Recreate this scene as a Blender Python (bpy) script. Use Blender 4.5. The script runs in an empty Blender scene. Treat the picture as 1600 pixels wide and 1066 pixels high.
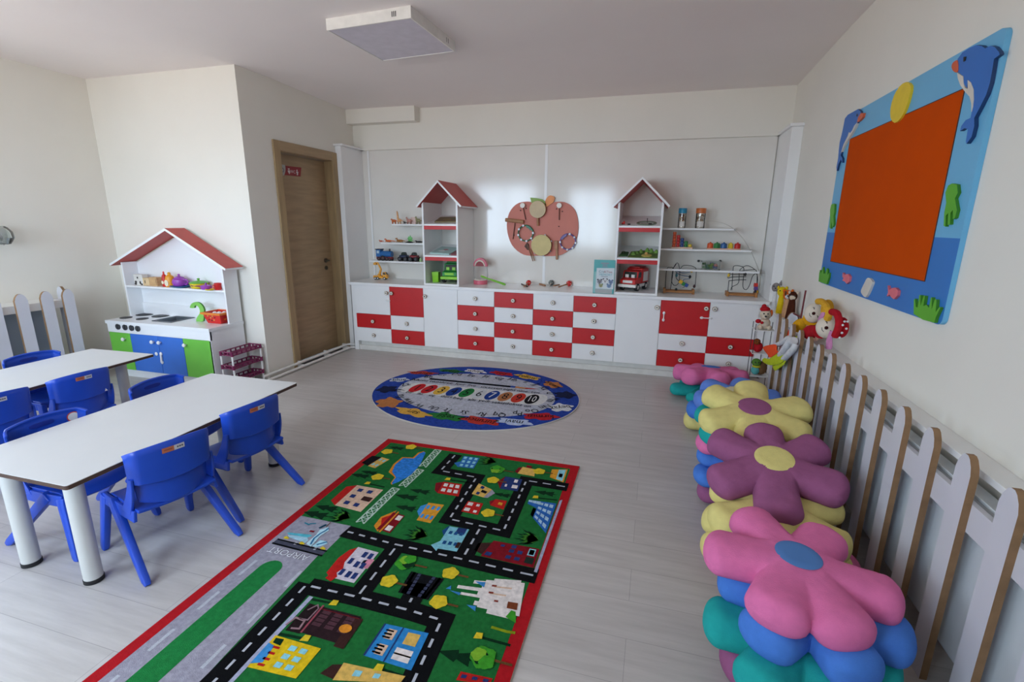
import bpy, bmesh, math, random
from mathutils import Vector, Matrix, noise
random.seed(7)
PI = math.pi
SC = bpy.context.scene
COL = SC.collection

# ---------------------------------------------------------------- camera
F, PIT, YAW, ROL, EYE = 759.4, math.radians(13.63), math.radians(16.17), math.radians(.517), 1.5
FW = Vector((-math.sin(YAW)*math.cos(PIT), math.cos(YAW)*math.cos(PIT), -math.sin(PIT)))
_r = Vector((math.cos(YAW), math.sin(YAW), 0)); _u = _r.cross(FW)
RT = _r*math.cos(ROL)+_u*math.sin(ROL); UP = _u*math.cos(ROL)-_r*math.sin(ROL)
cd = bpy.data.cameras.new('camera'); cam = bpy.data.objects.new('camera', cd); COL.objects.link(cam)
cd.sensor_width = 36; cd.lens = F/1600*36; cd.clip_start = .02
cam.matrix_world = Matrix(((RT.x, UP.x, -FW.x, 0), (RT.y, UP.y, -FW.y, 0), (RT.z, UP.z, -FW.z, EYE), (0, 0, 0, 1)))
SC.camera = cam

# ---------------------------------------------------------------- exposure, sky
SC.view_settings.view_transform = 'Standard'; SC.view_settings.look = 'None'
SC.view_settings.exposure = 0.41; SC.view_settings.gamma = 1; SC.view_settings.use_curve_mapping = False
W = bpy.data.worlds.new('sky'); SC.world = W; W.use_nodes = True
_n = W.node_tree.nodes; _l = W.node_tree.links; _b = _n['Background']
_t = _n.new('ShaderNodeTexCoord'); _s = _n.new('ShaderNodeSeparateXYZ'); _c = _n.new('ShaderNodeValToRGB')   # pale blue sky over sunlit ground
_l.new(_t.outputs['Generated'], _s.inputs[0]); _l.new(_s.outputs['Z'], _c.inputs['Fac'])
_m = _n.new('ShaderNodeMapRange'); _m.inputs['From Min'].default_value = -1; _l.new(_s.outputs['Z'], _m.inputs['Value']); _l.new(_m.outputs[0], _c.inputs['Fac'])
_c.color_ramp.elements[0].position = .43; _c.color_ramp.elements[0].color = (.50, .46, .45, 1)
_c.color_ramp.elements[1].position = .48; _c.color_ramp.elements[1].color = (.66, .82, 1.0, 1)
_l.new(_c.outputs[0], _b.inputs[0]); _b.inputs[1].default_value = 12.0
SC.cycles.use_denoising = True
SC.cycles.max_bounces = 10; SC.cycles.diffuse_bounces = 6; SC.cycles.sample_clamp_indirect = 8
SC.cycles.caustics_reflective = False; SC.cycles.caustics_refractive = False
# openings in the wall behind the camera through which the sky lights the room: x0, x1, z0, z1
REAR = -1.0
WINS = [(-4.5, -2.9, .8, 2.45), (-2.1, -1.0, .9, 2.35)]
for x0, x1, z0, z1 in WINS:
    ld = bpy.data.lights.new('daylight', 'AREA'); ld.shape = 'RECTANGLE'; ld.size = x1-x0; ld.size_y = z1-z0
    ld.cycles.is_portal = True
    lo = bpy.data.objects.new('daylight', ld); COL.objects.link(lo)
    lo.location = ((x0+x1)/2, REAR-.12, (z0+z1)/2); lo.rotation_euler = (PI/2, 0, 0)   # faces +y, into the room

LWIN = (1.3, 2.2, 1.1, 2.0)                # a further window in the left wall, beside the camera's view: y0, y1, z0, z1
ld = bpy.data.lights.new('daylight', 'AREA'); ld.shape = 'RECTANGLE'; ld.size = LWIN[1]-LWIN[0]; ld.size_y = LWIN[3]-LWIN[2]
ld.cycles.is_portal = True
lo = bpy.data.objects.new('daylight', ld); COL.objects.link(lo)
lo.location = (-5.42, (LWIN[0]+LWIN[1])/2, (LWIN[2]+LWIN[3])/2); lo.rotation_euler = (PI/2, 0, -PI/2)   # faces +x

# ---------------------------------------------------------------- helpers
def ray(u, v): return FW+RT*((u-800)/F)-UP*((v-533)/F)
O0 = Vector((0, 0, EYE))
def fl(u, v, z=0.): d = ray(u, v); return O0+d*((z-EYE)/d.z)     # a pixel's point on the level z
def py(u, v, y): d = ray(u, v); return O0+d*(y/d.y)              # ... on a plane facing the cabinets
def px(u, v, x): d = ray(u, v); return O0+d*(x/d.x)              # ... on a plane facing the right wall

def lin(h):
    h = h.lstrip('#'); c = [int(h[i:i+2], 16)/255 for i in (0, 2, 4)]
    return [x/12.92 if x <= .04045 else ((x+.055)/1.055)**2.4 for x in c]
_mats = {}
def mt(hexc, rough=.5, metal=0., var=.06, scale=14., bump=0., bscale=120., stretch=None, coat=0., trans=0., spec=.5):
    key = (hexc, rough, metal, var, scale, bump, bscale, stretch, coat, trans, spec)
    if key in _mats: return _mats[key]
    m = bpy.data.materials.new('m_'+hexc.lstrip('#')); m.use_nodes = True
    nt = m.node_tree; N = nt.nodes; L = nt.links; p = N['Principled BSDF']
    c = lin(hexc)
    p.inputs['Roughness'].default_value = rough; p.inputs['Metallic'].default_value = metal
    p.inputs['Coat Weight'].default_value = coat; p.inputs['Transmission Weight'].default_value = trans
    p.inputs['Specular IOR Level'].default_value = spec
    tc = N.new('ShaderNodeTexCoord'); src = tc.outputs['Object']
    if stretch:
        mp = N.new('ShaderNodeMapping'); mp.inputs['Scale'].default_value = stretch; L.new(src, mp.inputs['Vector']); src = mp.outputs[0]
    nz = N.new('ShaderNodeTexNoise'); nz.inputs['Scale'].default_value = scale; nz.inputs['Detail'].default_value = 3
    L.new(src, nz.inputs['Vector'])
    rp = N.new('ShaderNodeValToRGB')
    rp.color_ramp.elements[0].position = .3; rp.color_ramp.elements[1].position = .7
    rp.color_ramp.elements[0].color = [x*(1-var) for x in c]+[1]
    rp.color_ramp.elements[1].color = [min(1, x*(1+var)) for x in c]+[1]
    L.new(nz.outputs['Fac'], rp.inputs['Fac']); L.new(rp.outputs[0], p.inputs['Base Color'])
    if bump:
        bz = N.new('ShaderNodeTexNoise'); bz.inputs['Scale'].default_value = bscale; bz.inputs['Detail'].default_value = 4
        L.new(src, bz.inputs['Vector'])
        bp = N.new('ShaderNodeBump'); bp.inputs['Strength'].default_value = bump; bp.inputs['Distance'].default_value = .004
        L.new(bz.outputs['Fac'], bp.inputs['Height']); L.new(bp.outputs[0], p.inputs['Normal'])
    _mats[key] = m
    return m
def clear(hexc, mix=.14):
    m = bpy.data.materials.new('clear_'+hexc.lstrip('#')); m.use_nodes = True; nt = m.node_tree; N = nt.nodes; L = nt.links
    N.remove(N['Principled BSDF']); out = N['Material Output']
    a = N.new('ShaderNodeBsdfTransparent'); g = N.new('ShaderNodeBsdfGlossy'); x = N.new('ShaderNodeMixShader'); f = N.new('ShaderNodeFresnel'); ad = N.new('ShaderNodeMath')
    c = lin(hexc)+[1]; a.inputs[0].default_value = c; g.inputs[0].default_value = (1, 1, 1, 1); g.inputs['Roughness'].default_value = .06
    f.inputs['IOR'].default_value = 1.3; ad.operation = 'ADD'; ad.inputs[1].default_value = mix*.4; L.new(f.outputs[0], ad.inputs[0])
    L.new(ad.outputs[0], x.inputs[0]); L.new(a.outputs[0], x.inputs[1]); L.new(g.outputs[0], x.inputs[2]); L.new(x.outputs[0], out.inputs[0])
    return m

def world_of(o):
    m = o.matrix_basis.copy()
    return world_of(o.parent) @ m if o.parent else m
class MB:
    """collects shapes, builds ONE mesh object"""
    def __init__(s): s.V = []; s.Fc = []; s.mi = []; s.ms = []
    def m(s, mat):
        if mat not in s.ms: s.ms.append(mat)
        return s.ms.index(mat)
    def add(s, vs, fs, mat, M=None):
        b = len(s.V); k = s.m(mat)
        s.V += [(M @ Vector(v)) if M else Vector(v) for v in vs]
        s.Fc += [tuple(b+i for i in f) for f in fs]; s.mi += [k]*len(fs)
        return s
    def box(s, lo, hi, mat, M=None):
        x0, y0, z0 = lo; x1, y1, z1 = hi
        v = [(x0, y0, z0), (x1, y0, z0), (x1, y1, z0), (x0, y1, z0), (x0, y0, z1), (x1, y0, z1), (x1, y1, z1), (x0, y1, z1)]
        return s.add(v, [(0, 3, 2, 1), (4, 5, 6, 7), (0, 1, 5, 4), (1, 2, 6, 5), (2, 3, 7, 6), (3, 0, 4, 7)], mat, M)
    def hexa(s, v8, mat, M=None):
        return s.add(v8, [(0, 3, 2, 1), (4, 5, 6, 7), (0, 1, 5, 4), (1, 2, 6, 5), (2, 3, 7, 6), (3, 0, 4, 7)], mat, M)
    def cone(s, a, b, r0, r1, mat, n=16, M=None, caps=True):
        a = Vector(a); b = Vector(b); d = (b-a).normalized()
        e = d.orthogonal().normalized(); f = d.cross(e)
        vs = [a+(e*math.cos(2*PI*i/n)+f*math.sin(2*PI*i/n))*r0 for i in range(n)]
        vs += [b+(e*math.cos(2*PI*i/n)+f*math.sin(2*PI*i/n))*r1 for i in range(n)]
        fs = [(i, (i+1) % n, n+(i+1) % n, n+i) for i in range(n)]
        if caps: fs += [tuple(range(n))[::-1], tuple(range(n, 2*n))]
        return s.add(vs, fs, mat, M)
    def cyl(s, a, b, r, mat, n=16, M=None): return s.cone(a, b, r, r, mat, n, M)
    def tube(s, pts, r, mat, n=8, closed=False, M=None):
        pts = [Vector(p) for p in pts]; k = len(pts); vs = []; fs = []
        rr = r if isinstance(r, (list, tuple)) else [r]*k
        e = None
        for i, p in enumerate(pts):
            t = (pts[(i+1) % k]-pts[i-1]) if closed or 0 < i < k-1 else (pts[1]-pts[0] if i == 0 else pts[-1]-pts[-2])
            t.normalize()
            e = t.orthogonal() if e is None else e-t*e.dot(t)
            e.normalize(); f = t.cross(e)
            vs += [p+(e*math.cos(2*PI*j/n)+f*math.sin(2*PI*j/n))*rr[i] for j in range(n)]
        for i in range(k if closed else k-1):
            a = i*n; b = ((i+1) % k)*n
            fs += [(a+j, a+(j+1) % n, b+(j+1) % n, b+j) for j in range(n)]
        if not closed: fs += [tuple(range(n))[::-1], tuple(range((k-1)*n, k*n))]
        return s.add(vs, fs, mat, M)
    def lathe(s, prof, mat, c=(0, 0, 0), n=24, M=None):
        vs = []; fs = []; c = Vector(c)
        for r, z in prof: vs += [c+Vector((r*math.cos(2*PI*j/n), r*math.sin(2*PI*j/n), z)) for j in range(n)]
        for i in range(len(prof)-1):
            a = i*n; b = a+n
            fs += [(a+j, a+(j+1) % n, b+(j+1) % n, b+j) for j in range(n)]
        if prof[0][0] > 1e-5: fs.append(tuple(range(n))[::-1])
        if prof[-1][0] > 1e-5: fs.append(tuple(range((len(prof)-1)*n, len(prof)*n)))
        return s.add(vs, fs, mat, M)
    def sph(s, c, r, mat, nu=16, nv=10, M=None):
        if not isinstance(r, (tuple, list)): r = (r, r, r)
        c = Vector(c); vs = [c+Vector((0, 0, -r[2]))]; fs = []
        for i in range(1, nv):
            a = -PI/2+PI*i/nv
            vs += [c+Vector((r[0]*math.cos(a)*math.cos(2*PI*j/nu), r[1]*math.cos(a)*math.sin(2*PI*j/nu), r[2]*math.sin(a))) for j in range(nu)]
        vs.append(c+Vector((0, 0, r[2]))); t = len(vs)-1
        fs += [(0, 1+(j+1) % nu, 1+j) for j in range(nu)]
        for i in range(nv-2):
            a = 1+i*nu; b = a+nu
            fs += [(a+j, a+(j+1) % nu, b+(j+1) % nu, b+j) for j in range(nu)]
        a = 1+(nv-2)*nu
        fs += [(a+j, a+(j+1) % nu, t) for j in range(nu)]
        return s.add(vs, fs, mat, M)
    def prism(s, pts, d, mat, M=None, side=None):
        """a flat outline pts (3-D) pushed along the vector d"""
        n = len(pts); d = Vector(d); a = [Vector(p) for p in pts]; b = [p+d for p in a]
        s.add(a+b, [tuple(range(n))[::-1], tuple(range(n, 2*n))], mat, M)
        return s.add(a+b, [(i, (i+1) % n, n+(i+1) % n, n+i) for i in range(n)], side or mat, M)
    def poly(s, pts, mat, M=None): return s.add(pts, [tuple(range(len(pts)))], mat, M)
    def text(s, t, M, mat, size=1., align='CENTER'):
        """lettering as flat outline, lying in M's xy plane"""
        c = bpy.data.curves.new('t', 'FONT'); c.body = t; c.size = size; c.align_x = align; c.align_y = 'CENTER'; c.resolution_u = 2
        o = bpy.data.objects.new('t', c); COL.objects.link(o)
        me = bpy.data.meshes.new_from_object(o.evaluated_get(bpy.context.evaluated_depsgraph_get()))
        s.add([v.co.copy() for v in me.vertices], [tuple(p.vertices) for p in me.polygons], mat, M)
        bpy.data.objects.remove(o); bpy.data.curves.remove(c); bpy.data.meshes.remove(me)
        return s
    def build(s, name, parent=None, bev=0., local=False, ang=35, sub=0, seg=2):
        me = bpy.data.meshes.new(name)
        I = world_of(parent).inverted() if (parent and not local) else None
        me.from_pydata([tuple(I @ v) if I else tuple(v) for v in s.V], [], s.Fc)
        for m in s.ms: me.materials.append(m)
        for p, k in zip(me.polygons, s.mi): p.material_index = k
        bm = bmesh.new(); bm.from_mesh(me)
        bmesh.ops.remove_doubles(bm, verts=bm.verts, dist=1e-6) if bev or sub else None
        bmesh.ops.recalc_face_normals(bm, faces=bm.faces)
        bm.to_mesh(me); bm.free()
        me.polygons.foreach_set('use_smooth', [True]*len(me.polygons))
        me.set_sharp_from_angle(angle=math.radians(ang))
        o = bpy.data.objects.new(name, me); COL.objects.link(o)
        if parent: o.parent = parent
        if bev:
            b = o.modifiers.new('bevel', 'BEVEL'); b.width = bev; b.segments = seg; b.limit_method = 'ANGLE'; b.angle_limit = math.radians(40)
        if sub:
            b = o.modifiers.new('sub', 'SUBSURF'); b.levels = sub; b.render_levels = sub
        return o
def tag(o, label=None, cat=None, group=None, kind=None):
    if label: o['label'] = label
    if cat: o['category'] = cat
    if group: o['group'] = group
    if kind: o['kind'] = kind
    return o
def thing(name, label, cat, loc=(0, 0, 0), rz=0., group=None):
    o = bpy.data.objects.new(name, None); o.empty_display_size = .05; COL.objects.link(o)
    o.location = loc; o.rotation_euler = (0, 0, rz)
    return tag(o, label, cat, group)
def struct(mb, name, bev=0., parent=None):
    o = mb.build(name, parent, bev)
    if not parent: o['kind'] = 'structure'
    return o
def dup(o, parent=None):
    c = o.copy(); COL.objects.link(c)
    if parent: c.parent = parent
    for ch in o.children: dup(ch, c)
    return c
def T(loc=(0, 0, 0), rz=0., rx=0., ry=0.):
    return Matrix.Translation(Vector(loc)) @ Matrix.Rotation(rz, 4, 'Z') @ Matrix.Rotation(ry, 4, 'Y') @ Matrix.Rotation(rx, 4, 'X')
def smooth(pts, k=3, closed=True):
    """Catmull-Rom through the points, k pieces between each two"""
    out = []; n = len(pts); P = [Vector(p) for p in pts]
    for i in range(n if closed else n-1):
        p0, p1, p2, p3 = (P[(i-1) % n] if closed or i else P[0]), P[i], P[(i+1) % n], (P[(i+2) % n] if closed or i+2 < n else P[-1])
        for j in range(k):
            t = j/k
            out.append(.5*((2*p1)+(p2-p0)*t+(2*p0-5*p1+4*p2-p3)*t*t+(3*p1-p0-3*p2+p3)*t**3))
    if not closed: out.append(P[-1])
    return out

# ---------------------------------------------------------------- room
XR, XD, XL, YK, YP, CEIL = 1.13, -3.553, -5.3, 3.712, 5.45, 2.79
WALLM = mt('#e8e5db', .75, var=.015, scale=2.5, bump=.05, bscale=60)
CEILM = mt('#f0e9e6', .85, var=.015, scale=1.5, bump=.05, bscale=50)
WHITE = mt('#efefee', .28, var=.01, scale=5)
WHITEM = mt('#ececea', .5, var=.012, scale=8)
PANEL = mt('#e4e0d8', .12, var=.02, scale=3, bump=.15, bscale=1.6)
RED = mt('#c3161b', .42, var=.03, scale=9)
ROOFRED = mt('#c0504a', .55, var=.04, scale=12)
BLACKM = mt('#191a1c', .45)
DGREY = mt('#3a3c40', .5)
SILVER = mt('#c9cbcc', .25, metal=1.)
BROWNEDGE = mt('#8d6d4d', .75, var=.12, scale=25)

def floor_mat():
    m = bpy.data.materials.new('laminate'); m.use_nodes = True
    nt = m.node_tree; N = nt.nodes; L = nt.links; p = N['Principled BSDF']
    tc = N.new('ShaderNodeTexCoord')
    br = N.new('ShaderNodeTexBrick'); br.inputs['Scale'].default_value = 1.
    br.inputs['Brick Width'].default_value = 1.28; br.inputs['Row Height'].default_value = .195; br.inputs['Mortar Size'].default_value = .0012
    br.inputs['Color1'].default_value = (.50, .475, .455, 1); br.inputs['Color2'].default_value = (.54, .515, .495, 1)
    br.inputs['Mortar'].default_value = (.35, .33, .32, 1); br.inputs['Bias'].default_value = 0; br.offset = .37
    L.new(tc.outputs['Object'], br.inputs['Vector'])
    mp = N.new('ShaderNodeMapping'); mp.inputs['Scale'].default_value = (1.1, 11, 1)
    L.new(tc.outputs['Object'], mp.inputs['Vector'])
    nz = N.new('ShaderNodeTexNoise'); nz.inputs['Scale'].default_value = 2.2; nz.inputs['Detail'].default_value = 8; nz.inputs['Roughness'].default_value = .62
    L.new(mp.outputs[0], nz.inputs['Vector'])
    rp = N.new('ShaderNodeValToRGB'); rp.color_ramp.elements[0].position = .3; rp.color_ramp.elements[0].color = (.86, .855, .85, 1)
    rp.color_ramp.elements[1].position = .68; rp.color_ramp.elements[1].color = (1.08, 1.08, 1.08, 1)
    L.new(nz.outputs['Fac'], rp.inputs['Fac'])
    mx = N.new('ShaderNodeMix'); mx.data_type = 'RGBA'; mx.blend_type = 'MULTIPLY'; mx.inputs['Factor'].default_value = 1
    L.new(br.outputs['Color'], mx.inputs['A']); L.new(rp.outputs[0], mx.inputs['B'])
    L.new(mx.outputs['Result'], p.inputs['Base Color'])
    p.inputs['Roughness'].default_value = .36
    bp = N.new('ShaderNodeBump'); bp.inputs['Strength'].default_value = .06; bp.inputs['Distance'].default_value = .003
    L.new(nz.outputs['Fac'], bp.inputs['Height']); L.new(bp.outputs[0], p.inputs['Normal'])
    return m
struct(MB().box((XL-.2, REAR-.2, -.1), (XR+.2, YP+.3, 0), floor_mat()), 'floor')
# the ceiling, a little lower over the cabinets
mb = MB(); x0, x1 = XL-.2, XR+.2
yc0, yc1 = 4.1, YP+.3
mb.hexa([(x0, REAR-.2, CEIL), (x1, REAR-.2, CEIL), (x1, yc0, CEIL), (x0, yc0, CEIL), (x0, REAR-.2, 3), (x1, REAR-.2, 3), (x1, yc0, 3), (x0, yc0, 3)], CEILM)
mb.hexa([(x0, yc0, CEIL), (x1, yc0, CEIL), (x1, yc1, CEIL-.05), (x0, yc1, CEIL-.05), (x0, yc0, 3), (x1, yc0, 3), (x1, yc1, 3), (x0, yc1, 3)], CEILM)
struct(mb, 'ceiling')
struct(MB().box((XR, REAR-.2, 0), (XR+.2, YP+.3, 2.9), WALLM), 'wall_right')
mb = MB(); y0, y1, z0, z1 = LWIN
mb.box((XL-.2, REAR-.2, 0), (XL, y0, 2.9), WALLM).box((XL-.2, y1, 0), (XL, YK, 2.9), WALLM).box((XL-.2, y0, 0), (XL, y1, z0), WALLM).box((XL-.2, y0, z1), (XL, y1, 2.9), WALLM)
struct(mb, 'wall_left')
mb = MB(); f = .055; a, b = XL-.16, XL-.09
mb.box((a, y0, z0), (b, y0+f, z1), WHITE).box((a, y1-f, z0), (b, y1, z1), WHITE).box((a, y0+f, z0), (b, y1-f, z0+f), WHITE).box((a, y0+f, z1-f), (b, y1-f, z1), WHITE).box((a, (y0+y1)/2-f/2, z0+f), (b, (y0+y1)/2+f/2, z1-f), WHITE)
struct(mb, 'window_3')
struct(MB().box((XL-.2, YK, 0), (XD, YK+.2, 2.9), WALLM), 'wall_kitchen')
# wall with the door, facing the room's right side
DY0, DY1, DZ = 4.12, 5.0, 2.19
mb = MB()
mb.box((XD-.16, YK+.2, 0), (XD, DY0, 2.9), WALLM).box((XD-.16, DY1, 0), (XD, YP+.3, 2.9), WALLM).box((XD-.16, DY0, DZ), (XD, DY1, 2.9), WALLM)
struct(mb, 'wall_door_side')
struct(MB().box((XD, YP+.02, 0), (XR, YP+.3, 2.9), WALLM), 'wall_back')
struct(MB().box((XD, YP-.05, 2.325), (XR, YP+.02, 2.9), WALLM), 'trim_1')               # flat beam over the panels
struct(MB().box((XD, YP-.17, 2.6), (-2.68, YP-.05, 2.9), WALLM), 'trim_2')            # boxed duct under the ceiling
# wall panels, two sheets with a seam strip
mb = MB(); mb.box((XD+.075, YP, .5), (-1.225, YP+.02, 2.325), PANEL).box((-1.195, YP, .5), (XR-.1, YP+.02, 2.325), PANEL)
mb.box((-1.225, YP-.004, .5), (-1.195, YP+.02, 2.325), WHITE)
struct(mb, 'trim_3')
struct(MB().box((XD+.15, YP-.012, .8), (XD+.172, YP, 2.325), WHITE), 'trim_4')
# clad pillars either side of the niche
PF = 5.03
mb = MB().box((XD, PF, 0), (XD+.075, YP+.02, 2.325), WHITE).box((XD-.0, PF-.03, 2.325), (XD+.12, YP, 2.345), WHITE)
struct(mb, 'pillar_left', .003)
mb = MB().box((XR-.09, PF-.06, 0), (XR, YP+.02, 2.325), WHITE).box((XR-.11, PF-.09, 2.325), (XR, YP, 2.35), WHITE)
struct(mb, 'pillar_right', .003)
# rear wall with its windows (behind the camera)
mb = MB(); xs = [XL-.2]+[v for w in WINS for v in w[:2]]+[XR+.2]
for i in range(0, len(xs), 2): mb.box((xs[i], REAR-.2, 0), (xs[i+1], REAR, 2.9), WALLM)
for x0, x1, z0, z1 in WINS: mb.box((x0, REAR-.2, 0), (x1, REAR, z0), WALLM).box((x0, REAR-.2, z1), (x1, REAR, 2.9), WALLM)
struct(mb, 'wall_rear')
for i, (x0, x1, z0, z1) in enumerate(WINS):
    mb = MB(); f = .055; y0, y1 = REAR-.17, REAR-.1
    mb.box((x0, y0, z0), (x0+f, y1, z1), WHITE).box((x1-f, y0, z0), (x1, y1, z1), WHITE).box((x0+f, y0, z0), (x1-f, y1, z0+f), WHITE).box((x0+f, y0, z1-f), (x1-f, y1, z1), WHITE)
    xm = (x0+x1)/2; mb.box((xm-f/2, y0, z0+f), (xm+f/2, y1, z1-f), WHITE)
    struct(mb, 'window_%d' % (i+1))

# ---------------------------------------------------------------- door
def oak_mat(hexc, along):
    return mt(hexc, .5, var=.13, scale=3.0, bump=.05, bscale=30, stretch=(9, 1, 9) if along == 'y' else (9, 9, 1))
OAKH = oak_mat('#a38a69', 'y'); OAKV = oak_mat('#a58c66', 'z')
door = thing('door_1', None, None, (XD, (DY0+DY1)/2, 0)); door['kind'] = 'structure'
mb = MB(); w = .085
a, b = DY0-.06, DY1+.03
mb.box((XD-.002, a, 0), (XD+.018, a+w, DZ+.06), OAKV).box((XD-.002, b-w, 0), (XD+.018, b, DZ+.06), OAKV).box((XD-.002, a+w, DZ-.03), (XD+.018, b-w, DZ+.06), OAKH)
mb.box((XD-.15, DY0, 0), (XD-.002, DY0+.035, DZ), OAKV).box((XD-.15, DY1-.035, 0), (XD-.002, DY1, DZ), OAKV).box((XD-.15, DY0+.035, DZ-.035), (XD-.002, DY1-.035, DZ), OAKH)
mb.build('door_frame', door, .003)
leaf = MB().box((XD-.15, DY0+.037, .012), (XD-.11, DY1-.037, DZ-.037), OAKH).build('door_leaf', door, .002)
STEELD = mt('#6b665e', .35, metal=.9); hp = px(508.5, 407, XD-.11); hp.y = min(hp.y, DY1-.066); xh = XD-.11
mb = MB(); mb.cyl((xh, hp.y, hp.z), (xh+.012, hp.y, hp.z), .026, STEELD, 20); mb.cyl((xh, hp.y, hp.z), (xh+.05, hp.y, hp.z), .010, STEELD, 12)
mb.tube([(xh+.05, hp.y+.005, hp.z), (xh+.053, hp.y-.03, hp.z), (xh+.053, hp.y-.075, hp.z-.003)], .009, STEELD, 10)
mb.build('door_handle', leaf)
mb = MB(); mb.cyl((xh, hp.y, hp.z-.085), (xh+.01, hp.y, hp.z-.085), .024, STEELD, 20); mb.box((xh+.008, hp.y-.004, hp.z-.1), (xh+.0115, hp.y+.004, hp.z-.078), BLACKM)
mb.build('lock_rosette', leaf)
MB().box((XD-.155, DY0, 0), (XD+.012, DY1, .006), DGREY).build('door_sill', door)
# toilet sign
s = thing('door_sign', 'red toilet sign with white figures and a round white emblem on the oak door', 'sign')
xs = XD-.109
def sg(u, v): p = px(430+u/26.64, 245+v/26.65, xs); p.x = xs; return p
MB().prism([sg(395, 370), sg(1075, 450), sg(1040, 825), sg(365, 760)], (.004, 0, 0), mt('#8d1420', .5)).build('red_plate', s)
mb = MB(); pts = smooth([sg(200, 330), sg(330, 335), sg(395, 365), sg(412, 560), sg(360, 760), sg(260, 780), sg(180, 720), (sg(150, 600)), sg(130, 460)], 3)
mb.prism(pts, (.005, 0, 0), mt('#aeb2ae', .5))
c = sg(285, 550)
for k in range(10):
    a = 2*PI*k/10; q = c+Vector((.0052, .018*math.cos(a), .018*math.sin(a))); mb.sph(q, (.0006, .006, .006), mt('#6f6a78', .6), 8, 5)
mb.build('emblem', s)
LW = mt('#d8cfcf', .5)
mb = MB(); e = Vector((.0046, 0, 0))
mb.poly([sg(*q)+e for q in ((505, 485), (585, 490), (582, 530), (548, 548), (515, 520))], LW)
mb.poly([sg(*q)+e for q in ((505, 565), (598, 568), (605, 640), (590, 720), (565, 715), (508, 610))], LW)
mb.poly([sg(890+28*math.cos(2*PI*k/10), 570+34*math.sin(2*PI*k/10))+e for k in range(10)], LW)
mb.poly([sg(*q)+e for q in ((865, 612), (920, 615), (955, 660), (935, 672), (935, 770), (885, 770), (880, 672), (850, 660))], LW)
a0, a1, a2 = sg(660, 640), sg(775, 650), sg(660, 590)
M = Matrix.Translation(sg(718, 632)+e) @ Matrix(((0, 0, 1, 0), (1, 0, 0, 0), (0, 1, 0, 0), (0, 0, 0, 1)))
mb.text('WC', M, LW, .045)
mb.build('figures', s)

# ---------------------------------------------------------------- low cabinets along the back wall
CF, CZ0, CZ1 = 4.948, .115, .785          # front plane, underside of the fronts, underside of the worktop
TOP = .817
BACKM = Matrix(((1, 0, 0, 0), (0, 0, -1, 0), (0, 1, 0, 0), (0, 0, 0, 1)))     # lettering upright on a plane facing the camera
def cx(u, v=500): return py(u, v, CF).x
CX = [py(557.5, 480, CF).x, py(611.5, 495, CF).x, py(663.2, 495, CF).x, py(716, 500, CF).x, py(773, 505, CF).x, py(833, 505, CF).x, py(895, 515, CF).x,
      py(960.5, 520, CF).x, py(1029, 520, CF).x, py(1105, 520, CF).x, py(1182, 515, CF).x, py(1196, 500, CF).x]
CREAM = mt('#e9e4d8', .4); RIM = mt('#8a6a4c', .5); INK = mt('#2d2a2a', .6)
def knob(parent, x, z, kind):
    mb = MB(); y = CF-.018
    mb.cyl((x, y, z), (x, y-.018, z), .008, RIM, 12)
    mb.lathe([(.019, 0), (.0225, .003), (.0225, .008), (.019, .010)], RIM, n=24, M=Matrix.Translation((x, y-.016, z)) @ Matrix.Rotation(PI/2, 4, 'X'))
    mb.cyl((x, y-.026, z), (x, y-.0275, z), .0185, CREAM, 24)
    q = lambda dx, dz: (x+dx, y-.028, z+dz)
    if kind == 0:      # little car
        mb.poly([q(-.012, -.005), q(.012, -.005), q(.012, 0), (q(.006, .001)), q(.003, .006), q(-.006, .006), q(-.008, .001), q(-.012, 0)], INK)
    elif kind == 1:    # boat
        mb.poly([q(-.011, -.002), q(.011, -.002), q(.007, -.008), q(-.007, -.008)], INK); mb.poly([q(-.001, 0), q(-.001, .011), q(.008, 0)], INK)
    elif kind == 2:    # aeroplane
        mb.poly([q(-.013, -.002), q(.013, .0), q(.013, .003), q(-.013, .002)], INK); mb.poly([q(-.003, .008), q(.002, .008), q(.004, -.009), q(.0, -.009)], INK)
    else:              # bear
        for dx, dz, r in ((0, -.001, .008), (-.006, .007, .003), (.006, .007, .003)):
            mb.poly([q(dx+r*math.cos(2*PI*k/10), dz+r*math.sin(2*PI*k/10)) for k in range(10)], INK)
    mb.build('knob', parent, ang=40)
def front(unit, name, x0, x1, z0, z1, red, kx=None, kz=None, kind=0, label=None):
    g = .0015
    o = MB().box((x0+g, CF-.018, z0+g), (x1-g, CF, z1-g), RED if red else WHITE).build(name, unit, .0015)
    if label: o['label'] = label
    if kx is None: kx, kz = (x0+x1)/2, (z0+z1)/2
    knob(o, kx, kz, kind)
    return o
def carcass(unit, x0, x1):
    t = .018
    mb = MB(); mb.box((x0, CF, CZ0), (x0+t, YP-.01, CZ1), WHITE).box((x1-t, CF, CZ0), (x1, YP-.01, CZ1), WHITE)
    mb.box((x0+t, CF, CZ0), (x1-t, YP-.01, CZ0+t), WHITE).box((x0+t, CF, CZ1-t), (x1-t, YP-.01, CZ1), WHITE).box((x0+t, YP-.02, CZ0+t), (x1-t, YP-.01, CZ1-t), WHITE)
    mb.build('body', unit)
def unit(name, label, x0, x1):
    u = thing(name, label, 'cabinet', ((x0+x1)/2, (CF+YP)/2, CZ0), group='white and red cabinets along the back wall'); carcass(u, x0, x1); return u
H = (CZ1-CZ0)/4; Z = [CZ0+H*i for i in range(5)]
PLASTIC = mt('#f1f1ef', .3)
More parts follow.
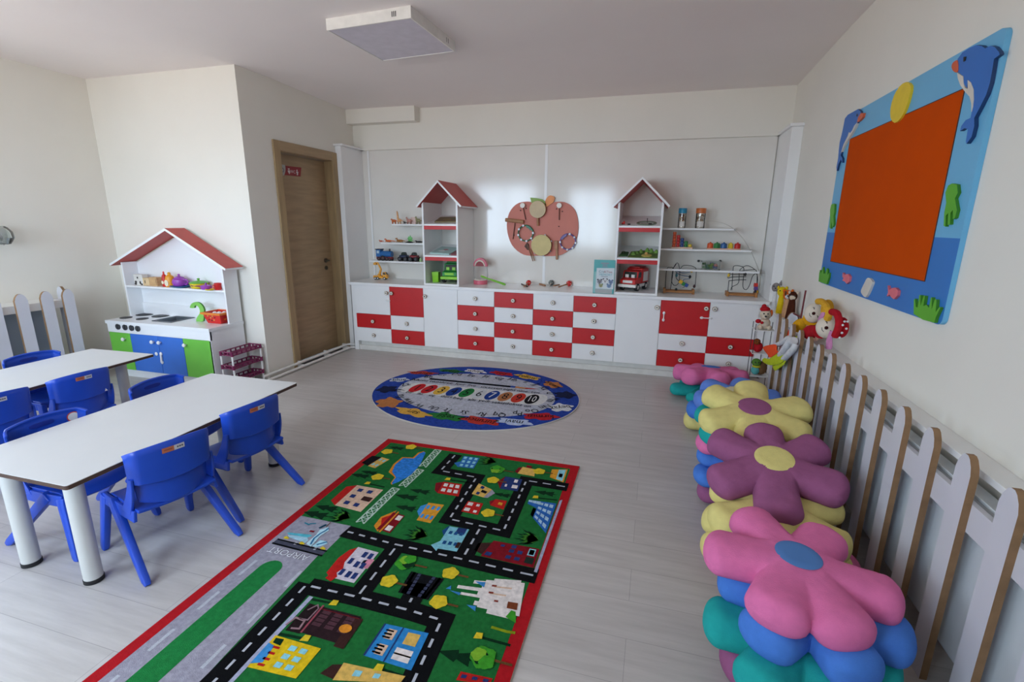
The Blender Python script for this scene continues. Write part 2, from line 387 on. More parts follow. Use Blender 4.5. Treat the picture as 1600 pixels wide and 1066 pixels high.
def child_lock(x0, z0, x1, z1):
    mb = MB(); y = CF-.018
    for x, z in ((x0, z0), (x1, z1)): mb.sph((x, y-.006, z), (.013, .007, .016) if abs(z1-z0) > .02 else (.016, .007, .013), PLASTIC, 14, 8)
    a, b = Vector((x0, y-.008, z0)), Vector((x1, y-.008, z1))
    mb.tube([a, (a+b)/2+Vector((0, -.004, 0)), b], .0055, PLASTIC, 8)
    return mb
a = unit('cabinet', 'white cabinet at the door end with one red door and two red drawers', CX[0], CX[2])
front(a, 'door', CX[0], CX[1], Z[2], Z[4], 0, CX[1]-.03, Z[4]-.075, 0)
front(a, 'door', CX[1], CX[2], Z[2], Z[4], 1, CX[1]+.035, Z[4]-.075, 1, 'red door')
front(a, 'drawer', CX[0], CX[1], Z[1], Z[2], 1, kind=1, label='red drawer'); front(a, 'drawer', CX[0], CX[1], Z[0], Z[1], 0, kind=0)
front(a, 'drawer', CX[1], CX[2], Z[1], Z[2], 0, kind=2); front(a, 'drawer', CX[1], CX[2], Z[0], Z[1], 1, kind=3, label='red drawer')
b = unit('cabinet', 'narrow white tall door cabinet between the red door and the chest of drawers, left', CX[2], CX[3])
front(b, 'door', CX[2], CX[3], Z[0], Z[4], 0, CX[2]+.03, Z[4]-.09, 3)
c = unit('drawer_cabinet', 'chest of sixteen red and white checkered drawers in the middle of the wall', CX[3], CX[7])
for i in range(4):
    for j in range(4):
        r = (i+j) % 2 == 0
        front(c, 'drawer', CX[3+i], CX[4+i], Z[j], Z[j+1], r, kind=(i*3+j*2+i*j) % 4, label='red drawer' if r else None)
d = unit('cabinet', 'wide plain white door cabinet under the right house tower, knob at its right', CX[7], CX[8])
front(d, 'door', CX[7], CX[8], Z[0], Z[4], 0, CX[8]-.035, Z[4]-.075, 2)
e = unit('cabinet', 'white cabinet beside the right fence with a large red door and red drawers', CX[8], CX[10])
dr = front(e, 'door', CX[8], CX[9], Z[2], Z[4], 1, CX[9]-.035, Z[4]-.06, 0, 'red door')
front(e, 'door', CX[9], CX[10], Z[2], Z[4], 0, CX[9]+.04, Z[4]-.06, 1)
front(e, 'drawer', CX[8], CX[9], Z[1], Z[2], 0, kind=2); front(e, 'drawer', CX[8], CX[9], Z[0], Z[1], 1, kind=0, label='red drawer')
front(e, 'drawer', CX[9], CX[10], Z[1], Z[2], 1, kind=0, label='red drawer'); front(e, 'drawer', CX[9], CX[10], Z[0], Z[1], 0, kind=1)
MB().box((CX[10]+.001, CF-.004, CZ0), (CX[11], YP-.01, CZ1), WHITE).build('end_panel', e, .0015)
p = py(1037, 494, CF)
child_lock(p.x, p.z+.035, p.x, p.z-.035).build('child_lock', e)
p = py(1096, 496, CF); q = py(1108, 496, CF)
child_lock(p.x, p.z, q.x+.01, p.z).build('child_lock', e)
p = py(609.5, 469.5, CF); child_lock(p.x-.028, p.z, p.x, p.z).build('child_lock', a)
x0, x1 = CX[0]-.07, CX[11]+.012
o = MB().box((x0, CF-.035, CZ1), (x1, YP-.004, TOP), WHITE).build('worktop', None, .003)
tag(o, 'long white worktop across all the low cabinets', 'worktop')
struct(MB().box((CX[0]+.005, CF+.04, 0), (CX[11], CF+.058, CZ0), mt('#d6d5cf', .5)).box((CX[0]-.005, CF+.012, 0), (CX[11]+.02, CF+.04, .058), mt('#dad8d2', .5)), 'baseboard_back', .002)
MB().box((CX[0]-.055, CF-.006, 0), (CX[0]-.0005, CF+.08, CZ1), WHITE).build('end_panel', a, .0015)

# ---------------------------------------------------------------- house shaped towers on the worktop
RISE = .10
def tower(x0, x1, label, zs):
    yf, yb = 4.965, YP-.004
    t = thing('house_shelf', label, 'shelf', ((x0+x1)/2, (yf+yb)/2, TOP), group='house towers')
    w = .02; ze = 1.672; xm = (x0+x1)/2; za = 1.935
    for a in (x0, x1-w):
        mb = MB(); s = (za-ze)/((x1-x0)/2+.05)
        h0 = za-.03-s*abs(a-xm); h1 = za-.03-s*abs(a+w-xm)
        mb.hexa([(a, yf, TOP), (a+w, yf, TOP), (a+w, yb, TOP), (a, yb, TOP), (a, yf, h0), (a+w, yf, h1), (a+w, yb, h1), (a, yb, h0)], WHITE)
        mb.build('side_panel', t, .0015)
    MB().box((x0+w, yf, TOP), (x1-w, yb, TOP+.02), WHITE).build('bottom_board', t, .0015)
    for z in zs:
        a, b = yf+.02, yb          # the boards rise towards the wall
        MB().hexa([(x0+w, a, z), (x1-w, a, z), (x1-w, b, z+RISE), (x0+w, b, z+RISE), (x0+w, a, z+.018), (x1-w, a, z+.018), (x1-w, b, z+.018+RISE), (x0+w, b, z+.018+RISE)], WHITE).build('shelf_board', t, .001)
        MB().box((x0+w, yf+.003, z-.04), (x1-w, yf+.02, z+.0), RED).box((x0+w, yf+.003, z), (x1-w, yf+.02, z+.018), WHITE).build('red_fascia', t, .001)['label'] = 'red shelf front strip'
    ov = .055; yr = yf-.03
    for sgn in (-1, 1):
        e = xm+sgn*((x1-x0)/2+ov); d = Vector((e-xm, 0, ze-za)); n = Vector((-d.z*sgn, 0, abs(d.x))).normalized()*.02
        A, B = Vector((xm, 0, za)), Vector((e, 0, ze))
        q = []
        for P in (A-Vector((0, 0, .024)), B-n, B, A): q.append((P.x, P.z))
        mb = MB()
        mb.prism([(x, yr, z) for x, z in q], (0, yb-yr, 0), WHITE)
        off = n*.03
        mb.add([(A.x, yr+.001, A.z+.0006), (B.x, yr+.001, B.z+.0006), (B.x, yb, B.z+.0006), (A.x, yb, A.z+.0006)], [(0, 1, 2, 3)], ROOFRED)
        a2, b2 = A-Vector((0, 0, .0246)), B-n*1.03
        mb.add([(a2.x, yr+.001, a2.z), (b2.x, yr+.001, b2.z), (b2.x, yb, b2.z), (a2.x, yb, a2.z)], [(0, 1, 2, 3)], ROOFRED)
        mb.build('roof_panel', t)
    return t
TLx = (-2.475, -2.055); TRx = (-.385, .042)
ZTL = (py(690, 390, 4.97).z+.0, py(690, 358, 4.97).z)
zl = [py(690, 402, 4.97).z, py(690, 353, 4.97).z]
zr = [py(1000, 406.5, 4.97).z, py(1000, 356, 4.97).z]
tower(*TLx, 'house shaped tower shelf with red roof, left of the apple board', zl)
tower(*TRx, 'house shaped tower shelf with red roof, right of the apple board', zr)

# ---------------------------------------------------------------- thin wall shelves
SF = 5.2
def shelf(x0, x1, z, label, slant):
    t = .018
    pts = [(x0, YP-.004, z), (x1, YP-.004, z), (x1, SF, z), (x0, SF, z)]
    if slant < 0: pts[0] = (x0-.07, YP-.004, z)
    else: pts[1] = (x1+.05, YP-.004, z)
    o = MB().prism(pts, (0, 0, -t), WHITE).build('wall_shelf', None, .0015)
    tag(o, label, 'shelf', 'thin wall shelves beside the towers')
LSH = [(py(612, 350, SF), 'top'), (py(595, 379, SF), 'middle'), (py(577, 407, SF), 'lowest')]
for p, w in LSH: shelf(p.x, TLx[0]-.002, p.z, w+' white wall shelf left of the left tower', -1)
RSH = [(py(1147, 357.5, SF), 'top'), (py(1174, 391.5, SF), 'middle'), (py(1187, 425, SF), 'lowest')]
for p, w in RSH: shelf(TRx[1]+.002, p.x, p.z, w+' white wall shelf right of the right tower', 1)
arc = [(1104, 345.5), (1114, 346), (1130, 349), (1143, 355.5), (1153, 364), (1163, 376), (1172, 391), (1180, 408), (1187, 428), (1188, 445), (1187, 458)]
pts = smooth([py(u, v, SF+.01 if i > 2 else SF+.05) for i, (u, v) in enumerate(arc)], 3, False)
mb = MB()
for i in range(len(pts)-1):
    a, b = pts[i], pts[i+1]
    mb.hexa([a, a+Vector((.004, 0, .002)), a+Vector((.004, .02, .002)), a+Vector((0, .02, 0)), b, b+Vector((.004, 0, .002)), b+Vector((.004, .02, .002)), b+Vector((0, .02, 0))], mt('#b9b4aa', .5))
tag(mb.build('edge_strip'), 'thin curved grey strip along the ends of the right wall shelves', 'strip')

# ---------------------------------------------------------------- ceiling light, fallen on one side of the middle
t = thing('ceiling_light', 'square white surface mounted panel lamp on the ceiling, switched off', 'lamp', tuple(fl(608, 55, CEIL)))
zc = CEIL-.068
cs = [fl(510.2, 47.7, zc), fl(642.2, 27.8, zc), fl(711.2, 81, zc), fl(598.3, 95.7, zc)]
up = Vector((0, 0, CEIL-zc)); mid = sum(cs, Vector())/4
ins = [c+(mid-c)*.03 for c in cs]
mb = MB(); LWH = mt('#e8e6e0', .4)
for i in range(4):
    j = (i+1) % 4
    mb.hexa([cs[i], cs[j], ins[j], ins[i], cs[i]+up, cs[j]+up, ins[j]+up, ins[i]+up], LWH)
fr = mb.build('frame', t)
mb = MB(); mb.hexa([c+Vector((0, 0, .003)) for c in ins]+[c+Vector((0, 0, .01)) for c in ins], mt('#cfcad6', .35)); mb.build('diffuser', t)
def slots(i, f0, f1, n):
    j = (i+1) % 4; d = (cs[j]-cs[i]); nrm = d.cross(Vector((0, 0, 1))).normalized()
    if nrm.dot(mid-cs[i]) > 0: nrm = -nrm
    mb = MB()
    for k in range(n):
        p = cs[i]+d*(f0+(f1-f0)*k/max(1, n-1))+nrm*.0006
        mb.add([p+up*.3-d*.005, p+up*.3+d*.005, p+up*.75+d*.005, p+up*.75-d*.005], [(0, 1, 2, 3)], BLACKM)
    mb.build('vent_slots', fr)
slots(0, .79, .83, 3); slots(1, .78, .82, 2)

# ---------------------------------------------------------------- heating pipes along the door wall
PIPE = mt('#e6e5e0', .35)
def pipe_pts(off, z):
    x = XD+off
    return [(x, YK+.02, z), (x, 4.6, z), (x, PF-.12+off*.3, z), (x+.02, PF-.06, z), (x+.09, CF+.035-off*0, z), (x+.16, CF+.03, z)]
for off, z, w in ((.045, .055, 'upper'), (.085, .02, 'lower')):
    t = thing('heating_pipe', w+' white heating pipe along the foot of the door wall', 'pipe', (XD+off, 4.4, z))
    ps = smooth([(XD+off, 3.60, z), (XD+off, 4.4, z), (XD+off, PF-.16, z), (XD+off+.02, PF-.09, z), (XD+off+.05, PF-.075, z), (CX[0]-.06, PF-.075, z)], 4, False)
    MB().tube(ps, .0135, PIPE, 12).build('tube', t)
    for y in (4.1, 4.55, 4.9):
        MB().box((XD+.0, y-.008, z-.016), (XD+off+.0, y+.008, z+.016), PIPE).cyl((XD+off, y-.009, z), (XD+off, y+.009, z), .0155, PIPE, 12).build('clip', t)

# ---------------------------------------------------------------- road rug
RZ = .009
def carpet(hexc, var=.16): return mt(hexc, .95, var=var, scale=60., bump=.6, bscale=420, spec=.1)
GREEN = carpet('#1f6b33'); RREDC = carpet('#b01a22', .1); ROAD = carpet('#0c0d10'); DASH = carpet('#b9bdc6', .1)
GREYC = carpet('#9c9aa8'); DKGREEN = carpet('#0a2f1b'); YEL = carpet('#d9c02f'); BRN = carpet('#6b4a2a')
LEAF = carpet('#3f9a2c'); PBLUE = carpet('#3f8fd0'); PWHITE = carpet('#e4dcd8'); CREAMC = carpet('#d9b9a0'); NAVY = carpet('#27396f')
OCHRE = carpet('#d99a32'); CYAN = carpet('#8fd0dd'); DKRED = carpet('#7e1420'); BRED = carpet('#b8231f'); BROWN2 = carpet('#3c2320'); LAV = carpet('#a9adc6')
YELLOWH = carpet('#e0bd1e'); BLK2 = carpet('#0e0f14'); SAND = carpet('#dcb45e'); ORNG = carpet('#d98b2b'); PINKC = carpet('#d58aa0')
rug = thing('road_rug', 'rectangular green play rug printed with roads, houses and an airport, red border', 'rug', (-1.04, 1.75, 0))
def c2(X, Y): return (480+X/3.636, 680+Y/3.636)
def c3(X, Y): return (300+X/3.81, 800+Y/3.81)
def c4(X, Y): return (520+X/4, 840+Y/4)
RX0, RX1, RY0, RY1 = -1.722, -.362, .70, 2.812
base = MB().box((RX0, RY0, .0005), (RX1, RY1, RZ-.0005), mt('#cfc4b4', .95))
prt = MB()
def lay(pts, mat, k, f=None): prt.poly([fl(*(f(*p) if f else p), RZ+k*.0007) for p in pts], mat)
def layw(pts, mat, k): prt.poly([Vector((x, y, RZ+k*.0007)) for x, y in pts], mat)
def strip(pts, w, mat, k, f=None, closed=False):
    P = [fl(*(f(*p) if f else p), 0) for p in pts]; n = len(P); L = []; Rr = []
    for i in range(n):
        a = (P[i]-P[i-1]).normalized() if i else None; b = (P[i+1]-P[i]).normalized() if i < n-1 else None
        t = ((a or b)+(b or a)).normalized(); nn = Vector((-t.y, t.x, 0)); d = (a or b)
        c = max(.5, nn.dot(Vector((-d.y, d.x, 0))))
        L.append(P[i]+nn*w/c); Rr.append(P[i]-nn*w/c)
    for i in range(n-1): layw([(q.x, q.y) for q in (L[i], L[i+1], Rr[i+1], Rr[i])], mat, k)
    return P
def dashes(P, k, l=.042, g=.034, w=.0052, mat=None):
    for i in range(len(P)-1):
        d = P[i+1]-P[i]; n = max(1, round(d.length/(l+g))); u = d.normalized(); v = Vector((-u.y, u.x, 0))*w; s = d.length/n
        for j in range(n):
            a = P[i]+u*(s*j+g*.5); b = a+u*(s-g)
            layw([(q.x, q.y) for q in (a+v, b+v, b-v, a-v)], mat or DASH, k)
E_ = .052
prt.box((RX0, RY0, RZ-.001), (RX1, RY1, RZ), RREDC)
layw([(RX0+E_, RY0+E_), (RX1-E_, RY0+E_), (RX1-E_, RY1-E_), (RX0+E_, RY1-E_)], GREEN, 1)
# airport apron, runway stripes
xa = RX0+E_
pa = fl(*c3(655, 35)); pb = fl(*c3(935, 110)); pc = fl(*c3(735, 300)); pd = fl(*c3(240, 860))
layw([(xa, pa.y), (pb.x, pa.y), (pb.x, fl(*c3(780, 250)).y), (pc.x-.01, fl(*c3(780, 265)).y), (pd.x, RY0+E_), (xa, RY0+E_)], GREYC, 2)
lay([(510, 160), (800, 232), (772, 262), (478, 187)], carpet('#4a4c5c'), 3, c3)
for q in (((512, 158), (804, 230), (800, 238), (508, 166)), ((480, 180), (778, 258), (772, 266), (474, 190))): lay(q, ROAD, 4, c3)
for q in (((612, 208), (626, 190)), ((728, 240), (742, 222))): strip(q, .006, DASH, 4, c3)
st = [fl(*c3(475, 300)), fl(*c3(560, 322))]; xm0 = (st[0].x-.02); xm1 = st[1].x+.005; yt = st[0].y
pts = [(xm0, RY0+E_), (xm1, RY0+E_), (xm1, yt-.05)]+[((xm0+xm1)/2+(xm1-xm0)/2*math.cos(a), yt-.05+.055*math.sin(a)) for a in [PI*k/10 for k in range(1, 10)]]+[(xm0, yt-.05)]
layw(pts, carpet('#1f7a3d'), 3)
for f0, xx in ((0, (xa+xm0)/2), (1, (xm1+pd.x)/2+.02)):
    y = yt-.02
    while y > RY0+.1:
        layw([(xx-.007, y), (xx+.007, y), (xx+.007, y-.1), (xx-.007, y-.1)], DASH, 3); y -= .2
# airport picture
lay([(330, 375), (640, 430), (720, 400), (700, 380), (340, 345), (300, 350)], carpet('#56b6c8'), 3, lambda X, Y: (420+X/10.66, 800+Y/10.66))
ca = lambda X, Y: (420+X/10.66, 800+Y/10.66)
lay([(320, 385), (640, 425), (660, 470), (600, 520), (330, 420)], carpet('#a5cfe0'), 4, ca)
lay([(620, 530), (790, 380), (850, 300), (990, 250), (1000, 310), (860, 400), (700, 580)], carpet('#b9dde8'), 5, ca)
strip([(1000, 310), (950, 350), (860, 400), (760, 480), (700, 580)], .004, carpet('#1d6fa0'), 6, ca)
strip([(840, 310), (960, 250)], .006, carpet('#123f55'), 6, ca); strip([(960, 290), (1030, 210)], .002, BRN, 6, ca)
lay([(720, 570), (860, 470), (960, 490), (980, 530), (800, 590)], carpet('#a9d8e6'), 5, ca)
strip([(800, 588), (975, 540)], .004, carpet('#1d6fa0'), 6, ca)
for x, y in ((290, 425), (550, 515), (900, 600)): lay([(x-50, y+5), (x, y-25), (x+50, y+10), (x+30, y+30), (x-30, y+22)], YEL, 5, ca)
strip([(600, 215), (670, 250), (690, 235), (790, 230)], .004, carpet('#2b7f96'), 5, ca); strip([(685, 355), (760, 368)], .006, DKRED, 5, ca)
# lettering, upright as seen from the far side
A = fl(*c3(690, 285)); B = fl(*c3(450, 228)); ctr = (A+B)/2
MT = Matrix.Translation((ctr.x+.01, ctr.y-.002, RZ+.0030)) @ Matrix.Rotation(PI-.02, 4, 'Z')
prt.text('AIRPORT', MT @ Matrix.Translation((.003, -.003, 0)), carpet('#55545f'), .054)
prt.text('AIRPORT', Matrix.Translation((0, 0, .0006)) @ MT, carpet('#dfe2ea', .04), .054)
# roads
RW = .045
r1 = strip([(845, 118), (758, 212), (962, 250), (808, 488), (1115, 556), (1245, 268), (1480, 306)], RW, ROAD, 2, c2); dashes(r1, 4)
r2 = strip([(215, 556), (480, 628), (900, 722), (1190, 790), (1305, 815)], RW, ROAD, 2, c2); dashes(r2, 4)
r3 = strip([(985, 535), (888, 705)], RW, ROAD, 3, c2); dashes(r3, 4)
r4 = strip([(1218, 218), (985, 520)], RW, ROAD, 3, c3); dashes(r4, 4)
r5 = strip([(690, 452), (990, 522), (1300, 602), (1486, 660), (1300, 1066), (1260, 1160)], RW, ROAD, 2, c3); dashes(r5, 4)
r6 = strip([(690, 440), (180, 980), (80, 1080)], RW, ROAD, 3, c3); dashes(r6, 4)
r7 = strip([(548, 300), (470, 440)], RW, ROAD, 3, c4); dashes([r7[0].lerp(r7[1], .55), r7[1]], 4)
# car park
a = fl(*c4(505, 230)); b = fl(*c4(680, 270)); c = fl(*c4(580, 400)); d = fl(*c4(425, 360))
layw([(p.x, p.y) for p in (a, b, c, d)], BLK2, 3)
for i in range(6):
    t_ = (i+.5)/6
    for p, q in ((a, d), (b, c)):
        o = p.lerp(q, t_); s = .012; e = .02 if p is a else -.02
        layw([(o.x-s, o.y-s), (o.x+s, o.y-s), (o.x+s, o.y+s), (o.x-s, o.y+s)], BLK2, 3); o = o+Vector((e*1.6, 0, 0))
        layw([(o.x-s*.6, o.y-s*.7), (o.x+s*.6, o.y-s*.7), (o.x+s*.6, o.y+s*.7), (o.x-s*.6, o.y+s*.7)], carpet('#3a3f58'), 4)
# pavements, lake, fence rail
lay([(1435, 372), (1450, 368), (1305, 782), (1288, 776)], LAV, 3, c2)
lay([(700, 500), (722, 508), (230, 1030), (190, 1030)], LAV, 3, c3)
lay(smooth([(662, 92), (672, 100), (640, 165), (590, 225), (520, 262), (480, 280), (475, 272), (495, 240), (465, 205), (490, 165), (540, 125), (600, 130), (630, 100)], 1, True) if 0 else [(662, 92), (672, 100), (640, 165), (590, 225), (520, 262), (480, 282), (474, 272), (498, 240), (462, 210), (490, 165), (540, 125), (600, 128), (630, 100)], ORNG, 2, c2)
lay([(664, 94), (672, 102), (642, 168), (590, 228), (520, 265), (484, 280), (480, 272), (504, 240), (482, 208), (500, 168), (546, 130), (606, 133), (636, 105)], carpet('#2f7fd6', .3), 3, c2)
def ladder(p, q, w=.022):
    P = [fl(*c2(*p)), fl(*c2(*q))]; d = (P[1]-P[0]); u = d.normalized(); v = Vector((-u.y, u.x, 0)); WH = carpet('#b9d3c4')
    for s in (-1, 1):
        a, b = P[0]+v*s*w, P[1]+v*s*w; layw([(z.x, z.y) for z in (a+v*.004, b+v*.004, b-v*.004, a-v*.004)], WH, 3)
    n = max(3, round(d.length/.045))
    for i in range(n):
        a, b = P[0]+d*(i/n), P[0]+d*((i+1)/n)
        for x, y in ((a-v*w, b+v*w), (a+v*w, b-v*w)):
            e = (y-x).normalized(); f = Vector((-e.y, e.x, 0))*.003
            layw([(z.x, z.y) for z in (x+f, y+f, y-f, x-f)], WH, 2)
        layw([(z.x, z.y) for z in (a-v*w-u*.003, a+v*w-u*.003, a+v*w+u*.003, a-v*w+u*.003)], WH, 3)
ladder((745, 92), (655, 190)); ladder((645, 205), (540, 302)); ladder((505, 312), (300, 510))
# plants and lamp posts
def conifer(x, y, f, s=1.):
    o = fl(*f(x, y)); k = .075*s
    layw([(o.x-k, o.y), (o.x-.01*s, o.y-k*.32), (o.x-.006, o.y-k*.15), (o.x+k*.55, o.y-k*.36), (o.x+k*.5, o.y-.006), (o.x+k*.8, o.y), (o.x+k*.5, o.y+.006), (o.x+k*.55, o.y+k*.36), (o.x-.006, o.y+k*.15), (o.x-.01*s, o.y+k*.32)], DKGREEN, 2)
def bush(x, y, f, col=YEL, s=1.):
    o = fl(*f(x, y)); rnd = random.Random(int(x*7+y))
    layw([(o.x+.02, o.y-.005), (o.x+.085*s, o.y-.006), (o.x+.085*s, o.y+.004), (o.x+.02, o.y+.005)], BRN, 7)
    for j in range(4 if col is LEAF else 1):
        cxx, cyy = (o.x+rnd.uniform(-.02, .02), o.y+rnd.uniform(-.025, .025)) if j else (o.x, o.y)
        r = (.036 if j == 0 else .022)*s
        layw([(cxx+r*(1+.1*math.sin(5*t+x))*math.cos(t), cyy+r*(1+.1*math.sin(5*t+x))*math.sin(t)) for t in [2*PI*k/18 for k in range(18)]], (LEAF, DKGREEN, carpet('#7fb432'), LEAF)[j] if col is LEAF else col, 8+j)
def fern(x, y, f, s=1.):
    o = fl(*f(x, y)); 
    for k, g in ((0, DKGREEN), (1, carpet('#3d7f2a'))):
        for j in range(9):
            a = -.5+j*.13*PI/2+k*.1; L_ = (.085-.03*k)*s*(1 if j % 2 else .75); b = PI-1.1+2.2*j/8
            e = Vector((o.x+L_*math.cos(b), o.y+L_*math.sin(b), 0)); st_ = Vector((o.x+.04*s, o.y, 0)); n_ = (e-st_).normalized(); v = Vector((-n_.y, n_.x, 0))*.012
            m_ = st_.lerp(e, .5)
            layw([(q.x, q.y) for q in (st_, m_+v, e, m_-v)], g, 2+k)
def post(p, q, f):
    strip([p, q], .006, DKGREEN, 2, f); o = fl(*f(*p)); s = .016
    layw([(o.x-s, o.y-s), (o.x+s, o.y-s*.6), (o.x+s*.7, o.y+s), (o.x-s*.8, o.y+s*.8)], YEL, 8)
for x, y, s in ((515, 82, .9), (310, 240, 1), (360, 222, .9), (650, 330, 1), (575, 362, 1.1), (570, 425, 1), (120, 425, 1.1), (60, 462, 1.2), (1115, 350, .8), (1360, 340, 1)): conifer(x, y, c2, s)
conifer(790, 760, c4, 1.1)
for x, y in ((590, 78), (455, 105), (400, 250), (1055, 268), (1318, 218), (1028, 456)): bush(x, y, c2)
for x, y in ((735, 240), (352, 290), (662, 420)): bush(x, y, c4)
for x, y, f in ((1080, 207, c2), (455, 175, c4), (940, 770, c4)): bush(x, y, f, LEAF, 1.25)
for x, y, f in ((1040, 158, c2), (205, 475, c2), (640, 578, c2), (1270, 600, c2)): fern(x, y, f)
post((345, 285), (440, 305), c2); post((800, 262), (920, 280), c2); post((1298, 365), (1420, 380), c2); post((912, 635), (1110, 690), c4); post((290, 835), (440, 885), c4); post((848, 560), (700, 530), c3); post((680, 772), (520, 740), c3)
strip([(990, 575), (1090, 605), (1140, 612)], .006, carpet('#8a9a1c'), 3, c4)
# houses: quad corners in order bottom-near, bottom-far, top-far, top-near of the printed house (its roof points left)
def house(f, quad, wall, win=(), winm=NAVY, roof=None, roofpts=None, door=None, doorm=BROWN2, extra=()):
    Q = [fl(*f(*p)) for p in quad]
    def at(u, v): a = Q[0].lerp(Q[1], u); b = Q[3].lerp(Q[2], u); p = a.lerp(b, v); return (p.x, p.y)
    if roofpts: layw([at(*p) for p in roofpts], roof, 3)
    layw([at(*p) for p in ((0, 0), (1, 0), (1, 1), (0, 1))], wall, 4)
    for m_, pts in extra: layw([at(*p) for p in pts], m_, 5)
    for u, v, w, h in win: layw([at(*p) for p in ((u-w, v-h), (u+w, v-h), (u+w, v+h), (u-w, v+h))], winm, 6)
    if door: u, v, w, h = door; layw([at(*p) for p in ((u-w, v-h), (u+w, v-h), (u+w, v+h), (u-w, v+h))], doorm, 6)
def grid(nu, nv, w, h, u0=.0, u1=1., v0=0., v1=1.): return [(u0+(i+.5)/nu*(u1-u0), v0+(j+.5)/nv*(v1-v0), w, h) for i in range(nu) for j in range(nv)]
house(c2, [(305, 448), (432, 322), (285, 295), (158, 410)], CREAMC, [(.2, .35, .07, .09), (.2, .72, .07, .09), (.5, .75, .07, .09), (.8, .35, .07, .09), (.8, .72, .07, .09)], NAVY, BRED, [(0, 1), (1, 1), (.85, 1.3), (.15, 1.3)], (.5, .22, .09, .17))
house(c2, [(385, 198), (468, 148), (425, 135), (345, 185)], SAND, grid(2, 2, .1, .13), CYAN, BLK2, [(0, .9), (1, .9), (.9, 2.1), (.1, 2.1)])
house(c2, [(945, 200), (980, 140), (890, 128), (855, 190)], carpet('#2f6fb4'), grid(3, 3, .1, .09), CYAN, carpet('#2f6fb4'), [(0, 1), (.5, 1), (.3, 1.35)])
house(c2, [(860, 360), (880, 290), (775, 275), (740, 340)], BRED, grid(2, 3, .13, .1, .1, .95, .05, .95), PWHITE, DKRED, [(0, 1), (1, 1), (.8, 1.35), (.2, 1.2)])
house(c2, [(700, 512), (778, 408), (690, 395), (622, 495)], OCHRE, grid(2, 3, .1, .09), PBLUE, PBLUE, [(.2, 1), (.95, 1), (.75, 1.35), (.45, 1.35)])
house(c2, [(470, 570), (555, 470), (490, 450), (395, 545)], DKRED, [(.2, .3, .13, .2), (.8, .25, .13, .2)], PWHITE, ORNG, [(-.1, .8), (1.15, .9), (.6, 1.5), (.1, 1.35)], None, None, [(ORNG, [(-.1, .6), (1.1, .6), (1.1, .72), (-.1, .72)]), (BRED, [(.2, .95), (.85, .95), (.55, 1.35)])])
house(c2, [(850, 675), (920, 548), (810, 530), (730, 655)], carpet('#7fc0cf'), grid(2, 3, .07, .08, .05, .95, .1, .9), carpet('#1f4f86'), carpet('#7fc0cf'), [(-.1, .9), (.4, .9), (.1, 1.3)], (.25, .1, .12, .09), BROWN2, [(NAVY, [(.72, .1), (1, .1), (1, .55), (.72, .55)]), (carpet('#1f4f86'), [(.55, 1), (1.05, 1.0), (.75, 1.22)])])
house(c2, [(1195, 330), (1222, 262), (1125, 245), (1095, 315)], NAVY, [(.3, .25, .13, .16), (.75, .3, .13, .1), (.3, .75, .1, .06)], PWHITE, DKRED, [(0, 1), (1, 1), (.5, 1.3)])
house(c2, [(1290, 245), (1295, 205), (1225, 190), (1195, 228)], SAND, (), CYAN, DKRED, [(0, .95), (1, .95), (.8, 1.25), (.2, 1.25)], None, None, [(DKRED, [(1, .3), (1.35, .3), (1.35, .75), (1, .75)])])
house(c2, [(1455, 280), (1480, 205), (1390, 205), (1378, 250)], OCHRE, (), CYAN, None, None, None, None, [(CYAN, [(.05, .1), (.95, .1), (.95, .55), (.05, .55)]), (PBLUE, [(.3, .2), (.6, .2), (.6, .45), (.3, .45)])])
house(c2, [(1000, 365), (1050, 320), (975, 285), (935, 345)], SAND, [(.2, .6, .12, .12), (.8, .6, .12, .12)], NAVY, GREYC, [(0, 0), (1, 0), (.8, -.35), (.1, -.3)], (.5, .3, .12, .2), BLK2)
house(c2, [(970, 465), (1000, 400), (915, 385), (875, 445)], BRED, [(.25, .75, .14, .16), (.75, .75, .14, .16), (.2, .25, .1, .1), (.75, .25, .1, .1)], PWHITE)
house(c2, [(1115, 435), (1135, 385), (1070, 375), (1040, 410)], BRED, [(.5, .4, .16, .16)], OCHRE, DKRED, [(0, 1), (1, 1), (.5, 1.3)])
house(c2, [(1355, 570), (1415, 400), (1260, 378), (1240, 430)], carpet('#2c68b8'), grid(4, 3, .06, .07, .02, .98, .05, .6)+grid(1, 3, .09, .07, .75, 1., .55, 1.), carpet('#a9cbe0'), None, None, None, None, [(GREEN, [(-.05, .62), (.55, .62), (.55, 1.05), (-.05, 1.05)]), (PBLUE, [(.0, .62), (.5, .62), (.5, .74), (.0, .74)])])
house(c2, [(1285, 768), (1320, 660), (1060, 612), (985, 700)], DKRED, [(.25, .35, .09, .05), (.25, .52, .09, .05), (.6, .35, .09, .05), (.6, .52, .09, .05), (.85, .52, .09, .05), (.2, .9, .1, .06), (.8, .75, .06, .04)], NAVY, BROWN2, [(.05, .9), (.95, .9), (.7, 1.25), (.25, 1.2)], (.3, .12, .16, .08), carpet('#1f2f28'), [(CYAN, [(.55, .06), (.92, .06), (.92, .2), (.55, .2)]), (NAVY, [(.6, .08), (.87, .08), (.87, .18), (.6, .18)])])
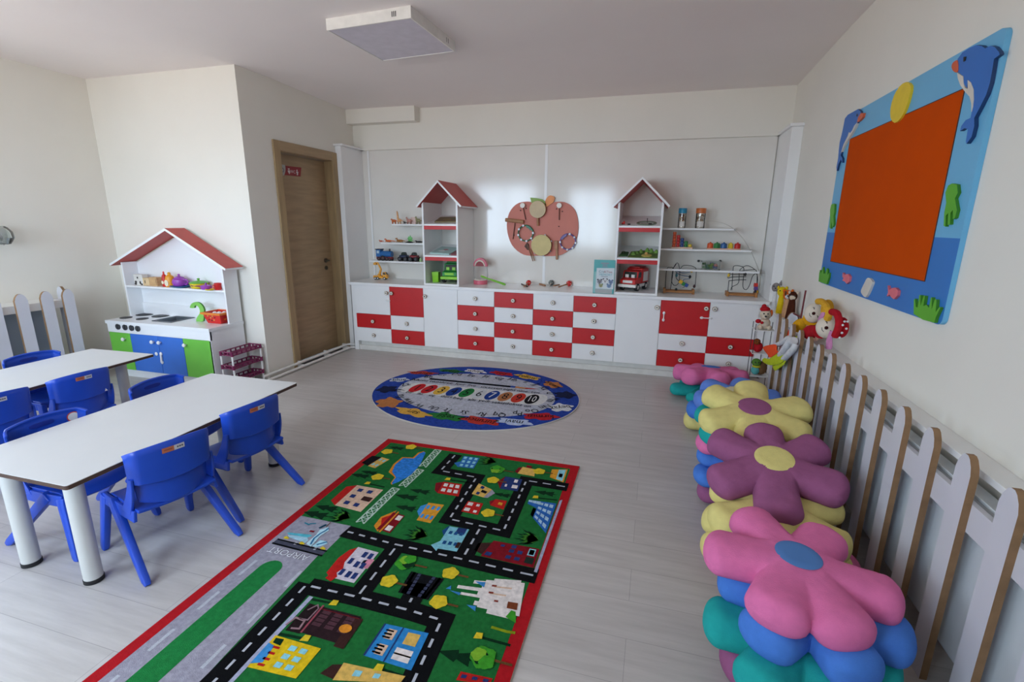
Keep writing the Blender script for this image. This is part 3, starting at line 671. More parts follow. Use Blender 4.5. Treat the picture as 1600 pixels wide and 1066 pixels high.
house(c3, [(965, 438), (1112, 255), (990, 222), (830, 405)], carpet('#cfc8d4'), grid(3, 2, .09, .09, .02, .98, .05, .6)+[(.2, .78, .09, .08), (.55, .8, .09, .08)], NAVY, BRED, [(-.05, .95), (1.0, .98), (.85, 1.25), (.55, 1.4), (.1, 1.35)], None, None, [(BRED, [(-.1, .9), (.05, .8), (.15, .95), (.3, .85), (.5, 1.02), (-.05, 1.2)]), (PINKC, [(.45, -.08), (.75, -.08), (.75, .2), (.45, .2)]), (BLK2, [(.5, .2), (.7, .2), (.66, .32), (.54, .32)])])
house(c4, [(1165, 510), (1200, 300), (960, 280), (900, 450)], PWHITE, [(.8, .75, .03, .06), (.55, .78, .03, .06), (.3, .6, .03, .05)], carpet('#8a3b30'), PWHITE, [(-.12, .1), (-.12, .75), (.05, .75), (.05, 1.1), (.2, 1.1), (.2, 1.0), (.32, 1.0), (.32, 1.5), (.42, 1.5), (.42, 1.1), (.55, 1.1), (.55, 1.65), (.68, 1.65), (.68, 1.05), (.82, 1.05), (.82, 1.3), (.95, 1.3), (.95, .8), (1.08, .8), (1.08, .1)], (.25, .2, .1, .12), carpet('#7a3f24'), [(LEAF, [(-.2, .05), (.1, .1), (.12, .2), (-.1, .3)]), (CREAMC, [(.5, .4), (.55, .4), (.55, .8), (.5, .8)]), (CREAMC, [(.75, .3), (.8, .3), (.8, .75), (.75, .75)])])
for q in (((955, 280), (890, 275), (945, 312)), ((800, 345), (730, 330), (790, 362)), ((895, 430), (835, 420), (890, 462)), ((740, 300), (705, 320), (738, 325))): lay(q, carpet('#3c86c4'), 6, c4)
house(c3, [(780, 580), (1010, 640), (900, 810), (640, 730)][0:4], carpet('#2c1c20'), grid(3, 4, .1, .06, .05, .95, .1, .7), carpet('#52343c'), None, None, None, None, [(DKRED, [(.0, .08), (1, .08), (1, .1), (0, .1)])])
lay([(785, 570), (700, 545), (555, 705), (640, 725)], carpet('#231719'), 4, c3)
strip([(785, 572), (650, 735)], .004, carpet('#9a4a58'), 5, c3)
strip([(690, 600), (750, 570), (755, 590), (690, 660), (640, 650)], .003, carpet('#8a7078'), 5, c3); strip([(560, 690), (620, 645), (672, 665), (640, 712), (590, 708)], .004, carpet('#9a7a80'), 5, c3)
lay([(1020, 640), (960, 625), (840, 800), (900, 818)], BROWN2, 5, c3); o = fl(*c3(915, 715)); layw([(o.x+.025*math.cos(t), o.y+.02*math.sin(t)) for t in [2*PI*k/14 for k in range(14)]], ORNG, 9)
house(c4, [(490, 850), (600, 615), (330, 555), (195, 755)], carpet('#2f86c8'), (), NAVY, None, None, None, None, [(NAVY, [(0, .56), (1, .56), (1, .59), (0, .59)]), (NAVY, [(0, .98), (1, .98), (1, 1.02), (0, 1.02)]), (SAND, [(.56, .14), (.9, .14), (.9, .42), (.56, .42)]), (PWHITE, [(.12, .12), (.44, .12), (.44, .48), (.12, .48)]), (OCHRE, [(.26, .12), (.3, .12), (.3, .48), (.26, .48)]), (CREAMC, [(.12, .66), (.42, .66), (.42, .85), (.12, .85)]), (CREAMC, [(.58, .66), (.88, .66), (.88, .85), (.58, .85)])]+[(BLK2, [(u, .72), (u+.05, .72), (u+.05, .9), (u, .9)]) for u in (.14, .24, .34, .6, .7, .8)])
house(c3, [(620, 1010), (770, 830), (500, 750), (330, 940)], YELLOWH, grid(3, 2, .08, .07, .1, .9, .15, .6), CYAN, None, None, None, None, [(PBLUE, [(.2, .8), (.7, .85), (.75, 1.0), (.1, 1.0)]), (DKGREEN, [(.75, .75), (.95, .78), (.93, .95), (.78, .93)])]+[(BRED, [(u, .72), (u+.07, .72), (u+.07, .86), (u, .86)]) for u in (.1, .28, .46, .64)])
house(c4, [(420, 930), (455, 885), (70, 800), (0, 910)], SAND, [(.5, .7, .2, .06), (.5, .4, .2, .05)], CYAN, BROWN2, [(0, .95), (.95, .95), (.8, 1.15), (.3, 1.25)])
house(c4, [(980, 940), (1000, 900), (800, 855), (770, 910)], BRED, grid(1, 3, .2, .08), NAVY)
base.build('backing', rug); prt.build('printed_pile', rug)

# ---------------------------------------------------------------- oval alphabet rug
OC = Vector((-1.476, 3.898, 0)); OA, OB = .945, .80; ORO = -.06
orug = thing('oval_rug', 'oval blue rug with alphabet, numbered circles and colour splashes on the floor', 'rug', tuple(OC))
prt = MB()
OBLUE = carpet('#27449c', .25); OGREY = carpet('#b7bcc9', .2); OINK = carpet('#15171c', .05)
def op(x, y, k): c, s = math.cos(ORO), math.sin(ORO); return Vector((OC.x+x*c-y*s, OC.y+x*s+y*c, RZ+k*.0007))
def ell(a, b, k, mat, n=72, cx_=0, cy_=0): prt.poly([op(cx_+a*math.cos(2*PI*i/n), cy_+b*math.sin(2*PI*i/n), k) for i in range(n)], mat)
ring = [op(OA*math.cos(2*PI*i/72), OB*math.sin(2*PI*i/72), 0) for i in range(72)]
mb = MB().prism([Vector((p.x, p.y, .0005)) for p in ring], (0, 0, RZ-.0008), mt('#c9c6c0', .95)); mb.build('backing', orug)
ell(OA-.006, OB-.006, 0, OBLUE)
ia, ib = .735, .54
ell(ia, ib, 1, OGREY)
icy = .01
def otext(t, x, y, size, ang, mat=OINK, k=5):
    p = op(x, y, k); prt.text(t, Matrix.Translation(p) @ Matrix.Rotation(ORO+ang, 4, 'Z') @ Matrix.Diagonal((.95, 1.3, 1, 1)), mat, size)
# pixel rows on the rug -> local
def ol(X, Y): p = fl(570+X/4.444, 560+Y/4.444); d = p-OC; c, s = math.cos(-ORO), math.sin(-ORO); return d.x*c-d.y*s, d.x*s+d.y*c
n1 = ol(365, 213); n10 = ol(1160, 292)
dx, dy = (n10[0]-n1[0])/9, (n10[1]-n1[1])/9; ba = math.atan2(dy, dx)
bw = .14; e0 = (n1[0]-.11, n1[1]-.11*math.tan(ba)); e1 = (n10[0]+.11, n10[1]+.11*math.tan(ba))
band = []
for cxx, cyy, a0 in ((e1[0]-.05, e1[1], -PI/2), (e0[0]+.05, e0[1], PI/2)):
    for k in range(9): a = a0+PI*k/8; band.append(op(cxx+bw*.9*math.cos(a+ba)*.55, cyy+bw*math.sin(a+ba), 2))
prt.poly(band, carpet('#d6d8d8', .08))
cols = ['#c4242b', '#c4242b', '#dcb24a', '#22418f', '#1f7a3a', '#c9d0d4', '#22418f', '#b5774c', '#c43a2c', '#15161a']
for i, cc in enumerate(cols):
    x, y = n1[0]+dx*i, n1[1]+dy*i; r = .058
    prt.poly([op(x+r*math.cos(2*PI*j/24), y+r*2.1*math.sin(2*PI*j/24), 3) for j in range(24)], carpet(cc, .1))
    p = op(x, y, 4)
    prt.text(str(i+1), Matrix.Translation(p) @ Matrix.Rotation(ORO+ba, 4, 'Z') @ Matrix.Diagonal((.8 if i == 9 else 1.15, 2.0, 1, 1)), carpet('#e6e6e6', .05) if i in (6, 9) else OINK, .1)
en = ['one', 'two', 'three', 'four', 'five', 'six', 'seven', 'eight', 'nine', 'ten']; ep = [(412, 162), (485, 170), (565, 178), (665, 189), (745, 198), (828, 208), (905, 216), (1005, 226), (1095, 236), (1185, 246)]
tr = ['bir', 'iki', 'üç', 'dört', 'beş', 'altı', 'yedi', 'sekiz', 'dokuz', 'on']; tp = [(312, 244), (385, 255), (468, 266), (570, 274), (650, 286), (745, 297), (830, 305), (928, 318), (1035, 328), (1130, 341)]
for t_, p in list(zip(en, ep))+list(zip(tr, tp)): x, y = ol(*p); otext(t_, x, y, .064, ba)
# pencil
p0, p1 = ol(450, 150), ol(1045, 208); p2 = ol(1115, 217); p3 = ol(1210, 222); v = (-.022*math.sin(ba), .022*math.cos(ba))
q = lambda p, s, k: op(p[0]+v[0]*s, p[1]+v[1]*s, k)
prt.poly([q(p0, 1, 4), q(p0, -1, 4), q(p1, -1, 4), q(p1, 1, 4)], carpet('#10131f', .05)); pm = ol(1012, 205)
prt.poly([q(pm, 1, 5), q(pm, -1, 5), q(p1, -1, 5), q(p1, 1, 5)], carpet('#2b4fa8'))
prt.poly([q(p1, 1, 4), q(p1, -1, 4), q(p2, -.8, 4), q(p2, .9, 4)], carpet('#c98a58')); prt.poly([q(p2, .9, 4), q(p2, -.8, 4), q(p3, 0, 4)], carpet('#c43a2c'))
# alphabet round the grey oval: pixel centre, turn
AL = [('Aa', 350, 156, .35), ('Bb', 443, 136, .25), ('Cc', 537, 122, .12), ('Dd', 640, 119, .05), ('Ee', 742, 128, 0), ('Ff', 838, 136, -.08), ('Gg', 935, 146, -.12), ('Hh', 1028, 157, -.2), ('Ii', 1120, 172, -.4), ('Jj', 1190, 190, -.6), ('Kk', 1245, 217, -.9), ('Ll', 1290, 252, -1.3), ('Mm', 1303, 297, -1.8), ('Nn', 1250, 345, -2.3), ('Oo', 1160, 374, -2.65), ('Pp', 1060, 392, -2.9), ('Qq', 935, 402, -3.0), ('Rr', 810, 397, -3.1), ('Ss', 690, 384, -3.2), ('Tt', 580, 371, -3.25), ('Uu', 478, 355, -3.35), ('Vv', 380, 338, -3.5), ('Ww', 305, 307, -3.7), ('Xx', 245, 272, -4.1), ('Yy', 228, 232, -4.6), ('Zz', 280, 192, -5.4)]
for t_, X, Y, a in AL: x, y = ol(X, Y); otext(t_, x, y, .088, a)
# colour splashes on the border
SP = [(400, 108, .145, .05, '#b3402f', 'orange', .2), (600, 94, .135, .05, '#2c6e40', 'green', .08), (768, 97, .115, .055, '#dfe2e6', 'white', -.02), (950, 112, .125, .055, '#b8262f', 'red', -.1), (1130, 136, .135, .06, '#d8b050', 'yellow', -.25), (1305, 190, .1, .075, '#bb7a48', 'brown', -.7), (1390, 262, .085, .09, '#1a2244', '', -1.3), (1360, 350, .1, .085, '#d9dde2', 'beyaz', PI-.6+1.2), (1220, 412, .135, .07, '#b8262f', 'kırmızı', PI+.3), (1037, 450, .14, .06, '#b9c8e4', 'mavi', PI+.1), (800, 442, .16, .065, '#b8382f', 'turuncu', PI), (565, 412, .15, .065, '#2c7a3a', 'yeşil', PI-.05), (333, 383, .165, .065, '#d8a94a', 'sarı', PI-.2), (165, 315, .115, .1, '#bb7a48', '%', PI-.8), (155, 222, .09, .085, '#1a2244', '', 1.2), (240, 156, .09, .06, '#b9c3d6', 'blue', .5)]
for i, (X, Y, a, b, cc, t_, an) in enumerate(SP):
    x, y = ol(X, Y); pts = []
    for k in range(40):
        t = 2*PI*k/40; r = 1+.16*math.sin(5*t+i)+.08*math.sin(9*t+2*i); u, w = a*r*math.cos(t), b*r*math.sin(t)
        aa = an if abs(an) < 1 or an > 2 else an
        aa = math.atan2(math.sin(an), math.cos(an)); aa = aa if abs(aa) < PI/2 else aa-PI
        pts.append(op(x+u*math.cos(aa)-w*math.sin(aa), y+u*math.sin(aa)+w*math.cos(aa), 2))
    prt.poly(pts, carpet(cc, .14))
    if t_ and t_ != '%': otext(t_, x, y, .082, an, OINK, 4)
prt.build('printed_pile', orug)

# ---------------------------------------------------------------- children's tables
LAM = mt('#d6d8d9', .33, var=.012, scale=6); TEDGE = mt('#4a352b', .55, var=.1, scale=20); LEGM = mt('#c6c7c4', .4, var=.02, scale=4); RUB = mt('#17181a', .7)
def table(label, loc, rz, Lx, Ly, near, far):
    t = thing('play_table', label, 'table', loc, rz, 'white children tables'); h = .53; hx, hy = Lx/2, Ly/2
    def rr(x, y, r, z):
        return [Vector((sx*(x-r)+r*math.cos(a), sy*(y-r)+r*math.sin(a), z)) for sx, sy, a0 in ((1, 1, 0), (-1, 1, PI/2), (-1, -1, PI), (1, -1, 1.5*PI)) for a in [a0+PI/2*k/4 for k in range(5)]]
    mb = MB(); mb.prism(rr(hx-.0015, hy-.0015, .012, h-.004), (0, 0, .004), LAM); mb.prism(rr(hx-.003, hy-.003, .012, h-.02), (0, 0, .003), LAM)
    mb.build('tabletop', t, local=True)
    MB().prism(rr(hx, hy, .013, h-.0185), (0, 0, .0165), TEDGE).build('edge_band', t, .001, local=True)['label'] = 'dark brown table edge'
    for sx in (-1, 1):
        for sy in (-1, 1):
            x, y = sx*(hx-.145)-.006, (far if sy > 0 else near)
            lg = MB().cyl((x, y, .02), (x, y, h-.021), .034, LEGM, 32).build('leg', t, local=True)
            MB().lathe([(.034, .0), (.0365, .002), (.0365, .018), (.0342, .0195)], RUB, (x, y, 0), 32).build('rubber_foot', lg, local=True)
            MB().box((x-.05, y-.05, h-.024), (x+.05, y+.05, h-.0202), SILVER).build('mounting_plate', t, .001, local=True)
    return t
T1 = (-2.39, 1.735, 0); T2 = (-3.80, 1.965, 0)
table('white table in front of the other table, its near end over two thick pale legs', T1, math.radians(.8), .665, 1.27, -.527, .54)
table('white table farther left, standing in front of the toy kitchen', T2, math.radians(2.6), .60, 1.26, -.585, .488)

# ---------------------------------------------------------------- blue plastic chairs (facing +x)
CBLUE = mt('#1d49ba', .33, var=.04, scale=10); CDARK = mt('#152f92', .4); STO = mt('#b96a4a', .45); STW = mt('#c9c7cc', .45)
def chair_leg(top, foot):
    a, b = Vector(top), Vector(foot); d = (b-a).normalized()
    side = Vector((0, 1, 0)); side = (side-d*side.dot(d)).normalized(); f = d.cross(side)
    mb = MB(); n = 14
    def ringp(p, w, t): return [p+side*(w*abs(math.cos(q))**.5*math.copysign(1, math.cos(q)))+f*(t*abs(math.sin(q))**.5*math.copysign(1, math.sin(q))) for q in [2*PI*k/n for k in range(n)]]
    st = [(0, .016, .027), (.08, .018, .026), (.5, .016, .0225), (.93, .0145, .020), (1, .011, .0165)]
    vs = []; fs = []
    for k, (s, w, t) in enumerate(st): vs += ringp(a.lerp(b, s), w, t)
    for k in range(len(st)-1): fs += [(k*n+j, k*n+(j+1) % n, (k+1)*n+(j+1) % n, (k+1)*n+j) for j in range(n)]
    fs += [tuple(range(n)), tuple(range((len(st)-1)*n, len(st)*n))]
    # level the sole
    mz = min(v.z for v in vs)
    for v in vs:
        if v.z < .012: v.z = max(0, v.z)
        v.z = max(v.z, 0.0)
    return mb.add(vs, fs, CBLUE)
def shell(fn, nu, nv, th, mat):
    """a curved plate: fn(u,v) with u,v in 0..1, given the thickness th along its normal"""
    P = [[Vector(fn(i/nu, j/nv)) for j in range(nv+1)] for i in range(nu+1)]
    Nn = []
    for i in range(nu+1):
        r = []
        for j in range(nv+1):
            a = P[min(nu, i+1)][j]-P[max(0, i-1)][j]; b = P[i][min(nv, j+1)]-P[i][max(0, j-1)]
            r.append(a.cross(b).normalized())
        Nn.append(r)
    vs = [p+q*th/2 for rp, rq in zip(P, Nn) for p, q in zip(rp, rq)]+[p-q*th/2 for rp, rq in zip(P, Nn) for p, q in zip(rp, rq)]
    m = (nu+1)*(nv+1); I = lambda i, j: i*(nv+1)+j; fs = []
    for i in range(nu):
        for j in range(nv):
            fs += [(I(i, j), I(i+1, j), I(i+1, j+1), I(i, j+1)), (m+I(i, j), m+I(i, j+1), m+I(i+1, j+1), m+I(i+1, j))]
    for i in range(nu): fs += [(I(i, 0), m+I(i, 0), m+I(i+1, 0), I(i+1, 0)), (I(i, nv), I(i+1, nv), m+I(i+1, nv), m+I(i, nv))]
    for j in range(nv): fs += [(I(0, j), I(0, j+1), m+I(0, j+1), m+I(0, j)), (I(nu, j), m+I(nu, j), m+I(nu, j+1), I(nu, j+1))]
    return MB().add(vs, fs, mat)
def back_x(u, z):        # rear-leaning plate, hollow towards the child
    return -.172-.05*(z-.33)+.030*u*u
def make_chair(label):
    t = thing('toddler_chair', label, 'chair', group='blue plastic chairs at the tables')
    def seat(a, b):
        u = a*2-1; x = -.155+.335*b
        hw = .160*(1-.06*b); x2 = x-.018*u*u*(b > .5)
        z = .298-.014*math.cos(u*1.4)+.006*(1-b)-.03*max(0, b-.86)/.14*max(0, b-.86)/.14
        return (x2, u*hw, z)
    shell(seat, 16, 14, .014, CBLUE).build('seat', t, .003, local=True)
    def back(a, b):
        u = a*2-1; k = abs(u)
        zt = .566+.014*(1-u*u)-.012*max(0, (k-.85)/.15)**2; zb = .405+.018*u*u
        z = zb+(zt-zb)*b
        hw = .166*(1-.03*(1-b))
        fold = max(0, (k-.86)/.14)
        return (back_x(u, z)+.030*fold**1.5+.010*max(0, (b-.9)/.1)**2, u*hw, z)
    bk = shell(back, 28, 12, .012, CBLUE).build('backrest', t, .0035, local=True, ang=60)
    def low(a, b):
        u = a*2-1; z = .292+.155*b
        return (-.150-.004*b+.040*u*u-.006*(1-b)*(1-u*u), u*(.138+.012*b), z+.035*(1-b)*u*u)
    shell(low, 14, 5, .012, CBLUE).build('lower_back', t, .003, local=True)
    for s in (-1, 1):
        def ear(a, b):
            z = .45-.17*a
            x = back_x(1, .42)+.012+.02*a+.05*a*a; w = .018+.034*a
            return (x+(b-.5)*w*2*.8, s*(.160+.008*a), z)
        shell(ear, 7, 3, .012, CBLUE).build('side_bracket', t, .003, local=True)
        def rail(a, b):
            return (-.135+.30*a, s*(.163+.006*b), .296-.05*b+.012*abs(a-.5))
        shell(rail, 8, 2, .014, CBLUE).build('side_rail', t, .003, local=True)
        chair_leg((.075, s*.164, .290), (-.226, s*.200, 0)).build('leg', t, .003, local=True)
        chair_leg((.155, s*.160, .290), (.214, s*.188, 0)).build('leg', t, .003, local=True)
    # sticker on the rear of the backrest
    mb = MB(); 
    def rp(y, z): u = y/.166; return Vector((back_x(u, z)-.0072, y, z))
    def bandp(y0, y1, z0, z1, m):
        n = 4
        for i in range(n): a = y0+(y1-y0)*i/n; b = y0+(y1-y0)*(i+1)/n; mb.add([rp(a, z0), rp(b, z0), rp(b, z1), rp(a, z1)], [(0, 1, 2, 3)], m)
    bandp(-.037, .005, .533, .556, STW); bandp(.005, .051, .533, .556, STO)
    for k in range(3): 
        y0 = -.031+k*.009; e = Vector((-.0006, 0, 0))
        mb.add([rp(y0, .541)+e, rp(y0+.007, .541)+e, rp(y0+.007, .548)+e, rp(y0, .548)+e], [(0, 1, 2, 3)], mt('#55565c', .5))
    mb.add([rp(.012, .543)+Vector((-.0006, 0, 0)), rp(.044, .543)+Vector((-.0006, 0, 0)), rp(.044, .547)+Vector((-.0006, 0, 0)), rp(.012, .547)+Vector((-.0006, 0, 0))], [(0, 1, 2, 3)], mt('#8c3e2a', .5))
    mb.build('sticker', bk, local=True)['label'] = 'small orange and white label'
    # grip mark pressed into the front
    mb = MB(); pts = []
    for k in range(24):
        a = 2*PI*k/24; y = .05*math.copysign(abs(math.cos(a))**.6, math.cos(a)); z = .535+.011*math.copysign(abs(math.sin(a))**.7, math.sin(a)); pts.append((back_x(y/.166, z)+.0085, y, z))
    mb.prism(pts, (-.002, 0, 0), CDARK); mb.build('grip_mark', bk, local=True)
    return t
CH = [  # x, y, facing
    ('blue chair at the front table closest to the camera, back towards the road rug', -2.118, 1.50, math.radians(165.5)),
    ('blue chair at the far end of the front table, feet near the road rug corner', -2.13, 1.955, math.radians(172.8)),
    ('blue chair between the tables with a round red rimmed sticker on its backrest', -2.615, 1.465, 0),
    ('blue chair between the tables, only its backrest top showing, nearest the toy kitchen', -2.655, 2.05, math.radians(1)),
    ('blue chair at the left table with a small white triangle mark low on its back', -3.535, 2.035, math.radians(177)),
    ('blue chair at the left table cut by the left photo edge, back turned to us', -3.545, 1.61, math.radians(178)),
    ('blue chair beyond the left table, facing us, in front of the left picket fence', -4.02, 2.215, 0)]
base_chair = make_chair(CH[0][0])
for i, (lb, x, y, rz) in enumerate(CH):
    c = base_chair if i == 0 else dup(base_chair)
    c.location = (x, y, 0); c.rotation_euler = (0, 0, rz); c['label'] = lb
    if i == 2:
        mb = MB(); z = .528; y0 = .125
        q = lambda r, m, e: mb.poly([(back_x((y0+r*math.cos(2*PI*k/24))/.166, z)+.008+e, y0+r*math.cos(2*PI*k/24), z+r*math.sin(2*PI*k/24)) for k in range(24)], m)
        q(.026, mt('#c2402f', .45), 0); q(.0215, mt('#d9dad9', .45), .0006)
        mb.add([(back_x(.7, z)+.0096, y0-.006, z+.008), (back_x(.7, z)+.0096, y0+.006, z+.008), (back_x(.7, z)+.0096, y0+.002, z-.012), (back_x(.7, z)+.0096, y0-.003, z-.012)], [(0, 1, 2, 3)], INK)
        mb.build('round_sticker', [k for k in c.children if k.name.startswith('backrest')][0], local=True)
    if i == 4:
        mb = MB(); mb.add([(back_x(.6, .4)-.0068, -.100, .42), (back_x(.6, .4)-.0068, -.118, .42), (back_x(.6, .41)-.0068, -.107, .438)], [(0, 1, 2)], PWHITE)
        mb.build('triangle_mark', [k for k in c.children if k.name.startswith('backrest')][0], local=True)

# ---------------------------------------------------------------- picket fences over the radiators
FWHITE = mt('#d0d1d8', .35, var=.015, scale=6)
def picket(p0, along, out, w, th, h, z0=0.):
    """board with a clipped round top; p0 = middle of its foot at the front face, out = thickness direction (away from the front)"""
    A, Ov = Vector(along), Vector(out)
    prof = [(-w/2, z0), (w/2, z0), (w/2, h-.055), (w*.40, h-.028), (w*.24, h-.008), (w*.1, h), (-w*.1, h), (-w*.24, h-.008), (-w*.40, h-.028), (-w/2, h-.055)]
    f = [Vector(p0)+A*a+Vector((0, 0, z)) for a, z in prof]; n = len(f); b = [q+Ov*th for q in f]
    mb = MB(); mb.add(f+b, [tuple(range(n)), tuple(range(n, 2*n))[::-1]], FWHITE)
    mb.add(f+b, [(i, (i+1) % n, n+(i+1) % n, n+i) for i in range(n)], BROWNEDGE)
    return mb
RADM = mt('#9aa3ab', .35, var=.04, scale=4, stretch=(1, 1, .15)); RADW = mt('#dfe3e3', .35)
RADP = mt('#c9cfd2', .4, var=.05, scale=5, stretch=(1, 3, .1))
FX = .97
f = thing('picket_fence', 'white picket fence with brown board edges along the right wall', 'fence', (FX+.05, 2.2, 0))
PW, PT, PH = .078, .022, .817
y = 4.246
k = 0
while y > .35:
    picket((FX, y, 0), (0, -1, 0), (1, 0, 0), PW, PT, PH).build('picket', f); y -= .2105; k += 1
for z0, z1 in ((.575, .67),):
    MB().box((FX+PT, .3, z0), (FX+PT+.02, 4.26, z1), FWHITE).build('rail', f, .001)
for yy in (4.245,):
    for xx in (1.03,):
        picket((xx+.04, yy, 0), (1, 0, 0), (0, -1, 0), PW, PT, PH+.02).build('picket', f)
t = MB().box((1.043, .3, .727), (XR-.001, 4.9, .75), WHITEM).build('ledge', None, .0015); tag(t, 'white ledge along the right wall behind the picket fence', 'ledge')
t = thing('radiator', 'white panel radiator behind the right picket fence under the white ledge', 'radiator', (1.06, 2.2, .1))
MB().box((1.03, .4, .11), (1.09, 4.0, .66), RADP).build('panel', t, .012)
MB().box((1.035, .45, .66), (1.085, 3.95, .672), RADW).build('top_grille', t, .002)
# left fence
LX = -5.0
f = thing('picket_fence', 'grey white picket fence in the left corner beside the toy kitchen', 'fence', (LX-.05, 2.2, 0))
for i, yy in enumerate((2.755, 2.94, 3.115)): pass
for u in (30, 71, 105.5):
    q = px(u, 456, LX); picket((LX, q.y, 0), (0, 1, 0), (-1, 0, 0), .088, .022, .895).build('picket', f)
q1 = px(30, 456, LX); st = px(71, 456, LX).y-q1.y
for k in range(1, 8): picket((LX, q1.y-st*k, 0), (0, 1, 0), (-1, 0, 0), .088, .022, .895).build('picket', f)
ye = px(105.5, 450, LX).y+.035
picket((LX-.13, ye, 0), (-1, 0, 0), (0, -1, 0), .085, .022, .91).build('picket', f)
for z0, z1 in ((.14, .2),): MB().box((LX-.042, .9, z0), (LX-.022, ye, z1), FWHITE).build('rail', f, .001)
MB().box((LX-.29, ye-.05, .72), (LX-.022, ye-.028, .80), FWHITE).build('rail', f, .001)
t = MB().box((XL+.001, .9, .735), (LX-.045, ye-.06, .80), WHITEM).build('ledge', None, .0015); tag(t, 'white ledge behind the left picket fence', 'ledge')
t = thing('radiator', 'blue grey radiator panel behind the left picket fence', 'radiator', (XL+.12, 2.2, .1))
MB().box((XL+.05, 1.0, .12), (XL+.15, ye-.09, .73), RADM).build('panel', t, .01)

# ---------------------------------------------------------------- toy kitchen
KY, KX0, KX1, KZ = 3.30, -5.0, -3.76, .565
KB = YK-.035
KWH = mt('#eceef0', .3, var=.01, scale=5); KGREEN = mt('#70c248', .4, var=.03, scale=8); KBLUE = mt('#3d74d0', .4, var=.03, scale=8)
kt = thing('toy_kitchen', 'white toy kitchen with green and blue doors under a red gable roof', 'play kitchen', ((KX0+KX1)/2, (KY+KB)/2, 0))
mb = MB(); w = .018
mb.box((KX0, KY+.018, 0), (KX0+w, KB, KZ-.03), KWH).box((KX1-w, KY+.0, 0), (KX1, KB, KZ-.03), KWH).box((KX0+w, KB-.012, 0), (KX1-w, KB, KZ-.03), KWH).box((KX0+w, KY+.02, .085), (KX1-w, KB-.012, .1), KWH)
mb.box((KX0+w, KY+.045, 0), (KX1-w, KY+.06, .085), KWH)
mb.build('cabinet_body', kt, .001)
# worktop: rounded front edge, hole left for the sink
SX0, SX1 = py(243, 505, 3.40).x, py(304, 500, 3.5).x
sk = [fl(u, v, KZ) for u, v in ((237.5, 503.5), (269, 505.5), (309, 497), (281, 491.5))]
SX0, SX1 = sk[0].x+.02, sk[1].x+.10; SY0, SY1 = KY+.115, KB-.05
SX0 = fl(243, 501.5, KZ).x; SX1 = fl(300, 497, KZ).x
mb = MB()
for a, b in (((KX0-.008, KY-.012), (SX0, KB)), ((SX1, KY-.012), (KX1+.008, KB)), ((SX0, KY-.012), (SX1, SY0)), ((SX0, SY1), (SX1, KB))):
    mb.box((a[0], a[1], KZ-.03), (b[0], b[1], KZ), KWH)
mb.build('worktop', kt)
zp0 = py(328, 533.4, KY).z
MB().box((KX0, KY-.004, zp0+.003), (KX1, KY+.018, KZ-.03), KWH).build('control_panel', kt, .002)
for X in (268, 352, 429, 503):
    p = py(150+X/7.614, 460+(384 if X < 300 else 392+(X-352)*.1)/7.614, KY-.004)
    MB().cyl((p.x, KY-.004, p.z), (p.x, KY-.016, p.z), .028, DGREY, 24).box((p.x-.004, KY-.022, p.z-.022), (p.x+.004, KY-.016, p.z+.022), DGREY).build('control_knob', kt, .002)
bx = [KX0, py(206, 540, KY).x, py(247.5, 535, KY).x, py(286.5, 540, KY).x, KX1]
def kdoor(x0, x1, m, kx, lb):
    o = MB().box((x0+.002, KY-.0, .088), (x1-.002, KY+.016, zp0), m).build('door', kt, .0015); o['label'] = lb
    zk = zp0-.055
    MB().lathe([(.007, 0), (.007, .014), (.016, .018), (.018, .024), (.014, .031), (0, .033)], PLASTIC, n=18, M=Matrix.Translation((kx, KY-.001, zk)) @ Matrix.Rotation(PI/2, 4, 'X')).build('knob', o)
    return o
kdoor(bx[0], bx[1], KGREEN, bx[1]-.07, 'green door'); dl = kdoor(bx[1], bx[2], KBLUE, bx[2]-.055, 'blue door')
dr = kdoor(bx[2], bx[3], KBLUE, bx[2]+.03, 'blue door'); kdoor(bx[3], bx[4], KGREEN, bx[3]+.035, 'green door')
p = py(252.5, 553, KY); q = py(254.5, 566, KY)
mb = MB()
for r in (p, q): mb.sph((r.x, KY-.006, r.z), (.016, .008, .018), PLASTIC, 14, 8)
mb.tube([(p.x, KY-.008, p.z), (q.x, KY-.011, q.z)], .009, PLASTIC, 10); mb.build('child_lock', dr)
p = py(245, 553, KY); MB().sph((p.x, KY-.005, p.z), (.018, .007, .017), PLASTIC, 16, 8).build('child_lock', dl)
# hob plates
for X, Y, a, b in ((358, 280, .062, .042), (585, 241, .095, .06), (552, 293, .062, .04), (768, 260, .09, .055)):
    p = fl(150+X/7.614, 460+Y/7.614, KZ); a *= .82; b = a
    MB().cyl((p.x, p.y, KZ+.0), (p.x, p.y, KZ+.006), a, BLACKM, 36).cyl((p.x, p.y, KZ+.006), (p.x, p.y, KZ+.008), a*.75, DGREY, 36).build('hob_plate', kt, .001)
# sink
STEEL = mt('#5a6168', .35, metal=.5)
mb = MB(); d = .10; rim = .022
o0 = [(SX0-rim, SY0-rim), (SX1+rim, SY0-rim), (SX1+rim, SY1+rim), (SX0-rim, SY1+rim)]; i0 = [(SX0, SY0), (SX1, SY0), (SX1, SY1), (SX0, SY1)]; b0 = [(SX0+.03, SY0+.02), (SX1-.03, SY0+.02), (SX1-.03, SY1-.02), (SX0+.03, SY1-.02)]
vs = [(x, y, KZ+.001) for x, y in o0]+[(x, y, KZ+.008) for x, y in o0]+[(x, y, KZ+.006) for x, y in i0]+[(x, y, KZ-d) for x, y in b0]
fs = []
for i in range(4):
    j = (i+1) % 4; fs += [(i, j, 4+j, 4+i), (4+i, 4+j, 8+j, 8+i), (8+i, 8+j, 12+j, 12+i)]
fs.append((12, 13, 14, 15))
mb.add(vs, fs, STEEL); mb.build('sink', kt, .003)
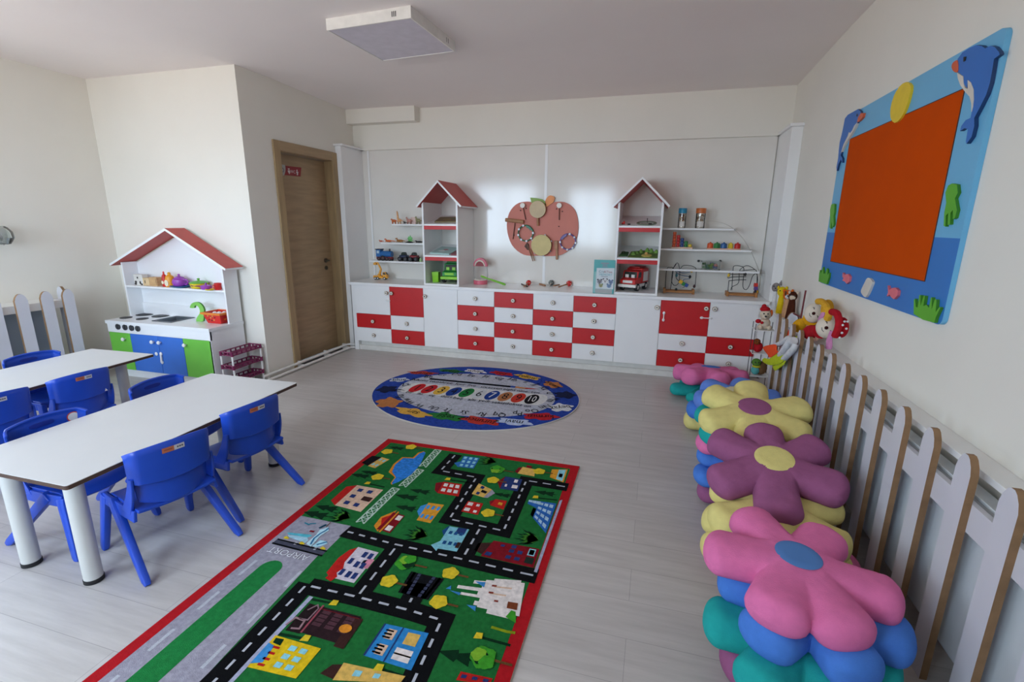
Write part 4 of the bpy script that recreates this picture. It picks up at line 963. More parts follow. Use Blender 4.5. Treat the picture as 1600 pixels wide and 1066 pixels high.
# flat wooden tap
tp = [(175, 105), (190, 75), (225, 58), (262, 62), (300, 92), (322, 140), (318, 190), (312, 258), (240, 258), (252, 210), (278, 170), (272, 125), (250, 97), (225, 95), (218, 120), (178, 118)]
ty = SY1-.02+.02
pp = [py(270+X/6.6625, 460+Y/6.6625, 3.52) for X, Y in tp]; zb = min(p.z for p in pp)
pp = [Vector((p.x, 3.52, p.z-zb+KZ)) for p in pp]
MB().prism(smooth(pp, 2), (0, .018, 0), mt('#7fc257', .45), side=mt('#4f8d36', .5)).build('tap', kt)['label'] = 'flat green wooden tap'
# hutch
HY = py(354, 503, 3.52).y; HZ0 = KZ
hx0, hx1 = KX0+.0, KX1-.0; ze = 1.085; xm = (hx0+hx1)/2-.02; za = 1.428; w = .018
xm = py(256, 358, 3.47).x
for a in (hx0, hx1-w):
    MB().box((a, HY, HZ0), (a+w, KB, ze+.012), KWH).build('side_panel', kt, .0015)
s_ = (za-.045-ze)/(hx1-xm)
MB().prism([(hx0+w, KB-.012, HZ0), (hx1-w, KB-.012, HZ0), (hx1-w, KB-.012, ze), (xm, KB-.012, za-.04), (hx0+w, KB-.012, ze)], (0, .012, 0), KWH).build('back_panel', kt)
zs = py(270, 450, HY).z
MB().box((hx0+w, HY+.002, zs-.018), (hx1-w, KB-.012, zs), KWH).build('shelf_board', kt, .0015)
MB().box((hx0+w, KB-.024, KZ), (hx1-w, KB-.012, KZ+.12), KWH).build('splashback', kt, .0015)
yr = HY-.045
for sgn, e in ((-1, hx0-.085), (1, hx1+.085)):
    Av, Bv = Vector((xm, 0, za)), Vector((e, 0, ze-.002)); n = Vector((-(Bv.z-Av.z)*sgn, 0, abs(Bv.x-Av.x))).normalized()
    if n.z < 0: n = -n
    n = n*.02; lo = [Av-Vector((0, 0, .023)), Bv-n]
    mb = MB(); mb.prism([(q.x, yr, q.z) for q in (lo[0], lo[1], Bv, Av)], (0, KB-yr, 0), KWH)
    u = n*.04
    mb.add([(Av.x, yr+.001, Av.z+.0008), (Bv.x, yr+.001, Bv.z+.0008), (Bv.x, KB, Bv.z+.0008), (Av.x, KB, Av.z+.0008)], [(0, 1, 2, 3)], ROOFRED)
    mb.add([(lo[0].x, yr+.001, lo[0].z-.0008), (lo[1].x, yr+.001, lo[1].z-.0008), (lo[1].x, KB, lo[1].z-.0008), (lo[0].x, KB, lo[0].z-.0008)], [(0, 1, 2, 3)], ROOFRED)
    mb.build('roof_panel', kt)

# things on the toy kitchen
SHZ = zs+.0005; SY = (HY+KB)/2-.02
def kp(X, Y=0): return py(200+X/8.89, 415+Y/8.89, SY)
def kx(X): return kp(X, 250).x
WOODL = mt('#c9a374', .55, var=.12, scale=18, stretch=(1, 1, 6)); WOODP = mt('#d8bd92', .55, var=.1, scale=18, stretch=(1, 6, 1))
def toybox(label, X0, X1, h, m, fm, marks):
    a, b = kx(X0), kx(X1); y0, y1 = SY-.02, SY+.035
    t = thing('toy_carton', label, 'toy box', ((a+b)/2, (y0+y1)/2, SHZ), group='toy food cartons')
    MB().box((a, y0, SHZ), (b, y1, SHZ+h), m).build('carton', t, .002)
    mb = MB()
    for x, z, rx, rz in marks: mb.poly([(a+(b-a)*x+rx*(b-a)*math.cos(2*PI*k/12), y0-.0006, SHZ+h*z+rz*h*math.sin(2*PI*k/12)) for k in range(12)], fm)
    mb.build('print', t)
toybox('black and white patterned toy milk carton on the kitchen shelf', 120, 238, .105, mt('#dedcd6', .5), INK, [(.2, .3, .13, .12), (.7, .25, .1, .16), (.45, .7, .09, .1), (.15, .12, .15, .1), (.85, .1, .12, .09)])
toybox('pale wooden toy box with a dark stroke on the kitchen shelf', 240, 325, .075, WOODP, INK, [(.35, .5, .06, .25)])
toybox('tallest plain wooden toy box next to the red sauce bottle', 328, 432, .085, WOODL, mt('#7d5b38', .6), [(.9, .5, .03, .4)])
def fork(label, X0, X1, m, h, g):
    x0, x1 = kx(X0), kx(X1); t = thing('toy_bottle', label, 'toy bottle', ((x0+x1)/2, SY, SHZ), group=g)
    xc = (x0+x1)/2; r = (x1-x0)/2
    MB().lathe([(r*.85, 0), (r, .006), (r, h*.5), (r*.8, h*.72), (r*.35, h*.82), (r*.3, h*.9)], m, (xc, SY, SHZ), 18).build('bottle', t)
    MB().lathe([(r*.35, h*.9), (r*.35, h*.93), (r*.15, h), (0, h)], mt('#d7343a' if 'red' in label else '#e2a92e', .45), (xc, SY, SHZ), 14).build('nozzle', t)
    mb = MB(); mb.poly([(xc+r*.6*math.cos(2*PI*k/14), SY-r-.0008, SHZ+h*.28+r*.75*math.sin(2*PI*k/14)) for k in range(14)], mt('#efe3c8', .5)); mb.build('label_patch', t)
fork('red toy ketchup bottle on the kitchen shelf', 490, 540, mt('#c9231f', .4), .145, 'toy sauce bottles')
fork('orange yellow toy mustard bottle on the kitchen shelf', 545, 635, mt('#eda21f', .4), .14, 'toy sauce bottles')
PURP = mt('#9a45ae', .35, var=.03, scale=8); TBLUE = mt('#2f7fb8', .4)
xc = kx(745); MB_ = MB().lathe([(.045, 0), (.062, .004), (.085, .013), (.09, .017), (.084, .017), (.06, .009), (0, .006)], TBLUE, (xc-.01, SY-.01, SHZ), 28).build('toy_saucer')
tag(MB_, 'blue toy saucer under the purple teapot on the kitchen shelf', 'saucer')
t = thing('toy_teapot', 'purple toy teapot with lid standing on a blue saucer', 'teapot', (xc-.02, SY, SHZ+.009))
z0 = SHZ+.010
MB().lathe([(.04, 0), (.056, .012), (.064, .04), (.058, .065), (.04, .08)], PURP, (xc-.02, SY, z0), 26).build('pot', t)
MB().lathe([(.042, .079), (.04, .086), (.02, .094), (.009, .098), (.008, .104), (.012, .11), (.007, .117), (0, .118)], PURP, (xc-.02, SY, z0), 22).build('lid', t)
MB().tube([(xc+.035, SY, z0+.065), (xc+.07, SY, z0+.066), (xc+.082, SY, z0+.045), (xc+.065, SY, z0+.022), (xc+.04, SY, z0+.02)], .0075, PURP, 10).build('handle', t)
MB().tube([(xc-.075, SY, z0+.03), (xc-.086, SY, z0+.05), (xc-.092, SY, z0+.07)], [.013, .009, .008], PURP, 10).build('spout', t)
YELP = mt('#e3c62f', .4); GRNP = mt('#62b13c', .4); REDP = mt('#cf2320', .4); PLUM = mt('#8a3f5f', .4)
xc = kx(985); t = thing('toy_pot', 'yellow toy pot with a green lid on the kitchen shelf', 'toy pot', (xc, SY, SHZ))
MB().lathe([(.05, 0), (.066, .006), (.076, .04), (.079, .05), (.07, .05)], YELP, (xc, SY, SHZ), 28).build('pot', t)
MB().lathe([(.08, .05), (.082, .055), (.06, .066), (.02, .073), (.009, .076), (.009, .083), (.015, .088), (.009, .095), (0, .096)], GRNP, (xc, SY, SHZ), 28).build('lid', t)
xc = kx(1140); yq = SY-.045; t = thing('toy_pan', 'small purple lidded toy pan with a long plum handle lying before the yellow pot', 'toy pan', (xc, yq, SHZ))
MB().lathe([(.032, 0), (.044, .006), (.048, .03), (.04, .03)], PURP, (xc, yq, SHZ), 22).build('pan', t)
MB().lathe([(.049, .03), (.044, .038), (.015, .046), (.007, .048), (.009, .056), (.006, .062), (0, .062)], PURP, (xc, yq, SHZ), 22).build('lid', t)
MB().tube([(xc-.045, yq, SHZ+.024), (xc-.09, yq-.012, SHZ+.03), (xc-.145, yq-.025, SHZ+.034)], [.009, .007, .009], PLUM, 8).build('handle', t)
xc = kx(1275); t = thing('toy_mug', 'red toy mug at the right end of the kitchen shelf', 'toy mug', (xc-.01, yq, SHZ))
MB().lathe([(.027, 0), (.03, .004), (.032, .062), (.027, .062), (.026, .01), (0, .008)], REDP, (xc-.01, yq+.03, SHZ), 20).build('cup', t)
MB().tube([(xc-.01, yq, SHZ+.05), (xc-.013, yq-.02, SHZ+.045), (xc-.013, yq-.02, SHZ+.022), (xc-.01, yq, SHZ+.015)], .005, mt('#e3554a', .4), 8).build('handle', t)
xc = kx(1205); o = MB().lathe([(.028, 0), (.036, .003), (.04, .012), (.036, .012), (.03, .006), (0, .005)], YELP, (xc+.01, yq-.025, SHZ), 20).build('toy_plate'); tag(o, 'tiny yellow toy plate in front of the red mug', 'toy plate')
# red shopping basket on the kitchen worktop
bz = KZ+.001; by = 3.49; bp = [fl(270+X/6.6625, 460+Y/6.6625, bz) for X, Y in ((370, 290), (470, 308), (555, 296))]
bx0, bx1 = bp[0].x-.01, KX1-.03; by0, by1 = KY+.075, KY+.2
by0 = fl(340.5, 506, bz).y; by1 = by0+.13; bx0 = fl(326, 504.5, bz).x; bx1 = bx0+.155
t = thing('toy_basket', 'red toy shopping basket with an orange rim at the right of the kitchen worktop', 'basket', ((bx0+bx1)/2, (by0+by1)/2, bz))
h = .105; fl_ = .028
inn = .006
def bring(e, z): return [(bx0-e, by0-e, z), (bx1+e, by0-e, z), (bx1+e, by1+e, z), (bx0-e, by1+e, z)]
vs = bring(0, bz)+bring(fl_, bz+h)+bring(fl_-inn, bz+h)+bring(-inn, bz+.006); fs = [(3, 2, 1, 0), (12, 13, 14, 15)]
for a in (0, 4, 8):
    for i in range(4): j = (i+1) % 4; fs.append((a+i, a+j, a+4+j, a+4+i))
MB().add(vs, fs, REDP).build('basket', t, .004)
vs = bring(fl_+.006, bz+h-.02)+bring(fl_+.012, bz+h-.002)+bring(fl_-.008, bz+h-.0)+bring(fl_-.004, bz+h-.02); fs = []
for a in (0, 4, 8):
    for i in range(4): j = (i+1) % 4; fs.append((a+i, a+j, a+4+j, a+4+i))
MB().add(vs, fs, mt('#e8862a', .4)).build('rim', t, .002)
mb = MB(); hole = mt('#c8a04a', .6); hole2 = mt('#5e0f10', .6)
for k, (fx, fz, m) in enumerate(((.2, .35, hole2), (.38, .55, hole), (.2, .72, hole), (.4, .3, hole2), (.58, .35, hole), (.7, .6, hole2), (.55, .72, hole))):
    x = bx0+(bx1-bx0)*fx; z = bz+h*fz; e = fl_*fz
    mb.poly([(x+.009*math.cos(2*PI*i/10), by0-e-.0008, z+.010*math.sin(2*PI*i/10)) for i in range(10)], m)
for fy, fz in ((.3, .4), (.65, .55), (.45, .75)):
    yy = by0+(by1-by0)*fy; z = bz+h*fz; mb.poly([(bx1+fl_*fz+.0008, yy+.014*math.cos(2*PI*i/10), z+.012*math.sin(2*PI*i/10)) for i in range(10)], mt('#e8862a', .4))
mb.build('cut_holes', t)
for i, (fx, fy) in enumerate(((.3, .35), (.55, .45), (.8, .6))):
    o = MB().sph((bx0+(bx1-bx0)*fx, by0+(by1-by0)*fy, bz+h-.03), (.024, .024, .030), mt('#ecebe6', .5), 16, 10).build('toy_egg')
    tag(o, 'white toy egg in the red basket, '+('leftmost', 'middle', 'rightmost')[i]+' of three', 'toy egg', 'eggs in the red basket')

# ---------------------------------------------------------------- purple tiered rack beside the kitchen
rx0, rx1, ry0, ry1 = -3.70, -3.575, 3.33, 3.66
PLUMR = mt('#7b2350', .4, var=.04, scale=9)
t = thing('storage_rack', 'small three tier plum plastic rack with white posts beside the toy kitchen', 'rack', ((rx0+rx1)/2, (ry0+ry1)/2, 0))
for z in (.07, .195, .32):
    mb = MB(); b = .006
    mb.box((rx0+.01, ry0+.01, z-.004), (rx1-.01, ry1-.01, z), PLUMR)
    for (ax, ay), (cxx, cyy) in (((rx0, ry0), (rx1, ry0)), ((rx1, ry0), (rx1, ry1)), ((rx1, ry1), (rx0, ry1)), ((rx0, ry1), (rx0, ry0))):
        mb.tube([(ax, ay, z+.03), (cxx, cyy, z+.03)], b, PLUMR, 8); mb.tube([(ax, ay, z), (cxx, cyy, z)], .005, PLUMR, 8)
        n = 3 if abs(ay-cyy) < .01 else 6
        for k in range(n+1): f_ = k/n; x, yy = ax+(cxx-ax)*f_, ay+(cyy-ay)*f_; mb.box((x-.005, yy-.005, z), (x+.005, yy+.005, z+.03), PLUMR)
    for x in (rx0, rx1):
        for yy in (ry0, ry1): mb.cyl((x, yy, z-.006), (x, yy, z+.034), .0125, PLUMR, 14)
    mb.build('basket_tier', t)
for x in (rx0, rx1):
    for yy in (ry0, ry1):
        for z0, z1 in ((0, .064), (.1045, .189), (.2295, .314)): MB().cyl((x, yy, z0), (x, yy, z1), .0085, PLASTIC, 12).build('post', t)

# ---------------------------------------------------------------- flower cushions
def cloth(hexc): return mt(hexc, .9, var=.05, scale=30, bump=.35, bscale=260, spec=.15)
CPINK, CTEAL, CBLU, CPURP, CYEL, CPERI = cloth('#dc74a6'), cloth('#23a09c'), cloth('#4a7dd0'), cloth('#96587f'), cloth('#ddd084'), cloth('#6488d6')
def flower(mat, patch, seed, n=6, R=.30, H=.075, droop=.0, adj={}):
    """mesh parts in local space: puffy six petal cushion lying flat"""
    rnd = random.Random(seed)
    pet = [(2*PI*(i+rnd.uniform(-.06, .06))/n+math.radians(adj.get(i, 0)), R*rnd.uniform(.94, 1.05), rnd.uniform(.92, 1.06)) for i in range(n)]
    w0, w1 = .082, .090
    def depth(x, y):
        """how deep inside the petals the point lies, 0 at the seam .. 1 on a petal's spine"""
        best = []
        for a, L, k in pet:
            c, s = math.cos(a), math.sin(a); t = x*c+y*s; d = abs(-x*s+y*c); w = (w0+(w1-w0)*max(0, min(1, t/L)))*k
            Lc = L-w*.62
            if t < 0: dd = math.hypot(t, d)
            elif t > Lc: dd = math.hypot((t-Lc)/.62, d)
            else: dd = d
            best.append(1-dd/w)
        return max(best), sorted(best)[-2]
    def reach(th):
        lo, hi = 0., R*1.3
        for _ in range(22):
            m = (lo+hi)/2
            if depth(m*math.cos(th), m*math.sin(th))[0] > 0: lo = m
            else: hi = m
        return lo
    def height(x, y):
        a, b = depth(x, y); a = max(0, min(1, a)); b = max(0, b)
        h = max(0, 1-(1-a)**2.6)**(1/2.2)
        r = math.hypot(x, y)
        core = max(0, min(1, (.155-r)/.09)); core = core*core*(3-2*core)
        return H*(h*(1-core)+(1.0+.06*core)*core)
    NT, NR = 132, 16; vs = []; fs = []
    Rs = [reach(2*PI*i/NT) for i in range(NT)]
    sr = [math.sin(PI/2*(j/NR))**.9 for j in range(1, NR+1)]
    top = [(0, 0, height(0, 0))]; bot = [(0, 0, -height(0, 0)*.85)]
    for i in range(NT):
        th = 2*PI*i/NT
        for s_ in sr:
            r = Rs[i]*s_; x, y = r*math.cos(th), r*math.sin(th); h = height(x*.9995, y*.9995) if s_ < 1 else 0
            wob = .0045*noise.noise(Vector((x*18+seed, y*18, seed)))+.0016*noise.noise(Vector((x*55, y*55, seed*2)))
            d = -droop*r*r
            top.append((x, y, h+wob*(s_ < 1)+d)); bot.append((x, y, -h*.85+d))
    vs = top+bot; m = len(top)
    I = lambda i, j: 1+(i % NT)*NR+j
    for i in range(NT):
        fs.append((0, I(i, 0), I(i+1, 0))); fs.append((m, m+I(i+1, 0), m+I(i, 0)))
        for j in range(NR-1):
            fs.append((I(i, j), I(i, j+1), I(i+1, j+1), I(i+1, j))); fs.append((m+I(i, j), m+I(i+1, j), m+I(i+1, j+1), m+I(i, j+1)))
        fs.append((I(i, NR-1), m+I(i, NR-1), m+I(i+1, NR-1), I(i+1, NR-1)))
    return (vs, fs), height
def cushion(label, loc, rz, tilt, tdir, mat, pm, seed, R=.297, H=.07, grp='flower shaped floor cushions', droop=.0, pr=.078, adj={}):
    """tilt: how far it leans, tdir: compass direction of its low side"""
    t = thing('flower_cushion', label, 'cushion', loc, 0, grp)
    ax = Vector((-math.sin(tdir), math.cos(tdir), 0))
    t.rotation_euler = (Matrix.Rotation(tilt, 4, ax) @ Matrix.Rotation(rz, 4, 'Z')).to_euler()
    (vs, fs), hf = flower(mat, pm, seed, R=R, H=H, droop=droop, adj=adj)
    MB().add(vs, fs, mat).build('petals', t, local=True, ang=80)
    NT, NR = 32, 5; vs = [(0, 0, hf(0, 0)+.005)]; fs = []
    for i in range(NT):
        for j in range(1, NR+1):
            r = pr*j/NR; x, y = r*math.cos(2*PI*i/NT)*1.05, r*math.sin(2*PI*i/NT); vs.append((x, y, hf(x, y)-droop*r*r+(.005 if j < NR else .001)))
    for i in range(NT):
        fs.append((0, 1+i*NR, 1+((i+1) % NT)*NR))
        for j in range(NR-1): fs.append((1+i*NR+j, 1+i*NR+j+1, 1+((i+1) % NT)*NR+j+1, 1+((i+1) % NT)*NR+j))
    MB().add(vs, fs, pm).build('centre_patch', t, local=True, ang=80)
    return t
R_ = math.radians
# nearest stack, from the floor up
cushion('purple flower cushion on the floor, lowest of the nearest stack', (.585, 1.59, .058), R_(20), 0, 0, CPURP, CYEL, 11, H=.07)
cushion('teal flower cushion in the nearest stack, over the purple one', (.535, 1.53, .165), R_(-4), R_(3), R_(-60), CTEAL, CYEL, 12, R=.285, H=.068)
cushion('blue flower cushion right under the big pink one of the nearest stack', (.57, 1.58, .268), R_(-12), R_(3), R_(-60), CBLU, CPINK, 13, R=.28, H=.068)
cushion('big pink flower cushion with a blue middle, top of the nearest stack', (.53, 1.63, .362), R_(-8), R_(4), R_(-50), CPINK, mt('#4f7fbe', .8, var=.03), 14, R=.295, H=.064, pr=.068, adj={4: 16, 3: 4})
# second stack
cushion('pink flower cushion on the floor under the two yellow ones', (.64, 2.13, .058), R_(5), 0, 0, CPINK, CYEL, 21, H=.068)
cushion('lower yellow flower cushion of the two under the purple one', (.565, 2.08, .165), R_(30), R_(2), R_(-90), CYEL, CPURP, 22, H=.066)
cushion('upper yellow flower cushion, right under the big purple one', (.575, 2.12, .275), R_(24), R_(8), R_(-90), CYEL, CPURP, 23, H=.066)
cushion('big purple flower cushion with a yellow middle in the second stack', (.585, 2.285, .412), R_(27), R_(17), R_(-95), CPURP, CYEL, 24, R=.30, H=.066, pr=.08, adj={0: 10, 5: 16})
# third stack
cushion('purple flower cushion on the floor, lowest of the third stack', (.62, 2.655, .055), R_(0), 0, 0, CPURP, CYEL, 31, H=.056)
cushion('blue flower cushion lying directly on the floor level purple one of the third stack', (.60, 2.68, .15), R_(8), 0, 0, CBLU, CYEL, 32, H=.052)
cushion('blue flower cushion beneath the pink one of the third stack', (.60, 2.70, .24), R_(-3), R_(2), R_(90), CBLU, CYEL, 33, H=.05)
cushion('pink flower cushion squeezed between the blue and teal ones, third stack', (.585, 2.72, .325), R_(12), R_(3), R_(-90), CPINK, CBLU, 34, H=.05)
cushion('teal flower cushion right under the yellow one on top, third stack', (.565, 2.77, .40), R_(28), R_(7), R_(-90), CTEAL, CYEL, 35, H=.052)
cushion('yellow flower cushion with a purple middle on top of the third stack', (.575, 2.76, .485), R_(22), R_(15), R_(-95), CYEL, CPURP, 36, R=.30, H=.062, pr=.08)
# fourth stack
cushion('yellow flower cushion on the floor, lowest of the fourth stack', (.60, 3.68, .062), R_(0), 0, 0, CYEL, CPURP, 41, H=.068)
cushion('bright blue flower cushion between the yellow and the pale blue one', (.59, 3.66, .165), R_(10), R_(2), R_(-90), CBLU, CYEL, 42, H=.066)
cushion('pale blue flower cushion with a cream middle topping the fourth stack', (.635, 3.64, .272), R_(12), R_(7), R_(-110), CPERI, mt('#d8cfa6', .8), 43, R=.30, H=.068)
# farthest, by the cabinets
cushion('teal flower cushion on the floor in front of the red drawers', (.545, 4.42, .062), R_(3), 0, 0, CTEAL, CYEL, 51, R=.335, H=.0528)
cushion('pink flower cushion farthest away, on a teal one by the red drawers', (.545, 4.47, .19), R_(-15), R_(9), R_(90), CPINK, CBLU, 52, R=.335, H=.08)

# ---------------------------------------------------------------- sea picture board on the right wall
BX = XR-.02
SKYB = mt('#6cb4dc', .45, var=.02, scale=4); SEAB = mt('#2f78c4', .45, var=.05, scale=3); ORAN = mt('#c94a04', .9, var=.03, scale=6, bump=.1, bscale=300, spec=.08)
def bp(X, Y, x=BX): return px(1260+X/2.2206, 40+Y/2.2206, x)
bd = thing('picture_board', 'big orange pinboard in a blue sea frame with dolphins on the right wall', 'board', (XR, 3.1, 1.1))
TLc, TRc, BRc, BLc = bp(140, 308), bp(705, 12), bp(460, 1038), bp(42, 890)
y0, y1 = (TRc.y+BRc.y)/2, (TLc.y+BLc.y)/2; z0, z1 = (BLc.z+BRc.z)/2, (TLc.z+TRc.z)/2
zs_ = (bp(527, 640).z+bp(60, 772).z)/2
def rrect(ya, yb, za, zb, r, corners):
    out = []
    for (yy, zz, a0, on) in ((yb, zb, 0, corners[0]), (ya, zb, PI/2, corners[1]), (ya, za, PI, corners[2]), (yb, za, 1.5*PI, corners[3])):
        if not on: out.append((yy, zz)); continue
        cy, cz = yy-(r if a0 in (0, 1.5*PI) else -r), zz-(r if a0 in (0, PI/2) else -r)
        out += [(cy+r*math.cos(a0+PI/2*k/5), cz+r*math.sin(a0+PI/2*k/5)) for k in range(6)]
    return out
mb = MB(); mb.prism([(BX, y, z) for y, z in rrect(y0, y1, zs_, z1, .03, (1, 1, 0, 0))], (XR-BX-.001, 0, 0), SKYB)
mb.prism([(BX, y, z) for y, z in rrect(y0, y1, z0, zs_, .03, (0, 0, 1, 1))], (XR-BX-.001, 0, 0), SEAB, side=SKYB)
mb.build('frame_board', bd)
o4 = [bp(155, 388, BX-.002), bp(550, 228, BX-.002), bp(405, 887, BX-.002), bp(82, 815, BX-.002)]
ya, yb = (o4[1].y+o4[2].y)/2, (o4[0].y+o4[3].y)/2; za, zb = (o4[2].z+o4[3].z)/2, (o4[0].z+o4[1].z)/2
MB().box((BX-.002, ya, za), (BX+.005, yb, zb), ORAN).build('pin_surface', bd)['label'] = 'plain orange felt'
mb = MB(); e = .004
DK = mt('#5a2408', .7)
for a, b in (((ya-e, za-e), (yb+e, za)), ((ya-e, zb), (yb+e, zb+e)), ((ya-e, za), (ya, zb)), ((yb, za), (yb+e, zb))): mb.box((BX-.0025, a[0], a[1]), (BX, b[0], b[1]), DK)
mb.build('pin_edge', bd)
def cut(name, pts, mat, th=.012, f=bp, parent=None, side=None, x=None, sm=0):
    x = x if x is not None else BX-th
    P = [f(*p, x) for p in pts]
    if sm: P = smooth(P, sm)
    return MB().prism(P, (th-.0005, 0, 0), mat, side=side).build(name, parent or bd, ang=50)
GRN = mt('#5cae2a', .5, var=.05, scale=6); GRND = mt('#3d8519', .55); DOL = mt('#2f6fc0', .5, var=.04, scale=5); DOLD = mt('#163a6b', .55); CRM = mt('#d9d2c6', .55); BEAK = mt('#d8613a', .5); CORAL = mt('#e0707c', .5); SUNY = mt('#e8c92a', .5)
cut('sun', [(362, 210), (357, 245), (345, 285), (328, 320), (306, 338), (292, 320), (292, 285), (303, 245), (322, 212), (345, 196)], SUNY, sm=2)
def d1(X, Y, x): return px(1480+X/5.918, 50+Y/5.918, x)
d = cut('dolphin', [(95, 250), (140, 190), (200, 150), (265, 122), (320, 130), (350, 152), (400, 128), (440, 140), (478, 185), (485, 210), (432, 250), (420, 330), (395, 470), (360, 580), (300, 700), (250, 795), (250, 870), (225, 970), (178, 1035), (172, 1010), (190, 900), (160, 890), (118, 918), (130, 870), (170, 815), (215, 795), (235, 700), (245, 600), (238, 520), (215, 460), (190, 440), (185, 520), (150, 480), (150, 410), (100, 370)], DOL, .014, d1, side=DOLD)
cut('beak', [(95, 265), (70, 268), (45, 295), (40, 330), (55, 360), (82, 375), (100, 350)], BEAK, .016, d1, d, sm=2)
cut('belly', [(90, 375), (145, 410), (148, 470), (165, 520), (190, 525), (188, 445), (215, 465), (240, 530), (243, 620), (235, 690), (222, 740), (222, 660), (205, 595), (165, 555), (120, 490), (98, 430)], CRM, .016, d1, d)
cut('eye', [(150, 230), (172, 228), (165, 265), (148, 275)], BLACKM, .0165, d1, d)
def d2(X, Y, x): return px(1290+X/5.925, 160+Y/5.925, x)
d = cut('dolphin', [(300, 62), (325, 85), (330, 110), (300, 175), (270, 240), (220, 320), (185, 370), (150, 450), (140, 490), (155, 520), (155, 560), (140, 530), (120, 570), (103, 635), (100, 600), (115, 520), (122, 440), (130, 370), (150, 290), (165, 220), (178, 150), (205, 115), (250, 90)], DOL, .012, d2, side=DOLD)
cut('beak', [(325, 100), (350, 100), (340, 140), (310, 175), (290, 185), (300, 140)], BEAK, .0135, d2, d)
cut('belly', [(292, 185), (265, 215), (245, 260), (225, 285), (215, 275), (205, 310), (190, 340), (165, 390), (140, 470), (185, 378), (240, 290), (275, 230)], CRM, .0135, d2, d)
cut('eye', [(288, 105), (295, 108), (292, 130), (283, 132)], BLACKM, .014, d2, d)
cut('octopus', [(505, 548), (522, 552), (525, 580), (515, 600), (522, 640), (515, 668), (508, 672), (508, 640), (500, 650), (498, 690), (490, 692), (492, 650), (484, 660), (482, 698), (476, 695), (478, 650), (485, 615), (482, 580), (492, 555)], GRN, side=GRND)
cut('octopus', [(92, 618), (98, 620), (97, 645), (94, 660), (95, 690), (90, 700), (88, 680), (84, 705), (80, 700), (82, 670), (82, 640), (86, 622)], GRN, side=GRND)
def b8(X, Y, x): return px(1270+X/7.273, 400+Y/7.273, x)
cut('seaweed', [(1145, 660), (1148, 500), (1160, 485), (1170, 580), (1190, 590), (1210, 445), (1225, 445), (1222, 570), (1260, 450), (1275, 455), (1255, 570), (1290, 555), (1320, 590), (1340, 475), (1355, 470), (1350, 610), (1385, 495), (1405, 495), (1395, 640), (1440, 580), (1448, 590), (1395, 700), (1380, 760), (1250, 725)], GRN, f=b8, side=GRND)
cut('seaweed', [(65, 290), (72, 200), (82, 160), (92, 200), (115, 125), (120, 200), (140, 200), (158, 140), (168, 160), (165, 220), (185, 190), (182, 240), (155, 322)], GRN, f=b8, side=GRND)
for q, nm in ((((340, 190), (360, 215), (400, 205), (420, 235), (410, 290), (385, 318), (360, 290), (335, 280), (350, 250), (335, 240)), 'fish'), (((850, 335), (868, 385), (900, 365), (940, 360), (968, 395), (960, 450), (920, 492), (890, 470), (872, 440), (838, 460), (855, 415)), 'fish')):
    cut(nm, q, CORAL, f=b8)
cut('shell', [(610, 260), (640, 250), (678, 295), (660, 350), (640, 400), (600, 470), (565, 445), (545, 405), (560, 360), (585, 310)], CRM, f=b8, sm=2)

# ---------------------------------------------------------------- apple board with instruments
AY = YP-.018
def ap(X, Y, y=AY): return py(780+X/9.693, 300+Y/9.693, y)
APR = mt('#cf7a68', .55, var=.03, scale=5); WEDGE = mt('#8a6246', .65)
t = thing('apple_board', 'red apple shaped wooden board on the white wall panel, hung with instruments', 'board', tuple(ap(650, 560)))
out = [(470, 150), (390, 148), (300, 165), (215, 225), (150, 320), (120, 440), (118, 560), (140, 680), (190, 800), (270, 890), (370, 950), (470, 968), (600, 966), (700, 972), (860, 970), (960, 945), (1060, 880), (1130, 790), (1180, 680), (1200, 540), (1190, 400), (1150, 280), (1080, 200), (990, 155), (900, 148), (820, 158), (760, 200), (700, 235), (620, 235), (550, 200)]
def slab(name, pts, m, th, y, parent, k=2, side=None):
    P = [ap(*q, y-th) for q in pts]; P = smooth(P, k) if k > 1 else P
    return MB().prism(P, (0, th, 0), m, side=side or WEDGE).build(name, parent, ang=50)
slab('apple', out, APR, .016, YP-.001, t)
slab('leaf', [(468, 85), (560, 92), (650, 110), (700, 150), (715, 200), (640, 215), (540, 200), (490, 165)], mt('#93b45a', .55), .008, AY+.0005, t, 1)
slab('stalk', [(720, 225), (695, 190), (700, 130), (735, 70), (775, 52), (820, 65), (842, 100), (815, 160), (770, 190)], mt('#ef9a5c', .55), .008, AY+.0005, t)
PEG = mt('#4a2a1c', .6); STEELJ = mt('#8f8f92', .4, metal=.8)
mb = MB()
for X, Y in ((325, 280), (410, 248), (870, 258), (958, 296), (905, 522), (206, 458), (225, 655), (845, 835)):
    p = ap(X, Y, AY); mb.cyl((p.x, AY, p.z), (p.x, AY-.014, p.z), .006, PEG, 10)
mb.build('pegs', t)
SKIN = mt('#cdb893', .6, var=.05, scale=12); SKIN2 = mt('#d3c084', .6, var=.06, scale=12); STICK = mt('#a97955', .55, var=.1, scale=20)
def inst(name, label, c, cat='instrument'): return thing(name, label, cat, tuple(ap(*c)), group='instruments on the apple board')
def mallet(label, head, tip):
    t = inst('mallet', label, head); p, q = ap(*head, AY-.02), ap(*tip, AY-.012)
    MB().cyl((p.x, AY-.006, p.z), (p.x, AY-.034, p.z), .028, CREAM, 22).build('head', t, .003)
    MB().tube([(p.x, AY-.018, p.z), tuple(q)], .0045, PEG, 8).build('stick', t)
mallet('left of two small round mallets hanging high on the apple board', (355, 205), (402, 420))
mallet('right of two small round mallets hanging high on the apple board', (910, 205), (908, 425))
